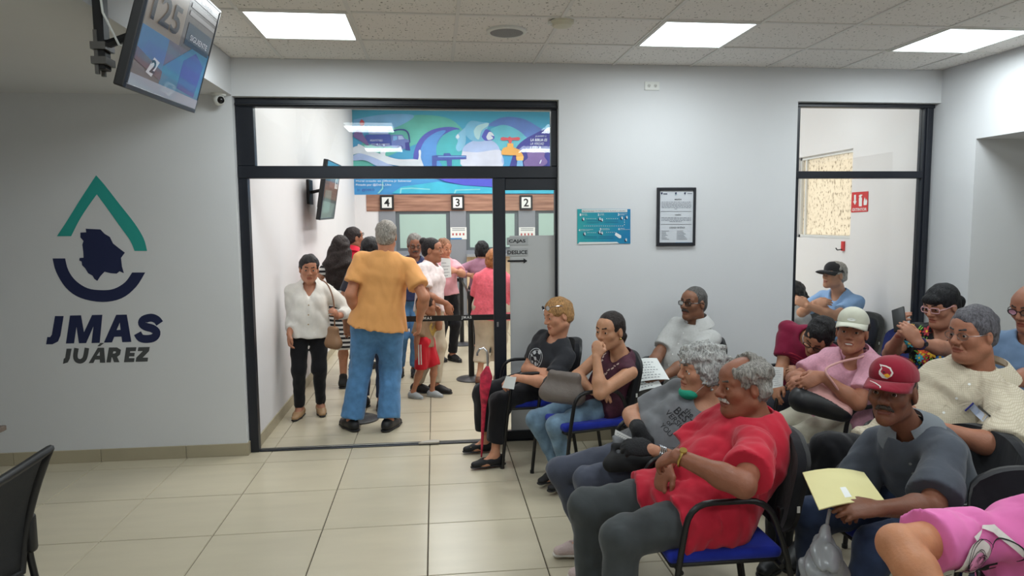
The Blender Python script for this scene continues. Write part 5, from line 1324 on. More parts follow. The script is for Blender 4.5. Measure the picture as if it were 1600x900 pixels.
# --- woman in black tee by the door
BT = K_((44, 45, 50))
d = person('seated woman in black tee with moon print, blond cropped hair and black trousers', V(.76, 5.0, .535), at(872, 531, 4.93), at(871, 494, 4.92), (-.92, -.36, -.18), (-.86, -.52, 0), (205, 146, 116), s=.9, g=1.12, tilt=-.10, bust=.066, belly=.0,
    wl=at(806, 590, 4.70), wr=at(842, 580, 4.78), pl=(.5, -.6, -.8), pr=(-.6, .5, -.8), hl=dict(fd=(-.8, -.1, -.5), bn=(-.3, -.5, .8), curl=.7), hr=dict(fd=(.7, -.55, -.15), bn=(-.2, -.5, .8), curl=.25),
    al=V(.40, 4.79, .085), ar=V(.36, 5.12, .085), toel=(-1, -.22, 0), toer=(-1, -.12, 0), kpl=(-1, -.3, .8), kpr=(-1, 0, .8),
    headargs=dict(wrinkle=1, jaw=1.05, hairline=.068, hair_t=.014, hair_n=.0028, neck=1.05, seed=3), hair='short', hair_rgb=(176, 132, 84), brow_rgb=(140, 100, 70),
    top=dict(lap=.2, m=BT, sleeve=.72, e=.013, nw=.07, wr=.006), bottom=dict(m=BLACKC, len=.74, e=.012, loose=1.1, cuff=1.25), shoes=dict(m=mat('black_suede', (20, 20, 24), .7), low=1, s=.92), h=.009, hh=.0042)
o = np.array(d['neck']); U_ = d['u']; R_ = np.cross(U_, np.cross(d['r'], U_))
WP = cloth('print_pale', (196, 200, 204), .1, .1)
pr_ = ring2(0, 0, .072, .072, .005)+ring2(0, 0, .05, .06, .003)+disc2(.012, .055, .017)+disc2(-.025, .03, .014)+disc2(.0, -.005, .015)+disc2(.012, -.04, .014)+disc2(-.022, -.042, .009)+disc2(.04, -.03, .008)+poly2([(-.07, .002), (.07, -.006), (.07, -.009), (-.07, -.001)])+disc2(-.04, .0, .009)
decal('moon_print', d['shirt'], pr_, o-U_*.165+d['fc']*.12-d['r']*-.02, -d['r']*-1, U_, WP, .0035, subdiv=1)
glasses(d, CHROME, up=.078, fwd=-.012, r_=.002)
for a_ in (d['al'], d['ar']):
    q = V(a_[0]-.115, a_[1]-.02, .052); MB().tube([q+V(0, -.02, 0), q+V(-.004, 0, .006), q+V(0, .02, 0)], .004, 6).build('shoe_buckle', mat('brass', (190, 160, 90), .3, metal=1), d['root'], off=d['root'].location)
D12 = d
# umbrella with floral cover standing by her knees
ub = at(757, 640, 4.80); UMB = mat('umbrella_floral', (190, 40, 70), .6, var=.6, vscale=22)
e = empty('folded_umbrella', (at(752, 700, 4.86)[0], 4.86, 0), label='folded red floral umbrella with silver crook handle at the knees of the woman in black', cat='umbrella'); E0 = V(*e.location)
p0 = at(752, 690, 4.84); p0[2] = .06; p1 = at(757, 610, 4.72); p2 = at(762, 572, 4.70)
MB().tube([p0, p0*.6+p1*.4, p1*.75+p0*.25, p1, p1*.4+p2*.6, p2], [.006, .012, .018, .036, .044, .010], 10).build('folded_canopy', UMB, e, True, off=E0)
hp = [p2-V(0, 0, .02), p2+V(0, 0, .06), p2+V(-.004, 0, .10), p2+V(-.025, 0, .125), p2+V(-.055, 0, .12), p2+V(-.07, 0, .095), p2+V(-.071, 0, .075)]
MB().tube(hp, .0075, 8).build('crook_handle', CHROME, e, True, off=E0)
w_ = d['wl']+V(-.05, -.03, -.01)
sheet('folded_note', 'small folded white paper held by the woman in black tee', [w_+V(-.05, 0, -.05), w_+V(.03, -.02, -.06), w_+V(.05, 0, .02), w_+V(-.02, 0, .03)])

# --- woman in maroon top, fist at chin
MAR = mat('maroon_print', (72, 30, 48), .8, var=.25, vscale=30, bump=.3, bscale=25)
d = person('seated woman in sleeveless maroon top and blue jeans with fist at chin', V(1.08, 4.45, .535), at(975, 553, 4.40), at(953, 517, 4.36), (-.80, -.60, -.06), (-.87, -.5, 0), (196, 144, 112), s=.9, g=1.0, bust=.06,
    shl=at(985, 582, 4.22), wl=at(932, 558, 4.20), pl=(-.6, -.5, -.9), hl=dict(fd=(.12, .35, 1), bn=(-.5, -.8, .1), curl=1.25, thumb=.9), wr=at(926, 612, 4.27), pr=(-1, .5, -.4), hr=dict(fd=(.85, -.3, -.25), bn=(0, -.2, 1), curl=.4),
    al=V(.84, 4.30, .10), ar=V(.79, 4.44, .10), toel=(-.85, -.5, 0), toer=(-.8, -.55, 0), kpl=(-1, -.3, .5), kpr=(-1, .1, .5), thigh=.45, shank=.39,
    headargs=dict(hairline=.074, hair_t=.006, hair_n=.0015, jaw=.95), hair='lowpony', hair_rgb=(46, 38, 36), top=dict(lap=.18, m=MAR, sleeve=0, e=.012, v=.08, nw=.07, hem=-.05), bottom=dict(m=JEANS, len=.86, e=.006, cuff=.85), shoes=dict(m=mat('black_sandal', (22, 20, 22), .6), open=1, low=1, s=.86), h=.0085, hh=.004)
D13 = d
flo = []
rs = random.Random(5)
for k in range(16):
    t = k/15; y = -.05-.13*t
    for sg_ in (-1, 1): flo += disc2(sg_*(.062*(1-t)+.012)+rs.uniform(-.006, .006), y+rs.uniform(-.004, .004), rs.uniform(.004, .008), n=7)
decal('floral_trim', d['shirt'], flo, d['neck']+d['fc']*.1, d['r'], d['u'], mat('trim_pale', (196, 170, 160), .8), .003)
for e_ in (-1, 1): uvball(tuple(d['HP'](e_*.082, -.004, -.045)), .008, 8, 6).build('earring', mat('brass', (190, 160, 90), .3, metal=1), d['root'], True, off=d['root'].location)
BR = mat('brass', (190, 160, 90), .3, metal=1)
# taupe handbag on her lap
def bag(name, label, c, ax, up, size, m, bm=None, strap=None, strap_m=None, sag=.15):
    X_ = U3(ax); Z_ = U3(np.array(up)-X_*np.dot(up, X_)); Y_ = np.cross(Z_, X_); sx, sy, sz = size; e = empty(name, tuple(c), label=label, cat='bag'); S1 = SDF(); c = np.array(c, float)
    for t in (-1, -.33, .33, 1): S1.cone(c+X_*sx*.42*t-Z_*sz*.33, c+X_*sx*.36*t+Z_*sz*.42, sy*.5, sy*.22, .05)
    S1.cone(c-X_*sx*.42-Z_*sz*.33, c+X_*sx*.42-Z_*sz*.33, sy*.5, sy*.5, .05); S1.cone(c-X_*sx*.36+Z_*sz*.40, c+X_*sx*.36+Z_*sz*.40, sy*.2, sy*.2, .03); S1.noise(.004, 30, 3)
    o = sdf_obj('bag_body', S1, .008, m, e)
    if bm is not None:
        S2 = SDF()
        S2.cone(c-X_*sx*.42-Z_*sz*.33, c+X_*sx*.42-Z_*sz*.33, sy*.5+.017, sy*.5+.017, .05); S2.cone(c-X_*sx*.42-Z_*sz*.1, c+X_*sx*.42-Z_*sz*.1, sy*.46+.017, sy*.46+.017, .05); S2.plane(c-Z_*sz*.10, Z_+X_*.3); S2.noise(.003, 30, 3); sdf_obj('bag_base', S2, .008, bm, e)
    if strap is not None: MB().tube(curve_poly(strap, 5), .0065, 7).build('strap', strap_m or m, e, True, off=c)
    return e
TAUPE = mat('taupe_leather', (112, 102, 96), .5, var=.08, bump=.2)
bc = at(880, 603, 4.33)
bag('handbag', 'taupe leather handbag on the lap of the woman in jeans', bc, (.85, -.35, -.1), (-.15, .1, 1), (.23, .09, .17), TAUPE)

# --- man with glasses and papers by the wall
LSH = mat('pale_grey_shirt', (184, 184, 182), .8, var=.05, vscale=60, bump=.3, bscale=24)
d = person('seated man in pale grey shirt and black-rimmed glasses by the wall', V(1.80, 4.96, .55), at(1089, 505, 4.93), at(1083, 474, 4.92), (-.86, -.48, .06), (-.85, -.5, 0), (134, 92, 70), s=.98, g=1.05, belly=.02,
    wl=at(1030, 592, 4.62), wr=at(1008, 588, 4.80), pl=(.6, -.4, -.8), pr=(-.3, .6, -.8), hl=dict(fd=(-.95, .1, -.1), bn=(-.1, -.3, .9), curl=.5), hr=dict(fd=(-.5, -.7, -.1), bn=(0, .3, 1), curl=.6),
    al=V(1.38, 4.72, .085), ar=V(1.36, 4.98, .085), kpl=(-1, 0, .8), kpr=(-1, 0, .8),
    headargs=dict(hairline=.075, hair_t=.004, hair_n=.001, neck=1.1), hair='short', hair_rgb=(92, 90, 88), brow_rgb=(50, 44, 40), mustache=(70, 62, 58), top=dict(lap=.2, low=.16, m=LSH, sleeve=.8, e=.014, collar=1, buttons=4, nw=.066), bottom=dict(m=K_((92, 92, 88)), e=.014), shoes=dict(m=BLACKP), h=.0095, hh=.0042)
glasses(d, mat('glasses_black', (14, 14, 16), .3), rx=.025, ry=.015, r_=.0028, sq=True)
pw = at(1012, 578, 4.66)
for k, (dx, dz, rr) in enumerate(((0, 0, 0), (-.05, -.05, .3))):
    c_, s_ = math.cos(rr), math.sin(rr); ax = V(.105*c_, -.02, .01+.05*s_); ay = V(-.02, .08, .06)
    c = pw+V(dx, -.012*k, dz-.01*k); sheet('bill_paper', ('upper white printed bill' if k == 0 else 'lower white printed bill')+' in the hands of the man by the wall', [c-ax-ay, c+ax-ay, c+ax+ay, c-ax+ay], lines=7)

# --- grey-haired woman
GT = K_((112, 114, 118), var=.15)
d = person('seated grey-haired woman in grey lettered tee with green face mask under her chin', V(1.06, 3.29, .535), at(1112, 632, 3.27), at(1093, 577, 3.25), (-.99, -.10, -.02), (-.80, -.6, 0), (188, 136, 108), s=.95, g=1.22, bust=.075, belly=.03,
    wl=at(1018, 703, 3.00), wr=at(998, 672, 3.20), pl=(.7, -.4, -.7), pr=(-.5, .8, -.3), hl=dict(fd=(-.9, .3, .1), bn=(-.1, -.7, .8), curl=.5), hr=dict(fd=(.05, -.3, -1), bn=(-.7, -.7, .1), curl=.5),
    al=V(.80, 3.20, .09), ar=V(.77, 3.42, .09), toel=(-1, -.2, 0), toer=(-1, -.1, 0), kpl=(-1, 0, .8), kpr=(-1, .1, .8), thigh=.42, shank=.42,
    headargs=dict(wrinkle=1, double=1, jaw=1.08, hairline=.06, hair_t=.020, hair_n=.010, seed=9, neck=1.1), hair='fluffy', hair_rgb=(176, 176, 174), brow_rgb=(120, 110, 100),
    top=dict(lap=.25, low=.16, m=GT, sleeve=.78, e=.014, nw=.075, v=.06, wr=.007), bottom=dict(m=K_((74, 78, 92)), len=.9, e=.008), shoes=dict(m=mat('pink_knit_shoe', (206, 184, 180), .8, bump=.5, bscale=150), sole=SOLEW, low=1, s=.98), h=.0085, hh=.004)
D15 = d
tx = []
for t, x, y, w in (('the', .0, -.125, .05), ('BEST', -.03, -.165, .11), ('VERSION', -.05, -.20, .15), ('of', -.01, -.228, .03), ('YOU', -.02, -.262, .075)):
    tx += txt2(t, x-.03, y, width=w)
decal('lettering', d['shirt'], tx, d['neck']+d['fc']*.1, U3(d['r']), d['u'], mat('shirt_ink', (34, 34, 38), .8), .0035)
HP = d['HP']; MASK = mat('green_mask', (24, 160, 130), .7, bump=.3, bscale=60); S1 = SDF(); S1.ell(HP(0, .058, -.112), V(.058, .048, .034)*d['hs'], d['M'], .02); S1.ell(HP(0, .05, -.07), V(.05, .06, .03)*d['hs'], d['M'], .01, 's')
mk = sdf_obj('face_mask', S1, .005, MASK, d['root'])
for e_ in (-1, 1): MB().tube([HP(e_*.052, .05, -.105), HP(e_*.072, .02, -.07), HP(e_*.082, -.02, -.03)], .0012, 5).build('ear_loop', WHITE, mk, off=d['root'].location)
for e_ in (-1, 1): MB().tube([HP(e_*.085, -.004+.018*math.cos(k*.628), -.055+.018*math.sin(k*.628)) for k in range(10)], .0016, 5, True).build('hoop_earring', BR, d['root'], off=d['root'].location)
bracelet(d, 'l', .03, CHROME, .034, .004, 4, 'bangles')
GLV = mat('black_knit_glove', (30, 31, 34), .9, bump=.5, bscale=140); S1 = SDF(); hand_ops(S1, d['wr'], (.05, -.3, -1), (-.7, -.7, .1), .98, .5, 1, 1, .5, .006); S1.cone(d['wr'], d['wr']+U3(d['ER']-d['wr'])*.06, .036, .039, .02, None, 'u', True)
sdf_obj('glove', S1, .0045, GLV, d['root']); 
S1 = SDF(); hand_ops(S1, d['wl'], (-.9, .3, .1), (-.1, -.7, .8), .98, .5, -1, 1, .5, .006); sdf_obj('glove', S1, .0045, GLV, d['root'])
bag('black_pouch', 'flat black pouch on the lap of the grey-haired woman', at(985, 712, 3.12), (.9, -.3, .05), (.1, .6, .7), (.22, .05, .12), mat('black_pouch_cloth', (22, 22, 25), .8))
w_ = at(976, 688, 3.16); sheet('white_ticket', 'small printed white ticket in the gloved hand', [w_+V(-.05, 0, .03), w_+V(.05, 0, -.02), w_+V(.055, 0, .0), w_+V(-.045, 0, .055)], lines=2)

# --- old man in red tee
RT = K_((186, 36, 56), var=.1)
d = person('seated old man in red tee with grey hair and white moustache', V(1.09, 2.69, .555), at(1190, 662, 2.72), at(1159, 602, 2.72), (-.99, -.10, -.05), (-.93, -.36, 0), (140, 88, 66), s=1.0, g=1.22, belly=.035, 
    shl=at(1182, 700, 2.50), wl=at(1058, 712, 2.42), pl=(.15, -1, -.3), hl=dict(fd=(-.35, .75, -.45), bn=(-.4, -.1, .9), curl=.5, fine=False), wr=at(1040, 722, 2.66), pr=(.3, .9, -.5), hr=dict(fd=(-.35, -.25, -1), bn=(-.9, -.25, .3), curl=.45, thumb=.2),
    al=V(.68, 2.50, .09), ar=V(.66, 2.86, .09), kpl=(-1, -.1, .9), kpr=(-1, .1, .9),
    headargs=dict(wrinkle=1, nose=1.25, hairline=.098, hair_t=.015, hair_n=.008, jaw=1.08, neck=1.12, seed=5, double=1), hair='balding', hair_rgb=(140, 136, 130), brow_rgb=(96, 84, 76), mustache=(186, 180, 172),
    top=dict(m=RT, sleeve=.70, e=.018, nw=.072, wr=.008, flare=1.35, hem=-.06, lap=.5, low=.172), bottom=dict(m=K_((66, 70, 72)), e=.014, loose=1.02), shoes=dict(m=BLACKP), h=.008, hh=.0036)
bracelet(d, 'l', .02, BR, .033, .005, 1, 'watch', ((0, -.5, 1), BR))
D16 = d
# --- person in maroon bending down
d = person('person in maroon tee and black glasses bending forward beside the smiling woman', V(2.46, 4.50, .55), at(1268, 522, 4.25), at(1279, 527, 4.10), (-.70, -.42, -.62), (-.85, -.5, -.2), (170, 120, 92), s=.95, g=1.0, tilt=.5,
    wl=at(1262, 590, 4.0), wr=at(1214, 598, 4.12), pl=(.5, -.3, -.8), pr=(.2, .4, -1), hr=dict(fd=(-.3, -.5, -.8), bn=(-.7, .1, .5), curl=.4),
    al=V(2.08, 4.4, .085), ar=V(2.08, 4.62, .085), headargs=dict(hairline=.07, hair_t=.014, hair_n=.004), hair='short', hair_rgb=(26, 24, 26), top=dict(m=K_((124, 24, 56)), sleeve=.68, e=.013), bottom=dict(m=K_((52, 54, 62))), shoes=dict(m=BLACKP), h=.0095, hh=.0045)
glasses(d, MATS['glasses_black'], r_=.0025)
decal('tee_print', d['shirt'], [q for k in range(4) for q in poly2([(-.07, -.12-.02*k), (.07, -.12-.02*k), (.07, -.125-.02*k), (-.07, -.125-.02*k)])], d['neck']+d['fc']*.1, d['r'], d['u'], mat('tee_ink_red', (170, 40, 60), .8), .003, subdiv=2)
# --- smiling woman in pale cap
PK = mat('pink_shirt', (206, 150, 168), .8, var=.10, vscale=90, bump=.3, bscale=25)
d = person('smiling woman in pale baseball cap, pink shirt and beige trousers with crossed arms', V(2.36, 3.83, .545), at(1336, 556, 3.74), at(1331, 519, 3.70), (-.62, -.78, .10), (-.66, -.75, 0), (166, 112, 88), s=.94, g=1.12, bust=.07, tilt=.06,
    shl=at(1366, 572, 3.58), shr=at(1297, 560, 3.88), wl=at(1285, 588, 3.50), wr=at(1262, 592, 3.62), pl=(.7, -.3, -.8), pr=(-.7, .5, -.5), hl=dict(fd=(-.9, .1, -.35), bn=(-.3, -.9, .4), curl=.35), hr=dict(fd=(-.9, -.2, -.1), bn=(-.2, -.7, .7), curl=.6),
    al=V(2.02, 3.60, .09), ar=V(2.05, 3.86, .09), toel=(-.95, -.4, 0), toer=(-1, -.2, 0), kpl=(-1, -.1, .8), kpr=(-1, 0, .8), headargs=dict(smile=1, hairline=.06, hair_t=.010, cheek=1.08), hair='lowpony', hair_rgb=(34, 28, 28),
    top=dict(lap=.2, low=.16, m=PK, sleeve=.72, e=.015, v=.06, collar=1, nw=.066, cgap=.55), bottom=dict(m=K_((186, 182, 164)), e=.016, loose=1.05), shoes=dict(m=mat('grey_sneaker', (150, 152, 156), .7), sole=SOLEW), h=.009, hh=.004)
cp = cap(d, K_((206, 206, 190)), up=.022)
decal('cap_badge', cp, disc2(0, 0, .022, .009, 12), d['HP'](0, .09, .075), d['M'][0], d['M'][2], PAPER, .003)
bracelet(d, 'r', .02, BLACKP, .031, .005, 1, 'watch', ((-.2, -1, .5), CHROME))
D18 = d
bc = at(1285, 622, 3.52); sp = [bc+V(.12, -.05, .08), at(1322, 612, 3.5), at(1345, 600, 3.52), at(1338, 575, 3.55), at(1310, 565, 3.62), at(1283, 588, 3.55), bc+V(-.1, .03, .09)]
bag('shoulder_bag', 'pink and black shoulder bag on the lap of the smiling woman', bc, (.93, -.25, -.22), (.1, .4, .9), (.27, .075, .15), mat('pink_leather', (212, 160, 156), .5, bump=.1), mat('black_leather', (26, 26, 30), .45), [at(1322, 626, 3.47), at(1302, 598, 3.45), at(1290, 578, 3.47), at(1312, 566, 3.52), at(1345, 558, 3.58), at(1362, 552, 3.66)], mat('pink_leather', (212, 160, 156)))
w_ = at(1216, 590, 3.62); sheet('white_form', 'white printed form held by the smiling woman', [w_+V(-.035, 0, -.06), w_+V(.04, .02, -.055), w_+V(.045, .03, .05), w_+V(-.04, .02, .06)], lines=8)

# --- man in dark red cap
PO = K_((72, 77, 86), var=.12)
d = person('seated man in dark red cap and charcoal polo looking at the camera', V(2.04, 2.52, .545), at(1423, 672, 2.50), at(1394, 612, 2.46), (-.78, -.62, .05), (-.80, -.6, 0), (118, 76, 57), s=.98, g=1.02,
    shl=at(1478, 706, 2.36), shr=at(1372, 690, 2.68), wl=at(1375, 795, 2.13), wr=at(1345, 782, 2.40), pl=(.7, -.5, -.9), pr=(.2, .9, -.6), hl=dict(fd=(-.9, .1, .0), bn=(.05, -.45, .9), curl=.28, thumb=.1), hr=dict(fd=(-.7, -.5, -.1), bn=(.1, .4, .9), curl=.3),
    al=V(1.55, 2.36, .09), ar=V(1.57, 2.66, .09), kpl=(-1, -.1, .8), kpr=(-1, .1, .8), thigh=.45,
    headargs=dict(wrinkle=1, hairline=.05, hair_t=.004, jaw=.93, cheek=1.08, nose=1.1, neck=.95), hair='short', hair_rgb=(52, 48, 46), mustache=(70, 62, 56),
    top=dict(lap=.2, low=.16, m=PO, sleeve=.84, e=.017, collar=1, nw=.066, wr=.007, cm=mat('collar_grey', (112, 118, 124), .8, bump=.2), flare=1.3), bottom=dict(m=DKJEANS, e=.014), shoes=dict(m=BLACKP), h=.008, hh=.0036)
CAPR = K_((134, 24, 44), var=.06); cp = cap(d, CAPR, up=.018); D19 = d
WT = mat('embroidery_white', (220, 216, 210), .8); HP = d['HP']; M = d['M']
def on_cap(nm, pts, m, sc=.032, off=.004, oy=0.0, ox=.0): return decal(nm, cp, [([(-p[0]*sc+ox, p[1]*sc+oy) for p in pts], [tuple(range(len(pts)))])], HP(0, .09, .085), M[0], M[2], m, off, subdiv=1)
on_cap('bird_head', [(-1, .1), (-.6, .75), (.0, .95), (.9, 1.0), (.55, .6), (.8, .1), (.75, -.3), (.3, -.75), (-.3, -.8), (-.85, -.35)], WT, .028, .003)
on_cap('bird_head_red', [(-.8, .1), (-.5, .6), (.0, .8), (.6, .85), (.38, .5), (.55, .1), (.3, -.15), (-.3, -.6), (-.65, -.25)], mat('bird_red', (150, 20, 44), .8), .028, .0045)
on_cap('bird_beak', [(-.75, -.3), (-.35, -.05), (.1, -.25), (-.15, -.55), (-.45, -.62)], mat('beak_yellow', (226, 170, 40), .8), .028, .006)
on_cap('bird_eye', [(-.1, .1), (.1, .2), (.3, .12), (.1, .0)], INK, .028, .006)
b = MB(); b.tube([HP(.066, .062, .040), HP(.045, .115, .048), HP(.015, .155, .050), HP(-.01, .178, .044), HP(-.012, .186, .040)], .0022, 6); b.build('brim_piping', WT, cp, True, off=d['root'].location)
# eyeglasses hanging from the polo placket
g0 = d['neck']+d['fc']*.14-d['u']*.16
decal('polo_buttons', d['shirt'], disc2(0, -.075, .006)+disc2(0, -.115, .006)+disc2(0, -.15, .006), d['neck']+d['fc']*.1, d['r'], d['u'], mat('button_grey', (120, 124, 130), .4), .003)
tr = bvh_of(d['shirt'])
def on_shirt(dd, x, y, off=.01):
    p = dd['neck']+dd['fc']*.5+dd['r']*x+dd['u']*y; O_ = np.array(dd['root'].location); hit = bvh_of(dd['shirt']).ray_cast(Vector(p-O_), Vector(-dd['fc']), 1.2)[0]
    return (np.array(hit)+O_+dd['fc']*off) if hit is not None else dd['neck']+dd['fc']*.15+dd['u']*y
gp = [on_shirt(d, .012, -.15), on_shirt(d, -.004, -.19, .016), on_shirt(d, -.022, -.25, .016)]
MB().tube(gp, .0026, 5).build('hanging_glasses', CHROME, d['root'], off=d['root'].location)
c_ = on_shirt(d, -.028, -.262, .016); MB().tube([c_+.018*(d['r']*math.cos(k*.52)*.5+d['u']*math.sin(k*.52)) for k in range(12)], .0014, 5, True).build('hanging_glasses_lens_rim', CHROME, d['root'], off=d['root'].location)
FOLD = mat('manila', (214, 206, 150), .7, var=.03)
f0 = [at(1280, 796, 2.12), at(1386, 787, 2.18), at(1350, 738, 2.44), at(1254, 738, 2.40)]
zc = sum(f0)/4
sheet('manila_folder', 'cream manila folder held by the man in the dark red cap', f0, 'folder', FOLD, t=.004)
i_ = lambda u, v: (f0[0]*(1-u)+f0[1]*u)*(1-v)+(f0[3]*(1-u)+f0[2]*u)*v+V(0, 0, .012)
sheet('loose_slip', 'small white slip on the manila folder', [i_(.3, .12), i_(.62, .14), i_(.6, .42), i_(.32, .4)], t=.001)
# plastic bag hanging at his knees
S1 = SDF(); pb = at(1288, 890, 2.20); S1.ell(pb+V(0, 0, -.05), V(.075, .07, .13), None, .03); S1.cone(pb+V(0, 0, .03), pb+V(.02, .03, .13), .05, .02, .04); S1.noise(.012, 45, 8, True)
e = empty('plastic_bag', tuple(pb-V(0, 0, .2)), label='translucent grey plastic bag hanging between the knees of the man in the red cap', cat='bag'); PLM = mat('plastic_grey', (150, 154, 158), .25, spec=.6); sdf_obj('bag_skin', S1, .007, PLM, e)
MB().tube([pb+V(.02, .03, .12), pb+V(.03, .04, .16), pb+V(.05, .06, .19)], .006, 6).build('bag_handle', PLM, e, off=pb-V(0, 0, .2))

# --- man in checked beige shirt
def checkmat(name, c0, c1, sc, yaw):
    m = bpy.data.materials.new(name); m.use_nodes = True; nt = m.node_tree; b = nt.nodes['Principled BSDF']; tc = nt.nodes.new('ShaderNodeTexCoord'); last = None
    mp = nt.nodes.new('ShaderNodeMapping'); mp.inputs['Rotation'].default_value = (0, .12, -yaw); nt.links.new(tc.outputs['Object'], mp.inputs[0])
    for ax in ('X', 'Z'):
        wv = nt.nodes.new('ShaderNodeTexWave'); wv.bands_direction = ax; wv.inputs['Scale'].default_value = sc; wv.inputs['Distortion'].default_value = .5; wv.inputs['Detail Scale'].default_value = .05; nt.links.new(mp.outputs[0], wv.inputs['Vector'])
        r = nt.nodes.new('ShaderNodeMath'); r.operation = 'GREATER_THAN'; r.inputs[1].default_value = .8; nt.links.new(wv.outputs['Fac'], r.inputs[0])
        if last is None: last = r
        else:
            q = nt.nodes.new('ShaderNodeMath'); q.operation = 'MAXIMUM'; nt.links.new(last.outputs[0], q.inputs[0]); nt.links.new(r.outputs[0], q.inputs[1]); last = q
    mx = nt.nodes.new('ShaderNodeMix'); mx.data_type = 'RGBA'; mx.inputs[6].default_value = (*S2L(c0), 1); mx.inputs[7].default_value = (*S2L(c1), 1); nt.links.new(last.outputs[0], mx.inputs[0]); nt.links.new(mx.outputs[2], b.inputs['Base Color'])
    n2 = nt.nodes.new('ShaderNodeTexNoise'); n2.inputs['Scale'].default_value = 15; n2.inputs['Distortion'].default_value = 1; bp = nt.nodes.new('ShaderNodeBump'); bp.inputs['Strength'].default_value = .5; bp.inputs['Distance'].default_value = .02
    nt.links.new(tc.outputs['Object'], n2.inputs['Vector']); nt.links.new(n2.outputs['Fac'], bp.inputs['Height']); nt.links.new(bp.outputs['Normal'], b.inputs['Normal']); b.inputs['Roughness'].default_value = .85; return m
CHK = checkmat('beige_check', (206, 196, 176), (188, 176, 153), 44, math.atan2(.76, -.65))
d = person('seated heavy man in checked beige shirt and thin glasses behind the red cap', V(2.26, 3.06, .57), at(1535, 580, 2.96), at(1518, 522, 2.94), (-.98, -.20, -.04), (-.76, -.65, 0), (164, 110, 86), s=1.05, g=1.2, belly=.04,
    shl=at(1578, 632, 2.72), shr=at(1462, 590, 3.18), wl=at(1462, 668, 2.62), wr=at(1420, 640, 2.86), pl=(.2, -.9, -.6), pr=(-.5, .6, -.8), hl=dict(fd=(-.9, .3, -.2), bn=(0, -.3, .9), curl=.4), hr=dict(fd=(-.8, -.4, -.2), bn=(0, .3, .9), curl=.4),
    al=V(1.70, 2.96, .24), ar=V(1.70, 3.2, .09), kpl=(-.8, 0, 1.0), kpr=(-1, 0, .8), thigh=.49, headargs=dict(wrinkle=1, jaw=1.12, double=1, nose=1.15, hairline=.084, hair_t=.012, hair_n=.003, neck=1.15, gaze=(0, 0, -.1)), hair='short', hair_rgb=(92, 90, 96), brow_rgb=(70, 66, 66),
    top=dict(lap=.25, low=.165, m=CHK, sleeve=.98, e=.018, collar=1, nw=.07, buttons=4, flare=1.4, wr=.008), bottom=dict(m=BLACKC, e=.016), shoes=dict(m=BLACKP), h=.0085, hh=.0036)
glasses(d, mat('wire_frame', (110, 104, 104), .3, metal=.8), r_=.0013, rx=.025, ry=.017); D20 = d
decal('chest_pocket', d['shirt'], poly2([(.145, -.19), (.05, -.17), (.05, -.28), (.10, -.30), (.145, -.29)]), d['neck']+d['fc']*.1, d['r'], d['u'], CHK, .005, subdiv=2)
decal('pocket_paper', d['shirt'], poly2([(.135, -.168), (.06, -.15), (.06, -.18), (.135, -.20)]), d['neck']+d['fc']*.1, d['r'], d['u'], mat('paper_blueish', (196, 206, 226), .7), .008, subdiv=1)
p_ = [on_shirt(d, -.062, -.15, .014), on_shirt(d, -.058, -.20, .014)]; MB().tube(p_, .004, 6).build('pocket_pen', mat('pen_blue', (36, 40, 130), .4), d['root'], off=d['root'].location)
p_ = [on_shirt(d, -.085, -.15, .014), on_shirt(d, -.14, -.165, .014)]; MB().tube(p_, .004, 6).build('pocket_glasses', BLACKP, d['root'], off=d['root'].location)

# --- woman with phone in flowered black blouse
d = person('seated woman in flowered black blouse with pink glasses looking at a phone', V(3.12, 4.00, .56), at(1478, 513, 3.92), at(1470, 478, 3.90), (-.95, -.26, -.26), (-.83, -.55, 0), (176, 124, 100), s=.96, g=1.12, bust=.07,
    wl=at(1433, 536, 3.62), wr=at(1408, 522, 3.80), pl=(.1, -.5, -1), pr=(-.4, .5, -1), hl=dict(fd=(-.55, .2, .75), bn=(-.2, -.9, .2), curl=.45), hr=dict(fd=(-.1, -.2, 1), bn=(-.9, .4, .2), curl=.5),
    al=V(2.74, 3.86, .085), ar=V(2.74, 4.08, .085), headargs=dict(hairline=.062, hair_t=.013, hair_n=.002, cheek=1.05, double=1), hair='bangs', hair_rgb=(22, 22, 26),
    top=dict(m=BLACKC, sleeve=.6, e=.014, v=.05, nw=.068), bottom=dict(m=DKJEANS), shoes=dict(m=BLACKP), h=.0095, hh=.0042)
S1 = SDF(); HP = d['HP']; S1.cone(HP(0, -.115, .02), HP(0, -.15, -.02), .03*d['hs'], .036*d['hs'], .02); S1.cone(HP(0, -.15, -.02), HP(0, -.13, -.13), .036*d['hs'], .014, .02); S1.noise(.003, 60, 2); sdf_obj('ponytail', S1, .006, MATS['hair_22_22_26'], d['root'])
glasses(d, mat('pink_frames', (214, 170, 176), .4), r_=.0026, rx=.026, ry=.016, sq=True)
rs = random.Random(11); FC = [mat('flower_%d' % i, c, .8) for i, c in enumerate(((50, 120, 190), (220, 90, 40), (226, 180, 50), (110, 170, 60), (170, 50, 60), (70, 170, 190)))]
fl_by = [[] for _ in FC]
for k in range(34):
    x = rs.uniform(-.20, .20); y = -.02-rs.uniform(0, .22)
    if abs(x) < .05 and y > -.07: continue
    ci = rs.choice([0, 1, 1, 4, 5, 2]); R_ = rs.uniform(.018, .03)
    for j in range(7): a_ = j*.8976; fl_by[ci] += disc2(x+R_*.6*math.cos(a_), y+R_*.6*math.sin(a_), R_*.5, R_*.26, 6, a_)
    fl_by[2 if ci != 2 else 1] += disc2(x, y, R_*.28, n=6)
    for j in range(3): a_ = rs.uniform(0, 6.28); fl_by[3] += disc2(x+R_*1.35*math.cos(a_), y+R_*1.35*math.sin(a_), R_*.4, R_*.15, 6, a_)
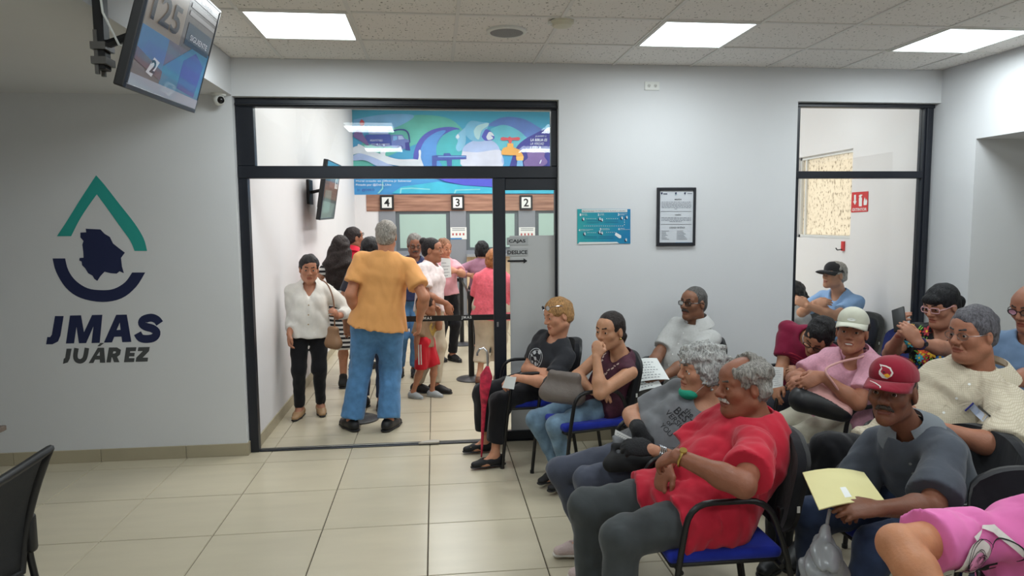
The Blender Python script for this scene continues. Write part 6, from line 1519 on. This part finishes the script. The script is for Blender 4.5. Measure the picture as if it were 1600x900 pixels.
for i, q in enumerate(fl_by): tag(decal('embroidered_flowers', d['shirt'], q, d['neck']+d['fc']*.05, d['r'], d['u'], FC[i], .003+.0007*(i if i != 2 else 7)), kind='stuff')
bracelet(d, 'l', .03, mat('strap_violet', (52, 44, 84), .6), .031, .007, 1, 'watch', ((-.3, -1, .2), BLACKP))
ph = at(1405, 499, 3.72); e = empty('mobile_phone', tuple(ph), label='black mobile phone in the hands of the woman in the flowered blouse', cat='phone'); e.rotation_euler = (math.radians(-30), math.radians(-25), math.radians(-60))
MB().rbox(-.038, .038, -.005, .005, -.075, .075, .004, 2).build('case', BLACKP, e, True); MB().box(-.033, .033, .0048, .006, -.068, .068).build('screen', mat('phone_screen', (40, 44, 52), .1), e)

# --- man in blue tee at the right edge
d = person('bald man in blue tee and dark glasses at the right edge of the picture', V(3.20, 3.38, .57), at(1614, 524, 3.34), at(1611, 480, 3.28), (-.95, -.25, -.28), (-.85, -.5, 0), (158, 106, 84), s=1.0, g=1.15, belly=.03,
    wl=at(1560, 600, 3.02), wr=at(1545, 575, 3.3), pl=(.3, -.6, -.8), pr=(-.3, .6, -.8), hl=dict(fd=(-.8, .3, -.3), bn=(0, -.3, .9)), hr=dict(fd=(-.8, -.2, -.3), bn=(0, .3, .9)), al=V(2.80, 3.25, .09), ar=V(2.80, 3.5, .09), headargs=dict(double=1, neck=1.1), hair=None, hair_rgb=(60, 54, 52),
    top=dict(m=K_((112, 138, 170)), sleeve=.8, e=.016, flare=1.3), bottom=dict(m=JEANS), shoes=dict(m=BLACKP), h=.0095, hh=.0042)
glasses(d, MATS['glasses_black'], r_=.0025)
# --- person in pink tee, bottom right corner
PT = K_((222, 116, 176), var=.06)
nk = at(1640, 820, 1.74)
d = person('person in pink tee with rose print, arms folded, at the bottom right corner', V(1.86, 1.86, .55), nk, nk+V(.07, -.02, .16), (-.5, -.8, -.1), (-.48, -.86, -.12), (186, 126, 90), s=1.0, g=1.15, bust=.08, belly=.02,
    shr=at(1512, 838, 1.80), shl=nk+V(.16, -.17, -.08), wr=at(1500, 985, 1.50), wl=at(1470, 1000, 1.46), pr=(-1, .0, .25), pl=(.6, -.7, -.5), hr=dict(fd=(.8, -.4, 0), bn=(-.4, -.6, .6), curl=.4), hl=dict(fd=(-.9, .2, .1), bn=(0, -.8, .6), curl=.4),
    al=V(1.62, 1.42, .09), ar=V(1.48, 1.52, .09), headargs=dict(arm=1.22, hairline=.07), hair='short', hair_rgb=(40, 34, 32), top=dict(m=PT, sleeve=.62, e=.014, nw=.07, flare=1.2, wr=.007), bottom=dict(m=DKJEANS), shoes=dict(m=BLACKP), h=.008, hh=.005)
D25 = d
ro_w = []; ro_k = []; ro_p = []
for k in range(9): ro_k += ring2(.012*math.cos(k), .012*math.sin(k*1.7), .058-.006*k, .052-.0052*k, .0022, 20, k*.7, k*.7+4.4)
ro_w += disc2(0, 0, .062, .056, 20); ro_p += disc2(-.01, -.005, .04, .035, 14)+disc2(-.10, -.03, .03, .022, 12, .4)
rib = [(-.09, .02), (-.12, -.05), (-.10, -.10), (-.08, -.10), (-.09, -.04), (-.07, .015)]; rib2 = [(.02, .065), (.08, .07), (.12, .03), (.14, -.05), (.125, -.05), (.10, .02), (.07, .05), (.02, .05)]
ro_w += poly2(rib)+poly2(rib2); ro_k += ring2(-.10, -.03, .036, .027, .003)+ring2(.085, -.03, .05, .04, .004, 20, -1, 3)+poly2([(.14, -.06), (.165, -.055), (.155, -.075)])
for k in range(9): x = -.11+.022*k; ro_k += poly2([(x, .075+.006*k), (x+.006, .125+.006*k), (x+.010, .125+.006*k), (x+.005, .075+.006*k)])
O_ = np.array(d['root'].location); c0_ = V(0, 0, CAMH); dr = U3(at(1522, 874, 2)-c0_); hit, nh, _, _ = bvh_of(d['shirt']).ray_cast(Vector(c0_-O_), Vector(dr), 5)
org = np.array(hit)+O_; nh = U3(np.array(nh)*.7-dr*.3); up_ = U3(d['u']-nh*np.dot(d['u'], nh)); rt_ = -np.cross(up_, nh)
for nm, q, mm, of in (('rose_white', ro_w, WT, .011), ('rose_pink', ro_p, mat('rose_tint', (226, 150, 190), .8), .0135), ('rose_outline', ro_k, INK, .016)): tag(decal(nm, d['shirt'], q, org, rt_, up_, mm, of, start=.07, subdiv=3), kind='stuff')
decal('print_lettering', d['shirt'], txt2('ME', -.01, -.10, width=.08, bold=.02), org, rt_, up_, INK, .018, start=.07)
# ================================================================ people standing in the hall
HS = dict(h=.011, hh=.0055)
def stand(label, x, y, H_, face, headp, look, fl, fr, nk=None, **kw):
    """feet fl, fr on the floor; headp head centre"""
    s = H_/1.70; headp = np.array(headp, float); f = U3((face[0], face[1], 0))
    pz = .535*H_; pel = V((fl[0]+fr[0])/2*.5+headp[0]*.5, (fl[1]+fr[1])/2*.5+headp[1]*.5, pz); n_ = headp-V(0, 0, .150*s)-f*.035*s if nk is None else nk
    q = dict(HS); q.update(kw)
    if q.get('top') and not q['top'].get('skirt'): q['top'].setdefault('low', .172)
    return person(label, pel, n_, headp, look, face, al=V(fl[0], fl[1], .085*s), ar=V(fr[0], fr[1], .085*s), s=s, kpl=f, kpr=f, thigh=.43, shank=.42, **q)
# man in orange tee seen from behind
OR = K_((228, 164, 100), var=.03); LJ = cloth('light_jeans', (86, 132, 178), .2, .3)
d = stand('tall man in orange tee and blue jeans seen from behind', -.57, 5.83, 1.75, (.06, 1, 0), at(604, 369, 5.83), (.1, 1, .0), V(-.72, 5.84), V(-.41, 5.80), skin_rgb=(186, 126, 96), g=1.18, belly=.03, sh=.19,
    wl=at(561, 497, 5.86), wr=at(655, 500, 5.80), pl=(-.4, -.7, 0), pr=(.4, -.7, 0), hl=dict(fd=(.1, .2, -1), bn=(-1, -.2, 0), curl=.5), hr=dict(fd=(-.05, .2, -1), bn=(1, -.2, 0), curl=.5),
    toel=(-.45, .7, 0), toer=(.35, .8, 0), headargs=dict(hairline=.07, hair_t=.012, hair_n=.003, neck=1.12), hair='short', hair_rgb=(158, 152, 144), top=dict(m=OR, low=.208, sleeve=.66, e=.02, hem=-.06, nw=.068, wr=.006, flare=1.25, skirt=[]), bottom=dict(m=LJ, e=.02, loose=1.1, cuff=1.32, len=.97), shoes=dict(m=BLACKP), eyes=False, handres=.006)
# woman in white blouse
d = stand('woman in white blouse and black trousers walking out of the queue', -1.18, 6.36, 1.54, (.12, -1, 0), at(483, 421, 6.34), (.22, -1, -.1), V(-1.07, 6.43), V(-1.24, 6.33), skin_rgb=(178, 124, 98), g=1.08, bust=.068, belly=.02, tilt=.05,
    wr=at(452, 522, 6.20), pr=(.0, .8, -.2), hr=dict(fd=(.0, -.2, -1), bn=(-1, -.3, 0), curl=.5), wl=at(527, 495, 6.2), pl=(.8, .5, -.5), hl=dict(fd=(-.1, -.6, .4), bn=(.8, -.4, .2), curl=.8),
    toel=(.25, -1, 0), toer=(-.1, -1, 0), headargs=dict(hairline=.07, hair_t=.014, hair_n=.003, cheek=1.05), hair='short', hair_rgb=(30, 26, 28), top=dict(m=WHITEC, sleeve=1.72, e=.016, low=.178, hem=-.10, v=.11, collar=1, cgap=.7, nw=.07, wr=.006, buttons=4, bm=mat('button_gold', (170, 140, 90), .4), wide=1.06), bottom=dict(m=BLACKC, e=.010, len=.95, cuff=.85), shoes=dict(m=mat('gold_sandal', (166, 132, 96), .5), open=1, low=1))
DW = d
bag('crossbody_bag', 'small tan crossbody bag at the hip of the woman in white', at(521, 527, 6.16), (.5, -.5, 0), (0, 0, 1), (.13, .07, .17), mat('tan_leather', (150, 114, 84), .5), None, [at(523, 515, 6.14), at(521, 470, 6.16), at(512, 445, 6.2), at(500, 436, 6.28)], mat('tan_strap', (128, 92, 66), .5))
# woman in striped dress
def stripes(name, c0, c1, n=52):
    m = bpy.data.materials.new(name); m.use_nodes = True; nt = m.node_tree; b = nt.nodes['Principled BSDF']; tc = nt.nodes.new('ShaderNodeTexCoord'); wv = nt.nodes.new('ShaderNodeTexWave'); wv.bands_direction = 'Z'; wv.inputs['Scale'].default_value = n; wv.inputs['Distortion'].default_value = .6; wv.inputs['Detail Scale'].default_value = .4
    r = nt.nodes.new('ShaderNodeValToRGB'); r.color_ramp.interpolation = 'CONSTANT'; r.color_ramp.elements[0].color = (*S2L(c0), 1); r.color_ramp.elements[1].position = .5; r.color_ramp.elements[1].color = (*S2L(c1), 1)
    nt.links.new(tc.outputs['Object'], wv.inputs['Vector']); nt.links.new(wv.outputs['Fac'], r.inputs['Fac']); nt.links.new(r.outputs['Color'], b.inputs['Base Color']); b.inputs['Roughness'].default_value = .85; return m
fx = at(538, 603, 7.36); p_ = V(-.95, 7.38, .80)
d = stand('woman with long dark wavy hair in a black and white striped dress from behind', -.95, 7.38, 1.58, (.15, 1, 0), at(533, 388, 7.38), (.2, 1, 0), V(-.99, 7.42), V(-.84, 7.48), skin_rgb=(196, 142, 114), g=1.12, wl=V(-1.16, 7.5, 1.0), wr=V(-.75, 7.55, 1.0), pl=(-.5, -.6, 0), pr=(.5, -.6, 0), hair='long', hair_rgb=(40, 30, 28), headargs=dict(hairline=.07, hair_t=.018, hair_n=.005),
    top=dict(m=stripes('striped_dress', (30, 30, 34), (222, 220, 216), 6.8), name='dress', sleeve=.3, e=.016, hem=-.42, skirt=[(p_+V(0, 0, .1), p_+V(.0, .03, -.36), .165, .19, .05, ((0, 1, 0), .85), 'u', True)]), bottom=None, shoes=dict(m=BLACKP, high=1, s=1.0), eyes=False)
S1 = SDF(); HP = d['HP']
for x0, x1, l in ((-.06, -.10, -.33), (-.02, -.04, -.40), (.03, .04, -.41), (.07, .11, -.34)): S1.cone(HP(x0, -.07, .0), HP((x0+x1)/2, -.115, l*.5), .055, .06, .04); S1.cone(HP((x0+x1)/2, -.115, l*.5), HP(x1, -.105, l), .06, .03, .04)
S1.noise(.012, 38, 4); sdf_obj('long_hair', S1, .008, MATS['hair_40_30_28'], d['root'])
decal('yellow_shoulder', d['shirt'], poly2([(-.2, .05), (-.11, .05), (-.11, -.12), (-.2, -.12)])+poly2([(.12, .05), (.2, .05), (.2, -.12), (.12, -.12)]), d['neck'], -d['r'], d['u'], mat('yellow_cloth', (206, 168, 52), .8), .003, subdiv=2) if False else None
# man in red polo
d = stand('man in red polo with sunglasses on his head behind the striped dress', -1.0, 8.3, 1.72, (.5, .85, 0), at(554, 372, 8.2), (.85, .5, 0), V(-.98, 8.35), V(-.80, 8.3), skin_rgb=(150, 100, 76), headargs=dict(hairline=.075, hair_t=.008, hair_n=.002), hair='short', hair_rgb=(44, 36, 36), top=dict(m=K_((212, 36, 62)), sleeve=.7, e=.018, collar=1), bottom=dict(m=DKJEANS, e=.016), shoes=dict(m=BLACKP))
glasses(d, BLACKP, up=.045, fwd=-.004, r_=.003, lens=False)
# dark haired person hidden behind the orange tee
d = stand('dark-haired person in dark jeans mostly hidden behind the man in orange', -.58, 6.6, 1.62, (.1, 1, 0), at(580, 392, 6.6), (.2, 1, 0), V(-.70, 6.62), V(-.52, 6.5), skin_rgb=(176, 126, 100), hair='bob', hair_rgb=(26, 24, 28), headargs=dict(hairline=.07, hair_t=.012), toel=(-.6, .8, 0), toer=(0, -1, 0), top=dict(m=K_((52, 54, 66)), sleeve=.7), bottom=dict(m=DKJEANS, e=.012, len=.95), shoes=dict(m=BLACKP), eyes=False)
# man with glasses facing us
d = stand('grey-haired man in navy tee and glasses facing the camera in the queue', -.3, 7.9, 1.66, (.05, -1, 0), at(648, 383, 7.9), (.15, -1, -.25), V(-.25, 7.9), V(-.42, 7.95), skin_rgb=(146, 98, 76), headargs=dict(wrinkle=1, hairline=.078, hair_t=.01, hair_n=.003), hair='short', hair_rgb=(128, 124, 120), mustache=(90, 82, 78), top=dict(m=K_((46, 52, 84)), sleeve=.7, e=.016), bottom=dict(m=LJ, e=.014), shoes=dict(m=BLACKP))
glasses(d, MATS['glasses_black'], r_=.0022)
# woman with hair bun, profile
FW = mat('white_floral_tee', (226, 214, 214), .85, var=.14, vscale=26, bump=.3, bscale=22)
d = stand('woman in white floral tee with dark hair bun looking right', -.12, 7.2, 1.62, (.75, -.4, 0), at(676, 391, 7.18), (.95, -.3, -.06), V(-.02, 7.05), V(-.20, 7.10), skin_rgb=(166, 112, 86), g=1.08, bust=.06, wr=at(697, 474, 7.0), wl=at(690, 482, 7.3), pr=(-.5, -.6, -.5), hr=dict(fd=(.3, -.1, -1), bn=(0, -1, .2), curl=.4), headargs=dict(hairline=.076, hair_t=.006, hair_n=.001), hair='bun', hair_rgb=(28, 24, 26),
    top=dict(m=FW, sleeve=.75, e=.018, flare=1.25, hem=-.04), bottom=dict(m=K_((198, 186, 164)), e=.014), shoes=dict(m=BLACKP))
# woman in pink behind her
d = stand('woman in pink blouse holding a paper behind the woman with the bun', .12, 8.7, 1.62, (.5, -.8, 0), at(694, 389, 8.7), (.6, -.8, -.1), V(.20, 8.7), V(.02, 8.75), skin_rgb=(190, 132, 104), g=1.12, bust=.06, wl=at(713, 424, 8.35), wr=at(694, 432, 8.4), pl=(.8, .2, -.6), pr=(-.5, .2, -.8), hl=dict(fd=(-.8, -.2, .2), bn=(.2, -.8, .5), curl=.5), headargs=dict(hairline=.07, hair_t=.012), hair='short', hair_rgb=(140, 96, 70), top=dict(m=K_((222, 160, 170)), sleeve=.72, e=.018), bottom=dict(m=BLACKC, e=.012), shoes=dict(m=BLACKP))
w_ = at(696, 420, 8.28); sheet('receipt_paper', 'white receipt held by the woman in pink blouse', [w_+V(-.06, 0, -.12), w_+V(.07, 0, -.10), w_+V(.06, .02, .12), w_+V(-.05, .02, .13)], lines=5)
# boy
bp_ = at(670, 477, 6.93)
d = stand('small boy in brown tee, red shorts and grey clogs', -.1, 6.93, 1.04, (.9, -.35, 0), at(667, 478, 6.93), (.97, .1, 0), V(-.05, 6.89), V(-.24, 6.86), skin_rgb=(176, 122, 94), sh=.16, g=.92, headscale=.86, wr=at(651, 552, 6.80), wl=at(686, 490, 6.85), pr=(-.6, -.4, 0), hr=dict(fd=(.1, 0, -1), bn=(-.3, -1, 0), curl=.3), pl=(.5, -.4, -1), toel=(.85, -.5, 0), toer=(.8, -.6, 0), headargs=dict(hairline=.062, hair_t=.012, hair_n=.003, neck=.85), hair='short', hair_rgb=(60, 44, 36),
    top=dict(m=K_((146, 118, 92)), sleeve=.85, e=.02, hem=-.05, flare=1.35, nw=.075), bottom=dict(m=K_((196, 34, 48)), e=.02, len=.0, loose=1.15), shoes=dict(m=mat('clog_grey', (168, 174, 178), .6), sole=mat('clog_sole', (190, 192, 192), .6), s=1.15), hh=.005, h=.009)
decal('tee_graphic', d['shirt'], disc2(0, -.14, .05, .07, 12), d['neck']+d['fc']*.1, d['r'], d['u'], mat('graphic_ochre', (176, 144, 70), .8), .003, subdiv=1); 
p_ = d['pel']; decal('shorts_stripe', d['pants'], poly2([(-.015, -.02), (.0, -.02), (.0, -.22), (-.015, -.22)])+poly2([(.01, -.02), (.02, -.02), (.02, -.22), (.01, -.22)]), p_+d['r']*.1, -d['fc'], (0, 0, 1), WHITEC, .004, subdiv=2)
# woman in mauve, back turned
d = stand('woman in mauve blouse with black hair and a hand on her hip at the counter', .55, 9.2, 1.60, (.35, .9, 0), at(754, 392, 9.2), (.4, .9, 0), V(.5, 9.2), V(.7, 9.2), skin_rgb=(170, 120, 96), g=1.1, wl=at(735, 430, 9.05), pl=(-1, -.1, 0), hl=dict(fd=(.6, .5, -.5), bn=(-.6, -.3, .3), curl=.6), wr=V(.82, 9.4, 1.05), hair='bob', hair_rgb=(20, 20, 24), headargs=dict(hairline=.07, hair_t=.014), top=dict(m=K_((154, 112, 132)), sleeve=1.8, e=.016), bottom=dict(m=BLACKC), shoes=dict(m=BLACKP), eyes=False)
# woman in coral
CRL = mat('coral_lace', (238, 108, 124), .85, var=.10, vscale=45, bump=.4, bscale=40)
d = stand('woman in coral lace blouse and beige capri trousers behind the door stile', .62, 7.45, 1.56, (.25, .95, 0), at(773, 408, 7.42), (.3, .95, 0), V(.46, 7.40), V(.66, 7.44), skin_rgb=(204, 150, 122), g=1.25, wl=V(.52, 7.68, 1.06), pl=(-.3, -.8, -.6), wr=V(.86, 7.6, 1.02), hair='bob', hair_rgb=(170, 110, 66), headargs=dict(hairline=.07, hair_t=.016, hair_n=.004), top=dict(m=CRL, sleeve=.75, e=.022, hem=-.12, flare=1.3), bottom=dict(m=K_((206, 192, 172)), e=.022, loose=1.08, len=.62, cuff=1.25), shoes=dict(m=mat('brown_shoe', (112, 72, 54), .6), low=1), eyes=False)
# ---- seated in the hall, seen through the right glass
d = person('seated man in black cap and light blue tee with crossed arms behind the glass', V(3.76, 6.06, .56), at(1312, 457, 6.02), at(1303, 430, 6.0), (-.98, -.15, .12), (-.9, -.42, 0), (192, 140, 112), s=1.0, g=1.1, belly=.02, wl=at(1262, 478, 5.85), wr=at(1272, 474, 5.88), pl=(.4, -.6, -.8), pr=(-.6, .4, -.6), hl=dict(fd=(-.6, .6, .4), bn=(-.5, -.7, .3), curl=.4), hr=dict(fd=(.5, -.6, .1), bn=(-.5, -.6, .4), curl=.4), al=V(3.30, 5.9, .085), ar=V(3.30, 6.2, .085), headargs=dict(wrinkle=1, hairline=.05, hair_t=.008), hair='short', hair_rgb=(170, 166, 160),
    top=dict(m=K_((134, 170, 216)), sleeve=.7, e=.016, v=.04), bottom=dict(m=DKJEANS), shoes=dict(m=BLACKP), h=.011, hh=.005)
cap(d, K_((30, 30, 36)))
d = person('seated dark-haired person in grey shirt half hidden by the wall edge behind the glass', V(3.66, 6.78, .56), at(1236, 484, 6.78), at(1238, 460, 6.75), (-.98, -.1, .0), (-.9, -.4, 0), (150, 104, 80), s=.95, al=V(3.22, 6.6, .085), ar=V(3.22, 6.9, .085), headargs=dict(hairline=.065, hair_t=.02, hair_n=.008), hair='pony', hair_rgb=(18, 17, 20), top=dict(m=K_((166, 166, 166)), sleeve=1.8, e=.018), bottom=dict(m=DKJEANS), shoes=dict(m=BLACKP), h=.012, hh=.006, eyes=False)

# ================================================================ left foreground furniture
MESHB = mat('chair_mesh', (30, 32, 36), .7, bump=.6, bscale=400)
e = empty('mesh_chair', (-1.70, 2.34, 0), label='black mesh-backed office chair at the lower left', cat='chair'); E0 = V(-1.66, 2.34, 0)
def bp2(y, t): 
    # back surface: y along width, t 0 bottom .. 1 top
    return V(-1.46+.10*t*t-.05*(1-((y-2.34)/.26)**2)*.8+.02, y, .50+.405*t+.035*((y-2.34)/.26)**2*t)
rim = []
n = 10
for k in range(n+1): rim.append(bp2(2.34+.25-(.5)*k/n, 1.0))
for k in range(1, 8): rim.append(bp2(2.09+.03*math.sin(k/8*1.57), 1-k/8))
for k in range(n+1): rim.append(bp2(2.12+(.44)*k/n, 0))
for k in range(1, 8): rim.append(bp2(2.56+.03*math.sin(k/8*1.57), k/8))
MB().tube(rim, .016, 8, True).build('back_frame', BLACKP, e, True, off=E0)
vs = []; fs = []
for j in range(9):
    for i in range(11): vs.append(bp2(2.12+.44*i/10*(1+.0*j), j/8))
for j in range(8):
    for i in range(10): fs.append((j*11+i, j*11+i+1, (j+1)*11+i+1, (j+1)*11+i))
o = MB()._add(vs, fs).build('back_mesh', MESHB, e, True, off=E0); md = o.modifiers.new('t', 'SOLIDIFY'); md.thickness = .006
S1 = SDF()
for y in (2.16, 2.34, 2.52): S1.cone(V(-1.88, y, .455), V(-1.50, y, .46), .035, .035, .05)
S1.cone(V(-1.88, 2.14, .455), V(-1.88, 2.54, .455), .035, .035, .04); S1.cone(V(-1.5, 2.14, .46), V(-1.5, 2.54, .46), .035, .035, .04); sdf_obj('seat', S1, .012, K_((30, 30, 34)), e)
for sg_ in (-1, 1):
    y = 2.34+sg_*.25
    MB().tube(arc_pts([(-1.42, y, .68), (-1.44, y, .58), (-1.40, y, .30), (-1.36, y, .0)], .05), .0125, 8).build('rear_leg', TUBEB, e, True, off=E0)
    MB().tube(arc_pts([(-1.42, y, .43), (-1.86, y, .43), (-1.92, y, .0)], .06), .0125, 8).build('front_leg', TUBEB, e, True, off=E0)
    MB().rbox(-1.45, -1.41, y-.02, y+.02, .56, .70, .012, 2).build('back_clamp', BLACKP, e, True, off=E0)
MB().tube([(-1.42, 2.09, .42), (-1.42, 2.59, .42)], .011, 8).build('crossbar', TUBEB, e, True, off=E0)
# desk
DW_ = woodmat('desk_wood', (86, 74, 66), (112, 98, 88)); e = empty('desk', (-3.0, 3.0, 0), label='dark wood desk with its corner at the left edge', cat='desk'); E0 = V(*e.location)
MB().rbox(-3.7, -2.13, 2.3, 3.63, .725, .75, .003, 1).build('desk_top', DW_, e, off=E0)
for x, y in ((-3.66, 2.36), (-2.25, 2.36), (-3.66, 3.57), (-2.25, 3.57)): MB().box(x-.025, x+.025, y-.025, y+.025, 0, .726).build('leg', BLACKP, e, off=E0)
MB().box(-3.62, -2.29, 3.4, 3.42, .35, .726).build('modesty_panel', DW_, e, off=E0)
stanchion(sL[0], sL[1], 'black queue stanchion hidden behind the man in orange'); stanchion(sR[0], sR[1], 'black queue stanchion behind the frosted sliding door')
# leopard bag on the lap of the man at the right edge
bag('leopard_bag', 'leopard patterned bag beside the man at the right edge', V(2.86, 3.12, .58), (.9, -.2, 0), (0, 0, 1), (.26, .12, .22), mat('leopard', (170, 146, 104), .7, var=.75, vscale=40))
